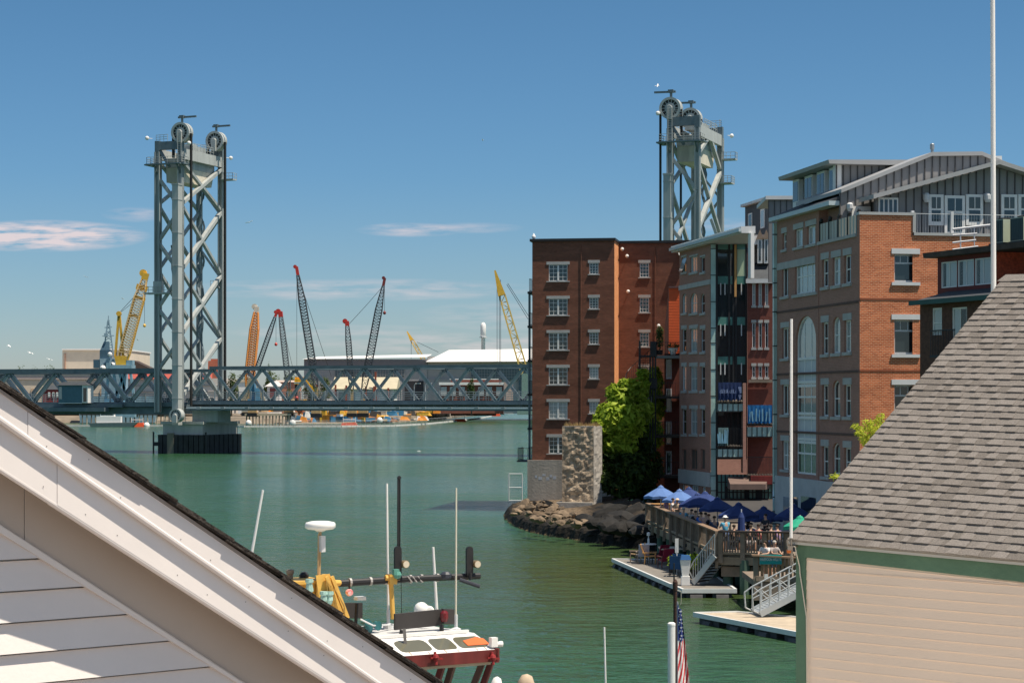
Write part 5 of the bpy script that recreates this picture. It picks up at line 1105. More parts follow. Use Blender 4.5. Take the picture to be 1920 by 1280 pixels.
# ---- the big brick condominium on the right
M_gtrim = mat("grey_metal_roof_edge", (.36, .365, .37), .5, 0, .06)
def condo():
    C0 = Vector((*at_px(1612, 100), 0)); dA = Vector((.184, -.983, 0)).normalized()
    A_ = Plan(C0.x, C0.y, dA.x, dA.y); uf = A_.px(1457, 650)[0]            # u < 0 runs away along the shaded front
    B_ = Plan(C0.x, C0.y, -dA.y, dA.x); ub = B_.px(1960, 600)[0]
    root = thing("brick_condominium", "large brick building with sunlit orange flank, tall arched window bay and grey penthouse", "apartment block", C0 + Vector((4, 8, 2)))
    hg = A_.px(1500, 419)[1] if False else 19.5; hc = 18.7; hbal = 17.65; hgr = A_.px(1457, 891)[1]; um = A_.px(1535, 650)[0]; ucn = A_.px(1607, 430)[0]
    win = []
    def aw(x0, x1, y0, y1, g, **k): win.append((A_.rect(x0, x1, y0, y1), g, k))
    aw(1467, 1474.5, 437, 468, M_glass, nx=1, ny=2, lintel=.3, sill=.14); aw(1490, 1505, 429, 463, M_blind, nx=3, ny=1, lintel=.3, sill=.14); aw(1513, 1529, 423, 458, M_blind, nx=3, ny=1, lintel=.3, sill=.14)
    aw(1466, 1478, 500, 556, M_glass, nx=2, ny=1, sill=.14); aw(1490.5, 1528.5, 490, 550, M_blind, nx=4, split=(.55,), sill=.16)
    for y0, y1, g in ((614, 672, M_glass), (721, 777, M_glass), (826, 880, M_blind)): aw(1466, 1478.5, y0, y1, g, nx=2, ny=1 if y0 < 800 else 2, lintel=.3, sill=.14)
    for (x0, x1), rows in (((1541.5, 1553), ((486, 538, 0, 0), (604, 664, 0, 0), (721, 780, 0, 0), (836, 893, 0, 1))), ((1561, 1575.5), ((482, 535, 0, 1), (594, 662, 1, 1), (713, 781, 1, 1), (830, 889, 1, 1))), ((1583, 1595.5), ((478, 531, 0, 0), (600, 660, 0, 1), (721, 781, 0, 0), (839, 893, 0, 0)))):
        for y0, y1, ar, bl in rows: aw(x0, x1, y0, y1, M_blind if bl and y0 < 700 else M_glass, nx=1, ny=2, lintel=None if ar else .34, sill=.16, arch=.42 if ar else 0)
    ba = A_.rect(1492, 1530, 592, 889)
    ops = [w[0] for w in win] + [ba]; b = MB(); opl = [o for o in ops if o[1] < um]; opr = [o for o in ops if o[0] > um]
    wall(b, A_, uf, um, hgr, hg, opl, .2); wall(b, A_, um, ucn, hgr, hbal, opr, .2); wall(b, A_, ucn, 0, hgr, hc, [], .2)
    for o, g, k in win:
        if k.get("arch"): arch_fill(b, A_, o[0], o[1], o[3] - k["arch"], o[3], .2)
    arch_fill(b, A_, ba[0], ba[1], ba[3] - 1.35, ba[3], .2, 14)
    b.poly([A_.pt(uf, 2, 0), A_.pt(uf, hg, 0), A_.pt(uf, hg, -22), A_.pt(uf, 2, -22)]); b.poly([A_.pt(um, hbal, 0), A_.pt(um, hg, 0), A_.pt(um, hg, -4), A_.pt(um, hbal, -4)])
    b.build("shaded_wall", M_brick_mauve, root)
    g = MB().slab(A_, uf - .03, 0, 2.0, hgr, -.6, .14); g.build("granite_base", M_granite, root)
    for x0, x1 in ((1469, 1480), (1486, 1496), (1502, 1530)): a = A_.rect(x0, x1, 931, 985, .14); MB().slab(A_, a[0], a[1], 2.02, a[3], .141, .16).build("shop_window", M_glass if x0 != 1469 else M_blind, root)
    for o, gl, k in win: window(A_, o, root, gl, depth=.2, fw=.08, bar=.06, **k)
    lb = MB(); u, h = A_.px(1457, 496); lb.slab(A_, uf, A_.px(1529, 490)[0], A_.px(1529, 485)[1] - .22, A_.px(1529, 485)[1] + .16, -.1, .05); lb.build("long_lintel", M_lintel, root)
    sc = MB()
    for y in (586, 702, 808): h = A_.px(1457, y)[1]; sc.slab(A_, uf, 0, h - .06, h + .06, -.05, .035)
    for y in (561,): pass
    sc.build("string_course", mat("dark_brick_band", (.13, .075, .06), .85, 0, .15), root)
    vj = MB().slab(A_, um - .05, um + .05, hgr, hbal, -.05, .03); vj.build("pilaster_joint", M_brick_mauve, root)
    # the tall window bay
    bay = window(A_, ba, root, M_blind, depth=.2, fw=.10, bar=.09, arch=1.35, nx=3, split=(), name="arched_bay")
    hh = [A_.px(1511, y)[1] for y in (672, 716, 723, 775, 783, 823, 829)]
    m = MB()
    for a_, b_ in ((hh[1], hh[0]), (hh[4], hh[3]), ): pass
    for h in hh: m.slab(A_, ba[0] + .1, ba[1] - .1, h - .07, h + .07, -.14, -.075)
    for h in (A_.px(1511, 744)[1], A_.px(1511, 850)[1]): m.slab(A_, ba[0] + .1, ba[1] - .1, h - .05, h + .05, -.14, -.08)
    m.build("bay_transom", M_white, bay)
    for a_, b_, gg, nm in ((hh[1], hh[0], mat("pale_grey_panel", (.52, .54, .57), .4, 0, .05), "bay_panel"), (hh[5], hh[4], mat("pale_grey_panel", (.4, .42, .45)), "bay_panel"), (hh[3], hh[2], M_glass, "lower_pane"), (ba[2] + .1, hh[6], mat("green_tinted_glass", (.03, .09, .055), .05, 0, 0, spec=.8), "lower_pane")):
        MB().slab(A_, ba[0] + .1, ba[1] - .1, a_, b_, -.155, -.145).build(nm, gg, bay)
    # sunlit flank
    bw = [B_.rect(1677, 1719, 476, 529), B_.rect(1677, 1719, 599, 664), B_.rect(1677, 1719, 721, 785)]
    us = B_.px(1711, 420)[0]; ht2 = B_.px(1760, 442)[1]; b = MB(); wall(b, B_, 0, us, 2, hc, [o for o in bw], .28); wall(b, B_, us, ub, 2, ht2, [], .28); b.poly([B_.pt(us, ht2), B_.pt(us, hc), B_.pt(us, hc, -.35), B_.pt(us, ht2, -.35)]); b.poly([B_.pt(ucn * 0 + .0, hbal, -.35), B_.pt(us, hbal, -.35), B_.pt(us, hc, -.35), B_.pt(0, hc, -.35)])
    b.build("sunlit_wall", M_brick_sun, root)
    for i, o in enumerate(bw):
        w = window(B_, o, root, M_glass, nx=1, split=(.68,), depth=.28, fw=.10, bar=.08, lintel=.26, sill=.16, lm=M_trim, frame=M_trim); k = MB()
        for t in (1 / 3, 2 / 3): u = o[0] + (o[1] - o[0]) * t; k.slab(B_, u - .02, u + .02, o[2] + (o[3] - o[2]) * .7, o[3] - .1, -.25, -.215)
        k.build("muntin", M_trim, w)
    c = MB(); c.slab(B_, -.06, us + .06, hc, hc + .14, -.4, .07); c.slab(B_, us + .061, ub, ht2, ht2 + .14, -.4, .07); c.slab(B_, us - .001, us + .16, ht2 + .141, hc + .139, -.1, .06); c.build("parapet_cap", mat("metal_coping", (.42, .42, .41), .4, 0, .08), root)
    bs = MB(); h = B_.px(1660, 561)[1]; bs.slab(B_, .01, us + 2.5, h - .05, h + .05, -.05, .02); h = B_.px(1660, 695)[1]; bs.slab(B_, .01, us + 2.5, h - .05, h + .05, -.05, .02); bs.build("brick_band", mat("deep_brick_band", (.24, .075, .035), .85, 0, .15), root)  # two thin courses in a darker brick colour
    # terrace with plank fence on the shaded side
    MB().slab(A_, um + .02, -.4, hbal - .25, hbal - .02, -8, -.3).build("terrace_floor", M_grey_dark, root)
    MB().slab(A_, um, ucn - .05, hbal, hbal + .16, -.35, .10).build("terrace_kerb", M_lintel, root)
    f = MB(); n = 13
    for j in range(n): a_, b_ = um + (ucn - um) * j / n + .03, um + (ucn - um) * (j + 1) / n - .05; f.slab(A_, a_, b_, hbal + .17, hbal + 1.1, -.12, -.06)
    f.build("terrace_screen", mat("pale_translucent_screen", (.40, .38, .31), .4, 0, .2, 1.5, streak=True), root)
    p = MB()
    for j in range(5): u = um + (ucn - um) * (j + .02) / 4.1; p.slab(A_, u - .035, u + .035, hbal + .16, hbal + 1.25, -.2, -.02); p.path([A_.pt(u, hbal + 1.2, -.1), A_.pt(u + .1, hbal + 1.35, -.05), A_.pt(u + .35, hbal + 1.33, 0)], .03); p.ball(A_.pt(u + .42, hbal + 1.25, 0), .1, 6)
    p.build("screen_post", M_black, root)
    # main gutter and mansard strip with the dormer box
    u69 = A_.px(1569, 400)[0]; MB().slab(A_, um + .003, u69, hbal - .02, hg, -1.0, -.5).build("setback_wall", M_brick_mauve, root)
    MB().slab(A_, uf - .2, u69, hg - .02, hg + .2, -.2, .42).build("gutter", mat("pale_blue_gutter", (.50, .58, .60)), root)
    dz = A_.px(1478, 395, -1.6)[1]
    ud0, ud1 = A_.px(1493, 350, -1.4)[0], A_.px(1578, 340, -1.4)[0]; hd0 = hg + .75; hd1 = A_.px(1540, 322, -1.4)[1]
    MB().hexa([A_.pt(uf - .1, hg + .2, .40), A_.pt(u69, hg + .2, .40), A_.pt(u69, hg + .2, -1.5), A_.pt(uf - .1, hg + .2, -1.5)], [A_.pt(uf - .1, hg + .95, -1.35), A_.pt(u69, hg + .95, -1.35), A_.pt(u69, hg + .96, -1.5), A_.pt(uf - .1, hg + .96, -1.5)]).build("mansard", M_grey_dark, root)
    D = Plan(A_.pt(ud0, 0, -1.1).x, A_.pt(ud0, 0, -1.1).y, dA.x, dA.y); L_ = ud1 - ud0
    bx = MB().slab(D, 0, L_ - .02, hg + .3, hd1, -7, -.35); bx.build("dormer_wall", M_grey_dark, root)
    E = Plan(D.pt(L_, 0).x, D.pt(L_, 0).y, -dA.y, dA.x)
    battens(E, 0, 5.5, hg + .2, hd1, root, "dormer_end", .38)
    pc = MB(); pc.slab(D, L_ - .42, L_ + .0, hg + .2, hd1, -.36, .04); pc.slab(E, .05, .28, hg + .2, hd1, -.1, .03); pc.build("corner_board", M_white, root)
    rf = MB(); rf.hexa([D.pt(-.5, hd1, .55), D.pt(L_ + .5, hd1, .55), D.pt(L_ + .5, hd1, -8), D.pt(-.5, hd1, -8)], [D.pt(-.5, hd1 + .2, .6), D.pt(L_ + .5, hd1 + .2, .6), D.pt(L_ + .5, hd1 + .38, -8), D.pt(-.5, hd1 + .38, -8)]); rf.build("dormer_roof", M_gtrim, root)
    for i in range(4):
        u = .12 + i * (L_ - .6) / 3.35; w_ = (L_ - .6) / 3.35 * (.62 if i else .5)
        if i == 3: u = L_ - 1.25; w_ = .75
        f = MB().slab(D, u, u + w_, hg + .55, hd1 - .06, -.34, -.05); f = f.build("dormer_window", M_white, root)
        for j in range(2 if i in (1, 2) else 1):
            nn = 2 if i in (1, 2) else 1; a_ = u + .10 + j * (w_ - .1) / nn; MB().slab(D, a_, a_ + (w_ - .1) / nn - .1, hg + 1.15, hd1 - .2, -.05, -.03).build("pane", M_glass, f)
    # grey gabled penthouse: front gable with its wide eave, taller block behind
    Gp = Plan(B_.pt(0, 0, -1.8).x, B_.pt(0, 0, -1.8).y, -dA.y, dA.x); K = Plan(B_.pt(0, 0, -3.3).x, B_.pt(0, 0, -3.3).y, -dA.y, dA.x)
    g0 = Gp.px(1640, 400)[0]; gx = Gp.px(1863, 303); ge = Gp.px(1628, 367); gr = Gp.px(1960, 337)[0]
    slope = (gx[1] - ge[1]) / (gx[0] - ge[0]); gl = Gp.px(1640, 400)[0]
    battens(Gp, gl, gr, ht2 - .3, None, root, "gable_wall", .40, line=lambda u: gx[1] - .25 - abs(u - gx[0]) * slope)
    rf = MB(); ov = .75; t = .22
    rr = ((ge[0], ge[1]), (gx[0], gx[1]), (gx[0] + (gx[0] - ge[0]) * .55, gx[1] - (gx[1] - ge[1]) * .55))
    for (a_, h0), (b_, h1) in zip(rr[:-1], rr[1:]): rf.hexa([Gp.pt(a_, h0 - t, ov), Gp.pt(b_, h1 - t, ov), Gp.pt(b_, h1 - t, -1.4), Gp.pt(a_, h0 - t, -1.4)], [Gp.pt(a_, h0, ov), Gp.pt(b_, h1, ov), Gp.pt(b_, h1, -1.4), Gp.pt(a_, h0, -1.4)])
    rf.build("gable_roof", M_gtrim, root)
    k0 = K.px(1575, 355); k1 = K.px(1745, 286); k2 = K.px(1839, 285); k3 = K.px(1960, 337)
    def kl(u):
        for (a_, b_) in ((k0, k1), (k1, k2), (k2, k3)):
            if u <= b_[0]: return a_[1] + (b_[1] - a_[1]) * (u - a_[0]) / (b_[0] - a_[0]) - .12
        return k3[1]
    battens(K, k0[0], k3[0], hbal - .02, None, root, "tall_wall", .40, line=kl)
    rf = MB()
    for a_, b_ in ((k0, k1), (k1, k2), (k2, k3)): rf.hexa([K.pt(a_[0], a_[1] - .2, .2), K.pt(b_[0], b_[1] - .2, .2), K.pt(b_[0], b_[1] - .2, -7), K.pt(a_[0], a_[1] - .2, -7)], [K.pt(a_[0], a_[1], .2), K.pt(b_[0], b_[1], .2), K.pt(b_[0], b_[1], -7), K.pt(a_[0], a_[1], -7)])
    rf.build("tall_roof", M_gtrim, root)
    v = MB(); c = K.pt(K.px(1769, 285)[0], k1[1], -1.5); v.lathe(c, [(.08, -.3), (.08, .35), (.12, .36), (.12, .62), (.08, .66)], 10); v.build("flue", mat("dull_flue_metal", (.35, .37, .38), .35, .5, .1), root, smooth=False)
    MB().box(K.pt(K.px(1873, 298)[0], K.px(1873, 300)[1], -.6), (.7, .5, .5)).build("roof_vent", M_white_metal, root)
    # penthouse windows, door and wall lamps
    def gw(x0, x1, y0, y1, nm, ny): 
        o = Gp.rect(x0, x1, y0, y1); f = MB(); f.slab(Gp, o[0], o[1], o[2], o[3], .02, .10); f = f.build(nm, M_white, root); d = .16
        if nm == "door": MB().slab(Gp, o[0] + d, o[1] - d, o[2] + .15, o[3] - .9, .10, .115).build("pane", M_glass, f); MB().slab(Gp, o[0] + d, o[1] - d, o[3] - .78, o[3] - .15, .10, .115).build("pane", M_glass, f)
        else:
            h = (o[2] + o[3]) / 2 + .02; MB().slab(Gp, o[0] + d, o[1] - d, o[2] + .2, h - .04, .10, .112).build("pane", M_glass, f); MB().slab(Gp, o[0] + d, o[1] - d, h + .06, o[3] - .14, .10, .115).build("pane", mat("grey_blind_pane", (.10, .12, .12), .1, 0, .1), f)
        m = (o[0] + o[1]) / 2; MB().slab(Gp, m - .02, m + .02, (o[2] + o[3]) / 2 + .06, o[3] - .14, .116, .135).build("muntin", M_white, f)
        return o
    for x0, x1 in ((1740, 1768), (1810, 1842), (1876, 1906), (1908, 1940)): gw(x0, x1, 365, 423, "window", 2)
    gw(1770, 1808, 367, 440, "door", 3)
    o = Gp.rect(1646, 1683, 371, 400); f = MB().slab(Gp, o[0], o[1], o[2] - .6, o[3], .02, .1).build("side_window", M_white, root)
    for j in range(4): a_ = o[0] + .08 + j * (o[1] - o[0] - .08) / 4; MB().slab(Gp, a_, a_ + (o[1] - o[0]) / 4 - .1, o[2] - .5, o[3] - .1, .1, .11).build("pane", M_glass, f)
    for x in (1734, 1848): u, h = Gp.px(x, 371); lm = MB(); lm.lathe(Gp.pt(u, h, .25), [(.12, -.25), (.18, -.1), (.18, .12), (.08, .22)], 10); lm.slab(Gp, u - .12, u + .12, h - .1, h + .2, 0, .12); lm.build("wall_lamp", M_trim, root)
    sd = MB(); o = K.rect(1597, 1632, 387, 420, .1); sd.slab(K, o[0], o[1], hbal, o[3], .02, .14); sd = sd.build("terrace_door", M_white, root); MB().slab(K, o[0] + .25, o[1] - .2, hbal + .3, o[3] - .25, .14, .155).build("pane", M_glass, sd)
    lm = MB(); u, h = K.px(1591, 388); lm.lathe(K.pt(u, h, .2), [(.1, -.25), (.17, -.1), (.17, .12), (.08, .2)], 10); lm.build("wall_lamp", M_trim, root)
    # roof terrace railing on the sunlit side
    r_ = MB(); hq = ht2 + .14; a_, b_ = us + .2, ub; h1 = B_.px(1760, 400)[1]; r_.slab(B_, a_, b_, h1 - .03, h1, -.22, -.17); n = int((b_ - a_) / .14)
    for j in range(n): u = a_ + (b_ - a_) * j / n; r_.tube(B_.pt(u, hq, -.2), B_.pt(u, h1 - .02, -.2), .008, n=3)
    for x in (1714, 1788): u = B_.px(x, 420)[0]; r_.slab(B_, u - .07, u + .07, hq, h1 + .12, -.28, -.14)
    r_.build("terrace_rail", M_trim, root)
    # lower grey roof storeys behind the shaded front
    zb = 128; Q = Plan(*at_px(1441, zb), 1, -.03); q = Q.rect(1441, 1490, 372, 440); battens(Q, q[0], q[1] + 1.0, q[2] - 3.0, q[3] - .1, root, "rear_wall", .34); MB().slab(Q, q[0] - .2, q[1] + 1, q[3] - .09, q[3] + .14, -6, .25).build("rear_roof", M_trim, root)
    T = Plan(*at_px(1397, 172), .184, -.983); t0 = T.px(1440, 405)[0]; ht_ = T.px(1397, 393)[1]; hx = T.px(1397, 440)[1]
    T0 = MB().slab(T, 0, t0, hx - 2.2, ht_ + .2, -5, 0); T0.build("rear_dormer", mat("dark_batten_wall", (.085, .09, .095), .7, 0, .15, 1), root); MB().slab(T, -.2, t0 + .2, ht_ + .2, ht_ + .42, -5.4, .35).build("rear_dormer_roof", M_trim, root)
    for x0, x1, y0, y1 in ((1404, 1411, 400, 432), (1427, 1434.5, 392, 428)): o = T.rect(x0, x1, y0, y1); f = MB().slab(T, o[0], o[1], o[2], o[3], .01, .07).build("rear_window", M_white, root); MB().slab(T, o[0] + .16, o[1] - .12, o[2] + .12, o[3] - .12, .07, .08).build("pane", M_glass if x0 < 1420 else M_blind, f)
    fn = MB(); f0, f1 = A_.px(1445.5, 650, .3)[0], uf - .0; fn.slab(A_, f0, f1, hgr - 3, hg - .1, -1.5, .2); fn = fn.build("glass_fin", M_glass_green, root); k = MB(); h = hgr - 2
    while h < hg - .3: MB().slab(A_, f0 - .02, f1 + .02, h - .03, h + .03, -1.52, .22).build("fin_joint", M_black, fn); h += (1.9 if int(h * 2) % 2 else .8)

def battens(P, u0, u1, h0, h1, root, name, step, line=None):
    """grey board-and-batten wall; its top follows line(u) when that is given"""
    top = line if line else (lambda u: h1); b = MB(); n = max(1, int((u1 - u0) / step))
    us = [u0 + (u1 - u0) * i / n for i in range(n + 1)]
    for a, c in zip(us[:-1], us[1:]):
        if max(top(a), top(c)) <= h0: continue
        b.hexa([P.pt(a, h0, 0), P.pt(c, h0, 0), P.pt(c, h0, -.12), P.pt(a, h0, -.12)], [P.pt(a, max(h0 + .01, top(a)), 0), P.pt(c, max(h0 + .01, top(c)), 0), P.pt(c, max(h0 + .01, top(c)), -.12), P.pt(a, max(h0 + .01, top(a)), -.12)])
    w = b.build(name, M_grey_batten, root); k = MB()
    for u in us:
        if top(u) > h0 + .05: k.slab(P, u - .022, u + .022, h0, top(u) - .02, .001, .055)
    k.build("batten_strips", mat("dark_batten", (.075, .073, .075), .7, 0, .1), w)
condo()

# ---- the dark red shingled house half behind the near roof
def red_house():
    P = Plan(*at_px(1725, 88), .39, -.92); root = thing("red_shingled_house", "dark red shingled house with pale trio of attic windows, half hidden behind the grey roof", "house", P.pt(4, 2, -4))
    ue = P.px(1960, 600)[0]; he = P.px(1725, 566)[1]
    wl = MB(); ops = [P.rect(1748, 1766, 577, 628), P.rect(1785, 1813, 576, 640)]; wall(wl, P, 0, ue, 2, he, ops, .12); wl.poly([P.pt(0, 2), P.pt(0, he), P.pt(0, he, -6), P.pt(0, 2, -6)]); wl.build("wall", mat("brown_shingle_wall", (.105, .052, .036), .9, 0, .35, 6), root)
    window(P, ops[0], root, M_blind, nx=1, split=(.45,), depth=.12); window(P, ops[1], root, M_blind, nx=2, ny=1, depth=.12)
    MB().slab(P, ops[1][0] + (ops[1][1] - ops[1][0]) * .52, ops[1][1] - .08, ops[1][2] + .06, ops[1][3] - .08, -.08, -.07).build("dark_door_leaf", M_glass, root)
    s = 1.9; hu = P.px(1762, 545, -s)[1]
    MB().hexa([P.pt(-.12, he, .35), P.pt(ue, he, .35), P.pt(ue, he, -6), P.pt(-.12, he, -6)], [P.pt(-.12, hu, -s), P.pt(ue, hu, -s), P.pt(ue, hu + .3, -6), P.pt(-.12, hu + .3, -6)]).build("lower_roof", M_grey_dark, root)
    MB().slab(P, -.14, ue, he - .16, he + .04, .36, .50).build("gutter", mat("dark_green_gutter", (.02, .075, .065), .5, 0, .1), root)
    D = Plan(P.pt(0, 0, -1.5).x, P.pt(0, 0, -1.5).y, .39, -.92); d0, d1 = D.px(1758, 510)[0], D.px(1868, 500)[0]; hr = D.px(1810, 478)[1]
    dw = [D.rect(1765, 1794, 490, 538), D.rect(1796, 1826, 487, 537), D.rect(1828, 1858, 484, 534)]; h1 = (dw[0][3] + dw[1][3] + dw[2][3]) / 3; h0 = (dw[0][2] + dw[1][2] + dw[2][2]) / 3; dw = [(o[0], o[1], h0, h1) for o in dw]
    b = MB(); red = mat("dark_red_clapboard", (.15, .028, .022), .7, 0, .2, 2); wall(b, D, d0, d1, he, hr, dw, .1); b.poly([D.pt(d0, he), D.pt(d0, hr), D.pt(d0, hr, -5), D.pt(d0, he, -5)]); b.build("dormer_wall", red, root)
    for i, o in enumerate(dw): window(D, o, root, M_blind, nx=2, ny=1, depth=.1, fw=.05, frame=M_white); MB().slab(D, o[0] + .1, o[0] + .3, o[2] + .06, o[3] - .06, -.07, -.05).build("curtain_gap", M_glass, root)
    MB().hexa([D.pt(d0 - .35, hr, .5), D.pt(ue, hr, .5), D.pt(ue, hr, -7), D.pt(d0 - .35, hr, -7)], [D.pt(d0 - .35, hr + .22, .55), D.pt(ue, hr + .22, .55), D.pt(ue, hr + .3, -7), D.pt(d0 - .35, hr + .3, -7)]).build("roof", mat("worn_dark_roofing", (.075, .055, .05), .85, 0, .35, 2), root)
    E = Plan(D.pt(d1, 0).x, D.pt(d1, 0).y, .97, .24); rs = MB(); n = 16
    for i in range(n): a = he - .6 + (hr - he + .58) * i / n; c = (hr - he + .58) / n; rs.hexa([E.pt(0, a, .05), E.pt(4.5, a, .05), E.pt(4.5, a, -.05), E.pt(0, a, -.05)], [E.pt(0, a + c, .01), E.pt(4.5, a + c, .01), E.pt(4.5, a + c, -.05), E.pt(0, a + c, -.05)])
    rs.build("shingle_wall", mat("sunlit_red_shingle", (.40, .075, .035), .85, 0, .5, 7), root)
    bl = MB(); a = P.rect(1745, 1790, 620, 665, .8); 
    for i in range(16): u = a[0] + (a[1] - a[0]) * i / 15; bl.tube(P.pt(u, a[2], .8), P.pt(u, a[3], .8), .018, n=4)
    bl.slab(P, a[0], a[1], a[3], a[3] + .05, .77, .83); bl.slab(P, a[0], a[1], a[2] - .1, a[2], 0, .85); bl.build("balcony_rail", M_black, root)
    for j in range(4):
        c = D.pt(D.px(1846, 470)[0] + j * 1.25 + .1, hr + .3, -1.0 - .1 * j); bx = MB().box(c + Z * .62, (.9, .9, .98), (.39, -.92, 0)); bx = bx.build("cabinet", mat("pale_green_cabinet", (.42, .47, .36), .5, 0, .1), None)
        r = thing("air_conditioner", ("rooftop air conditioner nearest the flat roof's railing", "second rooftop air conditioner along, beside the flagpole", "third rooftop air conditioner, before the gable windows", "air conditioner at the far end of the rooftop row")[j], "air conditioner", c, "air conditioners on the red house roof"); bx.parent = r; bx.location = (0, 0, .13)
        g = MB(); 
        for q in range(7): g.box(c + Vector((.39, -.92, 0)) * (-.39 + q * .13) + Vector((-.92, -.39, 0)) * .46 + Z * .62, (.05, .03, .9), (.39, -.92, 0))
        g.box(c + Vector((-.92, -.39, 0)) * .452 + Z * .62, (.86, .02, .92), (.39, -.92, 0)); g.build("grille", mat("dark_teal_grille", (.03, .06, .065), .5, 0, .1), r)
        f = MB(); f.box(c + Z * .06, (1.0, 1.0, .12), (.39, -.92, 0)); f.lathe(c + Z * 1.12, [(.34, 0), (.34, .06), (.3, .08)], 14); f.build("base_and_fan", M_black, r)
    rl = MB(); S_ = lambda x, y: U(x, y, D.pt(d0 + 1, 0).y + .8)
    p = [S_(1786, 430), S_(1892, 418)]; rl.tube(p[0], p[1], .055, n=6)
    for y0, y1, x1 in ((441, 438, 1832), (455, 450, 1830), (468, 462, 1834)): rl.tube(S_(1786, y0), S_(x1, y1), .04, n=6)
    for x in (1801, 1827): rl.tube(S_(x, 427), S_(x, 470), .03, n=5)
    tag(rl.build("roof_railing", M_trim), "white pipe railing on the red house's flat roof edge", "railing")
red_house()

# ---- shadowy back stairs and balconies between the two brick blocks
def back_stairs():
    P = Plan(*at_px(1244, 169), .988, -.157); root = thing("balcony_house", "shadowy wooden rear house with stacked black balconies and orange red clad top", "house", P.pt(1, 2, -3))
    u1 = P.px(1278, 700)[0]; ht = P.px(1260, 540)[1]; hm = P.px(1260, 662)[1]; uo = P.px(1254, 600)[0]
    c = MB(); n = 42
    for i in range(n): a = hm + (ht - hm) * i / n; d = (ht - hm) / n; c.hexa([P.pt(uo, a, .03), P.pt(u1, a, .03), P.pt(u1, a, -2), P.pt(uo, a, -2)], [P.pt(uo, a + d, 0), P.pt(u1, a + d, 0), P.pt(u1, a + d, -2), P.pt(uo, a + d, -2)])
    c.build("orange_clapboard", mat("orange_red_clapboard", (.88, .15, .04), .6, 0, .08, 2), root)
    s = MB(); q = P.px(1243, 600)[0]; s.ext([P.pt(uo - .01, hm, .0), P.pt(uo - .01, ht, -.1), P.pt(q, ht - 3.2, -1.9), P.pt(q, hm, -1.9)], P.d * .005); s.slab(P, uo + .01, u1, ht, ht + .15, -2.1, .15); s.build("side_wall", mat("shaded_side_board", (.16, .09, .085), .7, 0, .1), root)  # the box's left side is coloured dull mauve for its shade
    MB().slab(P, q, u1, 2, hm, -3, -1.4).build("lower_wall", M_brick_red, root)
    for y in (688, 750, 812, 868):
        h0, h1 = P.px(1255, y + 22)[1], P.px(1255, y - 22)[1]; f = MB().slab(P, q + .15, q + .62, h0, h1, -1.4, -1.34).build("shutter_door", M_trim, root); MB().slab(P, q + .22, q + .54, h0 + .15, h1 - .1, -1.34, -1.325).build("pane", M_glass, f)
    for i, y in enumerate((667, 742, 815, 890)):
        h = P.px(1250, y)[1]; a = P.px(1228, y, 1.2)[0]; s = MB().slab(P, a, u1, h - .22, h, -1.35, 1.25).build("balcony", M_wood_dark if i else mat("grey_balcony_edge", (.2, .21, .2)), root)
        r = MB(); rail(r, [P.pt(a, h, 1.2), P.pt(u1, h, 1.2)], 1.1, .02, .22, (.08,)); r.build("balcony_rail", M_black, s)
    po = MB()
    for x, y in ((1200, 640), (1219, 665), (1224, 660), (1229, 665)): u = P.px(x, y, 1.2)[0]; po.slab(P, u - .06, u + .06, 2, P.px(x, y, 1.2)[1], 1.15, 1.27)
    for y, yb in ((640, 668), (709, 728)): o = P.rect(1219, 1231, y, yb, 1.3); po.slab(P, o[0], o[1], o[2], o[3], .9, 1.35)
    po.build("black_post", M_black, root)
    h = P.px(1210, 667)[1]; b = MB().slab(P, P.px(1198, 667, 1)[0], P.px(1229, 667, 1)[0], h - .12, h + .02, -.5, 1.2); b.build("landing", M_black, root)
    w = P.rect(1199, 1222, 735, 757, .6); wp = MB().slab(P, w[0], w[1], w[2], w[3], .5, .56); wp.build("white_screen", M_trim, root)
    # spiral stair
    c0 = P.pt(P.px(1199, 700, .3)[0], 0, .3); h0, h1 = P.px(1199, 770)[1], P.px(1199, 668)[1]; sp = MB(); st = 26
    sp.tube(c0 + Z * h0, c0 + Z * (h1 + 1.3), .07, n=6); pr = None
    for i in range(st):
        t = i / st; a = math.pi * (1.55 - 1.5 * t) ; d = Vector((math.cos(a), math.sin(a), 0)); z = h0 + (h1 - h0) * t; sp.bar(c0 + Z * z, c0 + d * 1.15 + Z * z, .28, .05); e = c0 + d * 1.15 + Z * (z + 1.05); sp.tube(c0 + d * 1.15 + Z * z, e, .018, n=4)
        if pr is not None: sp.tube(pr, e, .03, n=4)
        pr = e
    tag(sp.build("spiral_stair", M_black), "black iron spiral stair against the brown brick block", "stair")
    pc = P.pt(P.px(1262, 650, .8)[0], P.px(1262, 666)[1], .9); r = thing("planter", "white urn planter on the topmost black balcony", "planter", pc); MB().lathe(pc, [(.18, 0), (.30, .25), (.42, .5), (.45, .56), (.38, .58)], 12).build("pot", M_white, r)
    foliage(MB(), [(pc + Z * .75, .55, .45, .25)], 160, .13, random.Random(1)).build("plant", M_leaf_far, r)
    pc = P.pt(P.px(1237, 640, .8)[0], P.px(1237, 666)[1], .9); r = thing("potted_tree", "slim potted tree standing on the topmost black balcony", "plant", pc); MB().lathe(pc, [(.2, 0), (.28, .4), (.26, .42)], 10).build("pot", M_wood_dark, r); t = MB().tube(pc + Z * .3, pc + Z * 1.7, .03, n=5); t.build("trunk", M_bark, r)
    foliage(MB(), [(pc + Z * 1.3, .32, .3, .8), (pc + Z * 1.9, .3, .3, .55)], 380, .15, random.Random(2)).build("crown", M_leaf_far, r)
back_stairs()

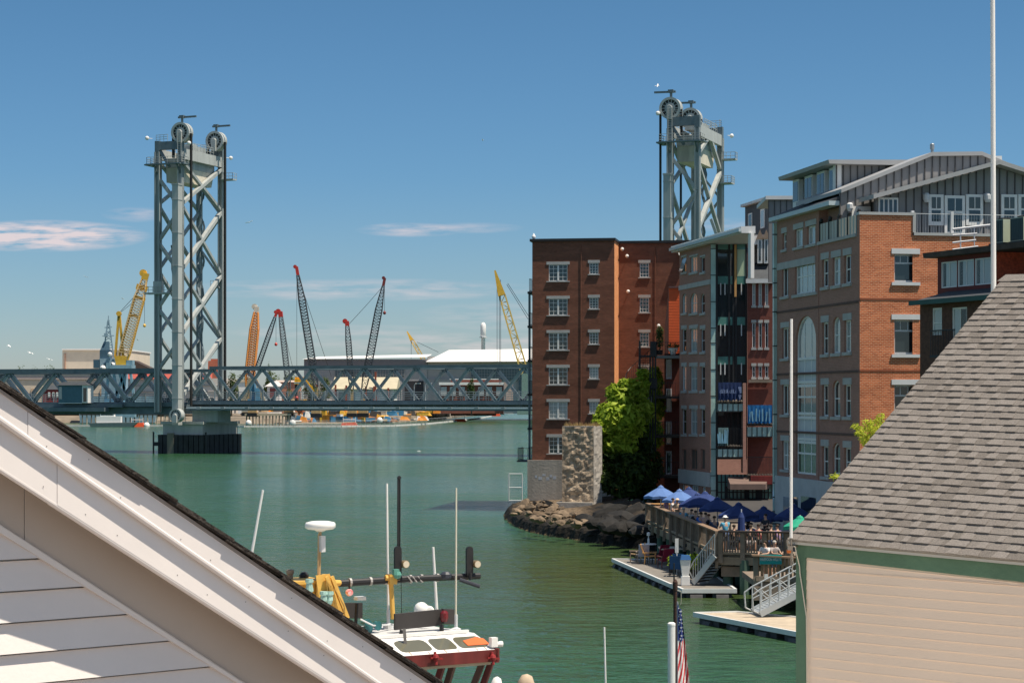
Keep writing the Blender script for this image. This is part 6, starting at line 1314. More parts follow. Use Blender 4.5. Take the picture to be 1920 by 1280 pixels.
# ---- concrete stump on the rocks, gate, bush, boulders
def stump():
    Yb = 157; c = G(1088, 945, 1.35); Y = c.y; k = Y / F; P = Plan(*at_px(1054, Y), .985, -.17); u1, u2 = P.px(1113, 870)[0], P.px(1129, 870)[0]; ht = P.px(1085, 800)[1]; r = thing("concrete_stump", "crumbling square concrete bridge stump with rubble face, on the rocks", "ruin", P.pt(u1 / 2, 1.0, -1))
    def rough(nu, nv, f, amp, sc, m, name):
        b = MB(); v = []
        for j in range(nv + 1):
            for i in range(nu + 1):
                p, n = f(i / nu, j / nv); e = min(1, 4 * min(i / nu, 1 - i / nu, .25) + .2); q = p * sc; d = abs(mnoise.noise(q)) * 1.2 + mnoise.noise(q * 2.6) * .5 + mnoise.noise(q * 6) * .22
                v.append(p + n * (d - .3) * amp * e)
        b.add(v, [(j * (nu + 1) + i, j * (nu + 1) + i + 1, (j + 1) * (nu + 1) + i + 1, (j + 1) * (nu + 1) + i) for j in range(nv) for i in range(nu)])
        return b.build(name, m, r)
    rub = mat("rubble_concrete", (.48, .375, .265), .95, 0, .3, 2.2, .6, 7, var2=(.17, .125, .085))
    rough(26, 50, lambda s, t: (P.pt(u1 * s, 1.2 + (ht - 1.2) * t, 0), P.n), .17, 1.35, rub, "rubble_face")
    Sd = Plan(P.pt(u1, 0).x, P.pt(u1, 0).y, .62, .78); L = Sd.px(1129, 870)[0]
    rough(10, 36, lambda s, t: (Sd.pt(L * s, 1.2 + (ht - 1.2) * t, 0), Sd.n), .09, 1.3, M_conc, "smooth_face")
    b = MB(); b.ext([P.pt(.03, ht - .05, -.05), P.pt(u1, ht - .05, -.05), Sd.pt(L, ht - .05, -.05), P.pt(.3, ht - .05, -3.2)], (0, 0, .12)); b.build("top", M_conc, r)
    MB().poly([P.pt(0, 1.2), P.pt(0, ht), P.pt(.3, ht, -3.2), P.pt(.3, 1.2, -3.2)]).build("back_face", M_conc, r)
    g = MB(); rg = random.Random(4)
    for i in range(260):
        p = P.pt(rg.uniform(.1, u1 + .3), ht + .05, -rg.uniform(.05, 1.6)); h = rg.uniform(.1, .42); d = Vector((rg.uniform(-.15, .15), rg.uniform(-.1, .1), 0)); g.add([p - P.d * .02, p + P.d * .02, p + d + Z * h], [(0, 1, 2)])
    g.build("dry_grass", mat("dry_grass", (.36, .24, .10), .9, 0, .3, 5), r)
    f = MB(); f.slab(P, P.px(1045, 950)[0], P.px(1113, 950)[0], .4, P.px(1080, 941)[1], -1.8, .7); f.build("footing", M_conc, r)
stump()
def gate():
    c = G(965, 937, 1.1); P = Plan(c.x - .6, c.y, 1, 0); k = c.y / F; u0, u1 = P.px(954, 910)[0], P.px(979, 910)[0]; h0, h1 = 1.0, P.px(966, 888)[1]; r = thing("wire_gate", "white framed wire mesh gate standing at the tip of the rocky point", "gate", P.pt((u0 + u1) / 2, 1, 0))
    b = MB()
    for u in (u0, u1): b.tube(P.pt(u, h0, 0), P.pt(u, h1, 0), .045, n=6)
    for h in (h0 + .06, (h0 + h1) / 2, h1): b.tube(P.pt(u0, h, 0), P.pt(u1, h, 0), .04, n=6)
    b.build("frame", M_trim, r); m = MB()
    for i in range(1, 12): u = u0 + (u1 - u0) * i / 12; m.tube(P.pt(u, h0, 0), P.pt(u, h1, 0), .006, n=3)
    for i in range(1, 16): h = h0 + (h1 - h0) * i / 16; m.tube(P.pt(u0, h, 0), P.pt(u1, h, 0), .006, n=3)
    m.build("mesh", mat("grey_wire_mesh", (.4, .42, .42), .5), r)
gate()
def bush():
    rg = random.Random(8); Y = 170.5; r = thing("overgrown_bush", "big bright green bush beside the concrete stump, under the black balconies", "bush", U(1180, 950, Y))
    cl = []
    for x, y, w, h, dy in ((1165, 752, 26, 34, 0), (1146, 790, 30, 38, -1), (1190, 735, 22, 26, 0), (1212, 722, 18, 26, .5), (1226, 702, 13, 18, 1), (1178, 790, 30, 34, -1.5), (1200, 770, 26, 30, 0), (1225, 755, 22, 34, 1), (1160, 830, 34, 34, -1), (1190, 835, 34, 40, -1), (1220, 810, 24, 44, 1), (1150, 870, 30, 34, -1.5), (1185, 880, 38, 36, -2), (1215, 875, 30, 44, 0), (1168, 912, 34, 26, -2), (1202, 915, 34, 26, -1), (1134, 900, 14, 22, -3), (1120, 800, 10, 16, -2), (1236, 716, 9, 14, 1), (1240, 765, 9, 22, 1), (1150, 735, 13, 16, 0), (1205, 702, 10, 13, .5), (1172, 722, 12, 14, 0), (1110, 905, 7, 12, -3), (1118, 880, 7, 14, -3), (1138, 765, 10, 12, -1), (1128, 785, 14, 18, -1)):
        c = U(x, y, Y + dy - (6.3 if x < 1190 else 4.5 if x < 1208 else 2.4 if x < 1222 else .8)); cl.append((c, w * Y / F * .95, w * Y / F * .9, h * Y / F * .85))
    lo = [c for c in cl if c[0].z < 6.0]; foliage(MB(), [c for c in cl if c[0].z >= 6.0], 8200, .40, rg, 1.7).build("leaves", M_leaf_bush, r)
    s = thing("shrub", "shrub thicket at the foot of the bright bush, leaves coloured dark for shade", "shrub", U(1190, 945, Y - 4)); foliage(MB(), lo, 6500, .34, rg, 1.5).build("leaves", leaf_mat("shaded_shrub_leaves", (.022, .045, .010), (.040, .075, .014), (.085, .13, .022)), s)  # lower leaves darkened to paint the buildings' shade over the thicket
    t = MB()
    for i in range(9): p = U(1180 + rg.uniform(-35, 35), 945, Y + rg.uniform(-1, 2)); q = U(1180 + rg.uniform(-45, 45), 800 + rg.uniform(-50, 40), Y + rg.uniform(-1, 2)); m = p.lerp(q, .5) + Vector((rg.uniform(-.4, .4), 0, 0)); t.tube(p, m, .09, .06, n=6); t.tube(m, q, .06, .025, n=6)
    t.build("stems", M_bark, r)
bush()
def boulders():
    rg = random.Random(6); m1 = mat("shaded_wet_boulder", (.016, .0145, .0125), .85, 0, .35, 1.5, .5, 6); m2 = mat("tawny_boulder", (.19, .138, .09), .9, 0, .45, 1.5, .5, 6)  # the near black stone has weed, wet and shade all in its colour
    sp = [(1130, 965, 1.2), (1150, 958, 1.3), (1168, 968, 1.25), (1188, 960, 1.3), (1205, 972, 1.1), (1142, 980, .95), (1160, 985, .9), (1180, 984, 1.0), (1200, 990, .9), (1118, 975, .8), (1215, 960, 1.0), (1175, 948, 1.1), (1195, 945, 1.1), (1155, 945, .9), (1100, 968, .7), (1222, 985, .9), (1135, 950, .8), (1148, 968, .7)]
    lt = [(992, 948, .5), (983, 940, .6), (1020, 965, .4), (1035, 950, .5), (1045, 966, .45), (1002, 968, .4), (1066, 972, .4), (1084, 978, .4), (1025, 940, .65), (970, 955, .5), (1055, 958, .6), (998, 940, .35), (1012, 944, .4), (1018, 952, .3), (1030, 958, .35), (1040, 944, .35), (1052, 950, .3), (1062, 964, .4), (1074, 960, .35), (1086, 966, .4), (976, 948, .35), (990, 958, .35), (1012, 970, .4), (1098, 974, .4), (962, 960, .3), (1033, 972, .35), (1050, 975, .3)]
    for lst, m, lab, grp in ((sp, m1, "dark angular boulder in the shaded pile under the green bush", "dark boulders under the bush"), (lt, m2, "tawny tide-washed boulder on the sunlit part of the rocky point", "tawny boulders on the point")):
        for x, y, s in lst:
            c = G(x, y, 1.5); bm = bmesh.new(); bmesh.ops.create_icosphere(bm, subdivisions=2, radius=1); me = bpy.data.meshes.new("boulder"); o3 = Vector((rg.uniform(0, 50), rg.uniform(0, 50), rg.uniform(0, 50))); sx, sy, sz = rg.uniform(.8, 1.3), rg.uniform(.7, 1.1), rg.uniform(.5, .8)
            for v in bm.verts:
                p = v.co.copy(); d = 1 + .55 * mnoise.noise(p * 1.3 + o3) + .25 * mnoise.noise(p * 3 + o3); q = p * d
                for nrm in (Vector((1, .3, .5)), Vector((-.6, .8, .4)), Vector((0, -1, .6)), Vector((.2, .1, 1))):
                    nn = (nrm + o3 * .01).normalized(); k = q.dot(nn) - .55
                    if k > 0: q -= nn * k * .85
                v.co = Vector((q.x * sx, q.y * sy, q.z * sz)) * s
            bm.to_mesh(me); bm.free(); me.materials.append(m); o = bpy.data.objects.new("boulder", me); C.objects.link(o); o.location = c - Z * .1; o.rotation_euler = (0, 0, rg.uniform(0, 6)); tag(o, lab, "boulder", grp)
boulders()

# ------------------------------------------------------------------ restaurant deck, floats, gangways, people
M_skin = mat("sunlit_skin", (.55, .33, .23), .6, 0, .08); M_hair_d = mat("dark_hair", (.04, .028, .02), .8, 0, .2); M_hair_g = mat("grey_hair", (.50, .47, .43), .8, 0, .15)
def skinned(name, chain, edges, m, parent, sub=1):
    """one continuous body surface grown round connected joints [(point, radius)]"""
    root = parent
    while root.parent is not None: root = root.parent
    me = bpy.data.meshes.new(name); me.from_pydata([tuple(Vector(p)) for p, r in chain], edges, []); me.materials.append(m)
    o = bpy.data.objects.new(name, me); C.objects.link(o); o.parent = parent
    sk = o.modifiers.new("skin", 'SKIN'); sk.use_smooth_shade = True
    lay = me.skin_vertices[0].data if me.skin_vertices else None
    if lay is None:
        bm = bmesh.new(); bm.from_mesh(me); bm.verts.layers.skin.verify(); bm.to_mesh(me); bm.free(); lay = me.skin_vertices[0].data
    for i, (p, r) in enumerate(chain): lay[i].radius = (r, r); lay[i].use_root = (i == 0)
    ss = o.modifiers.new("smooth", 'SUBSURF'); ss.levels = sub; ss.render_levels = sub
    return o
def person(label, loc, yaw, pose, shirt, trousers, hair=None, hat=None, h=1.72, arms="table", long=False):
    k = h / 1.72; r = thing("person", label, "person", loc, "people on the restaurant deck"); r.rotation_euler = (0, 0, yaw)
    V = lambda x, y, z: Vector((x, y, z)) * k                     # the figure faces +y
    if pose == "sit": pz = .50; lean = .05
    else: pz = .93; lean = .10 if pose == "lean" else 0
    pel = V(0, 0, pz); wa = V(0, .01 + lean * .4, pz + .20); ch = V(0, lean, pz + .40); nk = V(0, lean + .01, pz + .555); hd0 = V(0, lean + .03, pz + .62); hd1 = V(0, lean + .045, pz + .72); hd2 = V(0, lean + .035, pz + .79)
    J = [(pel, .135 * k), (wa, .12 * k), (ch, .135 * k), (nk, .055 * k), (hd0, .062 * k), (hd1, .092 * k), (hd2, .07 * k)]; E = [(0, 1), (1, 2), (2, 3), (3, 4), (4, 5), (5, 6)]
    ns = len(J); J.append((V(0, lean + .14, pz + .69), .014 * k)); E.append((5, ns))                    # nose
    sl, tl = [], []
    for s in (-1, 1):
        sh = V(.19 * s, lean, pz + .47)
        if arms == "table": el, wr, ha = V(.25 * s, lean + .16, pz + .26), V(.15 * s, lean + .36, pz + .25), V(.10 * s, lean + .44, pz + .25)
        elif arms == "up": el, wr, ha = V(.27 * s, lean + .15, pz + .32), V(.13 * s, lean + .25, pz + .5), V(.09 * s, lean + .23, pz + .6)
        else: el, wr, ha = V(.24 * s, lean - .03, pz + .20), V(.24 * s, lean + .06, pz - .04), V(.235 * s, lean + .09, pz - .13)
        b = len(J); J += [(sh, .065 * k), (el, .045 * k), (wr, .033 * k), (ha, .036 * k)]; E += [(2, b), (b, b + 1), (b + 1, b + 2), (b + 2, b + 3)]; sl.append((sh, el))
        for f in range(5):                                             # five fingers from the palm
            d = (ha - wr).normalized(); sd = Vector((d.y, -d.x, 0)).normalized() if abs(d.z) < .9 else Vector((1, 0, 0)); off = sd * (f - 1.8) * .017 * k
            c = len(J); J.append((ha + off + d * (.055 if f else .02) * k + (sd * -.03 * k if f == 0 else Vector((0, 0, 0))), .008 * k)); E.append((b + 3, c)); J.append((J[c][0] + d * (.04 - .005 * abs(f - 2)) * k + Vector((0, 0, -.015 * k)), .007 * k)); E.append((c, c + 1))
        hp = V(.095 * s, 0, pz - .04)
        if pose == "sit": kn, an, ft = V(.12 * s, .42, pz - .01), V(.12 * s, .44, .09), V(.13 * s, .60, .04)
        else: kn, an, ft = V(.10 * s, .03, pz * .53), V(.10 * s, -.01, .09), V(.11 * s, .14, .035)
        b = len(J); J += [(hp, .09 * k), (kn, .06 * k), (an, .042 * k), (ft, .036 * k)]; E += [(0, b), (b, b + 1), (b + 1, b + 2), (b + 2, b + 3)]; tl.append((hp, kn, an))
    body = skinned("body", J, E, M_skin, r)
    g = .018 * k
    sj = [(pel + V(0, 0, -.02), .145 * k), (wa, .135 * k), (ch, .15 * k), (nk - V(0, 0, .06), .085 * k)]; se = [(0, 1), (1, 2), (2, 3)]
    for sh, el in sl: b = len(sj); e2 = el if long else sh.lerp(el, .72); sj += [(sh, .085 * k), (e2, .066 * k)]; se += [(2, b), (b, b + 1)]
    skinned("shirt", sj, se, shirt, r)
    tj = [(pel, .148 * k)]; te = []
    for hp, kn, an in tl: b = len(tj); tj += [(hp, .108 * k), (kn, .08 * k)]; te += [(0, b), (b, b + 1)]
    skinned("trousers", tj, te, trousers, r)
    hb = MB(); c = V(0, lean + .015, pz + .745); hb.lathe(c, [(.080 * k, -.02 * k), (.098 * k, 0.01 * k), (.094 * k, .05 * k), (.06 * k, .09 * k), (.01, .105 * k)], 12); o = hb.build("hair", hair or M_hair_d, None, smooth=True, loc=(0, 0, 0)); o.parent = r; o.location = (0, 0, 0)
    if hat:
        hb = MB(); hb.lathe(c + V(0, 0, .03), [(.16 * k, 0), (.165 * k, .012 * k), (.105 * k, .02 * k), (.09 * k, .09 * k), (.02, .11 * k)], 12); o = hb.build("hat", hat, None, smooth=True, loc=(0, 0, 0)); o.parent = r; o.location = (0, 0, 0)
    return r
def cloth(n, c): return mat(n, c, .85, 0, .12, 4)

HD = 2.0                                                # level of the restaurant deck
d0 = U(1351, 1000, 100); d1 = U(1218, 945, 127.5)
DK_A, DK_B = Vector((d1.x, d1.y, 0)), Vector((d0.x, d0.y, 0))              # outer (west) edge, far to near
DK_C = Vector((*at_px(1488, 99.0), 0)); DK_D = Vector((14.6, 99.0, 0)); DK_E = Vector((14.45, 157, 0))
def deck():
    r = thing("restaurant_deck", "weathered timber restaurant deck on green piles with blue umbrellas", "deck", DK_A.lerp(DK_C, .5))
    ea = (DK_B - DK_A).normalized(); na = Vector((ea.y, -ea.x, 0)); na = na if na.x < 0 else -na
    b = MB(); b.ext([DK_A + Z * (HD - .14), DK_B + Z * (HD - .14), DK_C + Z * (HD - .14), DK_D + Vector((2.2, 0, HD - .14)), Vector((14.45, 116, HD - .14)), Vector((14.45, 127, HD - .14))], (0, 0, .12)); b.build("planking", M_wood, r); b = MB(); b.ext([DK_A + Z * (HD - .15), Vector((14.45, 127, HD - .15)), DK_E + Z * (HD - .15), Vector((12.9, 158, HD - .15))], (0, 0, .12)); b.build("shaded_boardwalk", M_wood_dark, r)  # far planking given dark timber to paint in its shade
    L = (DK_B - DK_A).length
    for k, (h0, h1, o) in enumerate(((HD - .55, HD - .16, .06), (HD - .02, HD + .08, .12))):
        b = MB(); b.bar(DK_A + na * o + Z * (h0 + h1) / 2, DK_B + na * o + Z * (h0 + h1) / 2, .12, h1 - h0); b.bar(DK_B - Vector((0, o, 0)) + Z * (h0 + h1) / 2, DK_C - Vector((0, o, 0)) + Z * (h0 + h1) / 2 , .121, h1 - h0 + .002); b.build("rim_beam", mat("grey_brown_beam", (.27, .21, .145), .85, 0, .25, 1), r)
    b = MB()
    for i in range(9): p = DK_A + ea * (L * (i + .5) / 9) + na * .14 + Z * (HD - .36); b.lathe(p, [(.09, -.02), (.09, .05)], 8, na)
    b.build("bolt_plate", M_black, r)
    n = 10
    for i in range(n + 1): p = DK_A + ea * L * i / n + na * .2; MB().box(p + Z * (HD + .18), (.15, .15, 1.8), ea).build("post", M_wood, r)
    rl = MB(); rl.bar(DK_A + na * .1 + Z * (HD + 1.08), DK_B + na * .1 + Z * (HD + 1.08), .34, .07); rl.build("hand_rail", mat("worn_brown_rail", (.25, .165, .105), .8, 0, .2, 1.5), r)
    bl = MB(); k = int(L / .22)
    for i in range(k): p = DK_A + ea * L * i / k + na * .06; bl.box(p + Z * (HD + .56), (.045, .045, .96), ea)
    bl.build("balusters", M_wood, r)
    ex = (DK_C - DK_B).normalized(); L2 = (DK_C - DK_B).length
    rl = MB(); rl.bar(DK_B - Vector((.1, .1, 0)) + Z * (HD + 1.1), DK_C - Vector((0, .1, 0)) + Z * (HD + 1.1), .40, .08); rl.build("hand_rail", mat("dark_front_rail", (.045, .036, .03), .7, 0, .2), r)
    bl = MB(); k = int(L2 / .13)
    for i in range(k): p = DK_B + ex * L2 * (i + .5) / k; bl.box(p + Z * (HD + .56), (.06, .05, .98), ex)
    bl.build("balusters", M_wood, r)
    for i in range(4): MB().box(DK_B + ex * L2 * i / 3.3 + Z * (HD + .3) - Vector((0, .12, 0)), (.22, .2, 1.5), ex).build("post", M_wood, r)
    g = mat("green_treated_pile", (.10, .17, .125), .8, 0, .3, .9, streak=True)
    for i in range(7): p = DK_A + ea * (L * (i + .4) / 6.6) - na * .5; MB().tube(p - Z * 1.2, p + Z * (HD - .5), .27, .24, n=10).build("pile", g, r)
    for p in (DK_B + ex * 1.2, DK_B + ex * 3.2 + Vector((0, 2, 0)), DK_B + Vector((1.5, 5, 0)), DK_B + Vector((2.5, 10, 0)), DK_A + Vector((2.5, -4, 0)), DK_B + ex * .5 + Vector((.8, 16, 0))): MB().tube(p - Z * 1.2, p + Z * (HD - .3), .25, n=10).build("pile", g, r)
    b = MB(); b.bar(DK_B + Vector((.1, .4, HD - .9)), DK_C + Vector((0, .4, HD - .9)), .3, .5); b.build("cross_beam", M_wood, r)
    # lower landing with its own parapet, nearer the camera
    q0 = U(1417, 1040, 92); q1 = U(1496, 1046, 92); hl = 1.35; lz = q0.z
    a = Vector((q0.x, 92, 0)); c = Vector((q1.x + 2.2, 92, 0)); b = MB(); b.ext([a + Z * (hl - .3), c + Z * (hl - .3), c + Vector((0, 5.5, hl - .3)), a + Vector((0, 5.5, hl - .3))], (0, 0, .28)); b.build("landing", M_wood, r)
    MB().bar(a + Vector((-.2, -.05, lz)), c + Vector((0, -.05, lz - .25)), .42, .07).build("landing_rail", mat("worn_brown_rail", (.25, .165, .105)), r)
    bl = MB(); k = 22
    for i in range(k): p = a.lerp(c, (i + .5) / k); bl.slab(Plan(p.x - .05, p.y, 1, 0), 0, .11, hl, lz - .1 - .25 * i / k, -.05, 0)
    bl.build("balusters", mat("sunlit_slat_wood", (.36, .22, .12), .85, 0, .25, 2), r)
    b = MB()
    b.bar(a + Vector((0, -.1, hl + .12)), c + Vector((0, -.1, hl + .0)), .14, .22); b.bar(a + Vector((-.1, -.14, hl - .55)), c + Vector((0, -.14, hl - .6)), .14, .62); b.build("landing_beam", M_wood, r)
    MB().box(a + Vector((0, 0, (hl + lz) / 2 - .3)), (.2, .2, lz - hl + .6)).build("post", M_wood, r)
    for dx in (.6, 2.4): p = a + Vector((dx, .8, 0)); MB().tube(p - Z * 1.2, p + Z * (hl - .35), .26, n=10).build("pile", mat("mossy_pile", (.10, .17, .125)), r)
    # the green sign with its white lettering
    SP = Plan(a.x, a.y - .12, 1, 0); o = SP.rect(1424, 1465.5, 1039, 1057); s = thing("sign", "teal banner sign with white capital letters on the lower landing's rail", "sign", SP.pt((o[0] + o[1]) / 2, o[2], .06))
    MB().slab(SP, o[0], o[1], o[2], o[3], .02, .06).build("board", mat("teal_sign_vinyl", (.01, .34, .32), .5, 0, .05), s)
    cu = bpy.data.curves.new("lettering", 'FONT'); cu.body = "HARPOON WILLY'S"; cu.size = .40; cu.extrude = .004; cu.align_x = 'CENTER'; cu.align_y = 'CENTER'; cu.offset = .006; tmp = bpy.data.objects.new("tmp", cu); C.objects.link(tmp)
    bpy.context.view_layer.update(); me = bpy.data.meshes.new_from_object(tmp.evaluated_get(bpy.context.evaluated_depsgraph_get())); bpy.data.objects.remove(tmp)
    me.materials.clear(); me.materials.append(M_white); t = bpy.data.objects.new("lettering", me); C.objects.link(t); t.parent = s; t.rotation_euler = (math.pi / 2, 0, 0); t.location = (0, -.03, (o[3] - o[2]) / 2)
    w = (o[1] - o[0]) * .94 / max(.01, (max(v.co.x for v in me.vertices) - min(v.co.x for v in me.vertices))); t.scale = (w, w * 1.8, 1)
    tag(MB().slab(SP, *[SP.rect(1432, 1439, 1075, 1083)[i] for i in (0, 1, 2, 3)], .2, .23).build("notice", M_white), "small white notice on the beam under the teal sign", "notice")
    # drop gangways
    al = mat("bare_aluminium_rail", (.46, .49, .50), .4, .3, .1); 
    return a, c, hl, al
LA, LC, HL, M_alu = deck()

FL = .42
def dock(name, label, outer, thick, plank, floats, cl):
    r = thing(name, label, "dock", sum(outer, Vector()) / len(outer)); b = MB(); b.ext([p - Z * .10 for p in outer], (0, 0, .08)); b.build("planking", plank, r)
    e = MB(); n = len(outer)
    for i in range(n):
        p, q = outer[i], outer[(i + 1) % n]; d = (q - p).normalized(); e.bar(p - Z * .08 - d * .06, q - Z * .08 + d * .055, .13, .2 + .006 * i)
    e.build("edge_board", M_white_metal, r)
    f = MB()
    for i, j in floats:
        p, q = outer[i], outer[j]; L = (q - p).length; k = max(2, int(L / 1.9)); d = (q - p) / L; sd = Vector((-d.y, d.x, 0)); c0 = sum(outer, Vector()) / n; sd = sd if sd.dot(c0 - p) > 0 else -sd
        for t in range(k): c = p + d * L * (t + .5) / k + sd * .5 - Z * .42; f.box(c, (L / k * .74, .9, .5), d); f.tube(c - sd * .46 - d * .3, c - sd * .46 + d * .3, .2, n=8)
    f.build("float_drum", mat("scuffed_black_float", (.07, .068, .07), .7, 0, .35, 2), r)
    return r
P1 = [G(1149, 1047, FL), G(1281, 1104, FL), G(1379, 1104, FL), G(1300, 1049, FL)]
dock("floating_dock", "longer floating dock set with garden chairs, beside the restaurant deck", P1, .3, mat("shaded_dock_planks", (.21, .19, .165), .85, 0, .2, 1.5), ((0, 1), (1, 2)), None)  # planks darkened to carry the shade lying over this dock
P2 = [G(1303, 1148, FL), G(1520, 1189, FL), G(1540, 1160, FL), G(1382, 1146, FL)]
dock("floating_dock", "empty tan floating dock in the sun below the aluminium gangway", P2, .3, M_plank, ((0, 1),), None)

def gangway(name, label, p, q, w, hr, m, n, steps=False):
    """stairs or ramp from the top point p to the foot q"""
    d = (q - p); dh = Vector((d.x, d.y, 0)).normalized(); sd = Vector((-dh.y, dh.x, 0)); r = thing(name, label, "gangway", q)
    b = MB()
    for s in (-1, 1): b.bar(p + sd * s * w / 2, q + sd * s * w / 2, .09, .26)
    b.build("stringer", m, r); t = MB(); k = n * 3 if not steps else 9
    for i in range(k):
        c = p.lerp(q, (i + .5) / k)
        if steps: t.box(c, (.3, w - .1, .05), dh)
        else: t.bar(c - sd * w / 2 + Z * .03, c + sd * w / 2 + Z * .03, (q - p).length / k * .8, .04, d)
    t.build("tread", M_wood_dark if steps else m, r)
    for s in (-1, 1):
        g = MB(); a_, b_ = p + sd * s * w / 2, q + sd * s * w / 2
        g.tube(a_ + Z * hr, b_ + Z * hr, .035, n=6)
        if not steps: g.tube(a_ + Z * hr * .5, b_ + Z * hr * .5, .025, n=6)
        for i in range(n + 1): c = a_.lerp(b_, i / n); g.tube(c, c + Z * hr, .03 if not steps else .022, n=5)
        if not steps:
            for i in range(0, n, 2): g.tube(a_.lerp(b_, i / n), a_.lerp(b_, min(1, (i + 2) / n)) + Z * hr, .025, n=5)
            g.tube(b_ + Z * hr, b_ + dh * .35 + Z * (hr - .25), .035, n=6); g.tube(b_ + dh * .35 + Z * (hr - .25), b_ + dh * .3 + Z * .15, .035, n=6); g.tube(b_ + dh * .3 + Z * .15, b_, .03, n=6)
        else: g.tube(b_ + Z * hr, b_ + dh * .25 + Z * .6, .03, n=6); g.tube(b_ + dh * .25 + Z * .6, b_ + Z * .2, .03, n=6)
        g.build("side_rail", m, r)
    return r
tp = U(1352, 1046, 100.2); fp = G(1312, 1094, FL); gangway("dock_stairs", "steep aluminium railed stairs from the deck corner down to the chairs' dock", Vector((tp.x, tp.y, HD - .1)), fp + Z * .08, 1.3, 1.05, M_alu, 9, True)
tp = U(1560, 1090, 86); fp = G(1418, 1153, FL); gangway("gangway", "sunlit aluminium gangway ramp reaching down to the empty tan dock", Vector((tp.x, 86.5, 2.15)), fp + Z * .12, 1.3, 1.05, M_alu, 8)

def umbrella(label, x, yt, Y, m, R=1.45, closed=False, hgt=2.35):
    c = U(x, yt, Y); c = Vector((c.x, c.y, HD)); top = U(x, yt, Y).z; r = thing("patio_umbrella", label, "umbrella", c, "umbrellas of the waterfront restaurant")
    p = MB().tube(c, Vector((c.x, c.y, top + .08)), .03, n=6); p.build("pole", M_trim, r); n = 8; e = top - .72 * R / 1.1 * .85
    b = MB(); pts = [Vector((c.x + R * math.cos(2 * math.pi * (i + .3) / n), c.y + R * math.sin(2 * math.pi * (i + .3) / n), e)) for i in range(n)]; ap = Vector((c.x, c.y, top))
    for i in range(n):
        p_, q_ = pts[i], pts[(i + 1) % n]; m_ = (p_ + q_) / 2 - Vector((0, 0, -.05)); m_ = m_.lerp(Vector((c.x, c.y, e)), .05)
        mid1, mid2 = ap.lerp(p_, .5) + Z * .03, ap.lerp(q_, .5) + Z * .03
        b.poly([ap, mid1, mid2]); b.poly([mid1, p_, m_, mid2]); b.poly([m_, q_, mid2]); b.poly([p_, p_ - Z * .16, m_ - Z * .16, m_]); b.poly([m_, m_ - Z * .16, q_ - Z * .16, q_])
    b.build("canopy", m, r); MB().lathe(ap - Z * .05, [(.20, -.03), (.12, .06), (.03, .10)], 8).build("vent_cap", m, r)
    b = MB().lathe(c, [(.3, 0), (.3, .07), (.06, .1)], 10); b.build("base", M_black, r)
    return r
umbrella("sun-faded light blue umbrella at the outer corner of the deck", 1239, 911, 124.5, M_blue_canvas, 1.1)
umbrella("blue umbrella half sunlit, second from the deck's outer corner", 1274, 918, 121.5, M_blue_canvas, 1.1)
umbrella("dark navy umbrella before the granite band of the brick wing, third along", 1308, 925, 118.5, M_navy, 1.15)
umbrella("dark navy umbrella in front of the green shopfront, fourth along", 1345, 933, 114, M_navy, 1.1)
umbrella("broad navy umbrella nearest the deck's inner corner, over the man in light blue", 1385, 943, 105, M_navy, 1.12)
umbrella("navy umbrella just behind the slender white flagpole", 1489, 946, 104.5, M_navy, 1.1)
umbrella("bright green umbrella partly hidden by the shed roof's corner", 1500, 968, 97.5, M_green_canvas, .85)
umbrella("navy umbrella in the shade between the broad one and the flagpole", 1432, 950, 108, M_navy, 1.1)
umbrella("navy umbrella close against the brick wing's granite band", 1322, 922, 121, M_navy, 1.1)
umbrella("navy umbrella set back behind the two sun-faded ones", 1292, 914, 126, M_navy, 1.1)
def furled(x, yt, yb, Y):
    a, b = U(x, yt, Y), U(x, yb, Y); r = thing("patio_umbrella", "furled blue umbrella standing between two navy ones", "umbrella", (a.x, Y, HD), "umbrellas of the waterfront restaurant"); MB().tube((a.x, Y, HD), (a.x, Y, a.z + .1), .03, n=6).build("pole", M_trim, r); MB().lathe((a.x, Y, HD + .9), [(.08, 0), (.2, .1), (.16, .8), (.06, a.z - HD - .95)], 9).build("canopy", M_navy, r)
furled(1390, 958, 1000, 101.5)

def table(label, x, y, Y=None, m=M_wood_dark):
    c = G(x, y, HD); c.z = HD; r = thing("table", label, "table", c, "tables on the restaurant deck"); b = MB().box(c + Z * .74, (1.1, .8, .05)); b.build("tabletop", m, r)
    for sx in (-1, 1):
        for sy in (-1, 1): MB().box(c + Vector((.48 * sx, .33 * sy, .36)), (.05, .05, .72)).build("leg", M_black, r)
    return r
tb = MB(); q = U(1222, 945, 126.3); tb.box((q.x + .6, 126.0, HD + 1.12), (1.3, .7, .06)); tb.box((q.x + .1, 126.0, HD + .55), (.06, .06, 1.1)); tb.box((q.x + 1.1, 126.0, HD + .55), (.06, .06, 1.1)); tag(tb.build("bar_table", M_wood_new), "bright orange wooden bar table at the outer corner of the deck", "table")
for lab, x, y in (("dark table behind the sunny rail between the seated group's umbrellas", 1300, 985), ("dark table under the broad navy umbrella", 1385, 1004), ("dark table in front of the brown canopy's doorway", 1420, 1000), ("dark table near the slender white flagpole", 1462, 1006)): table(lab, x, y)

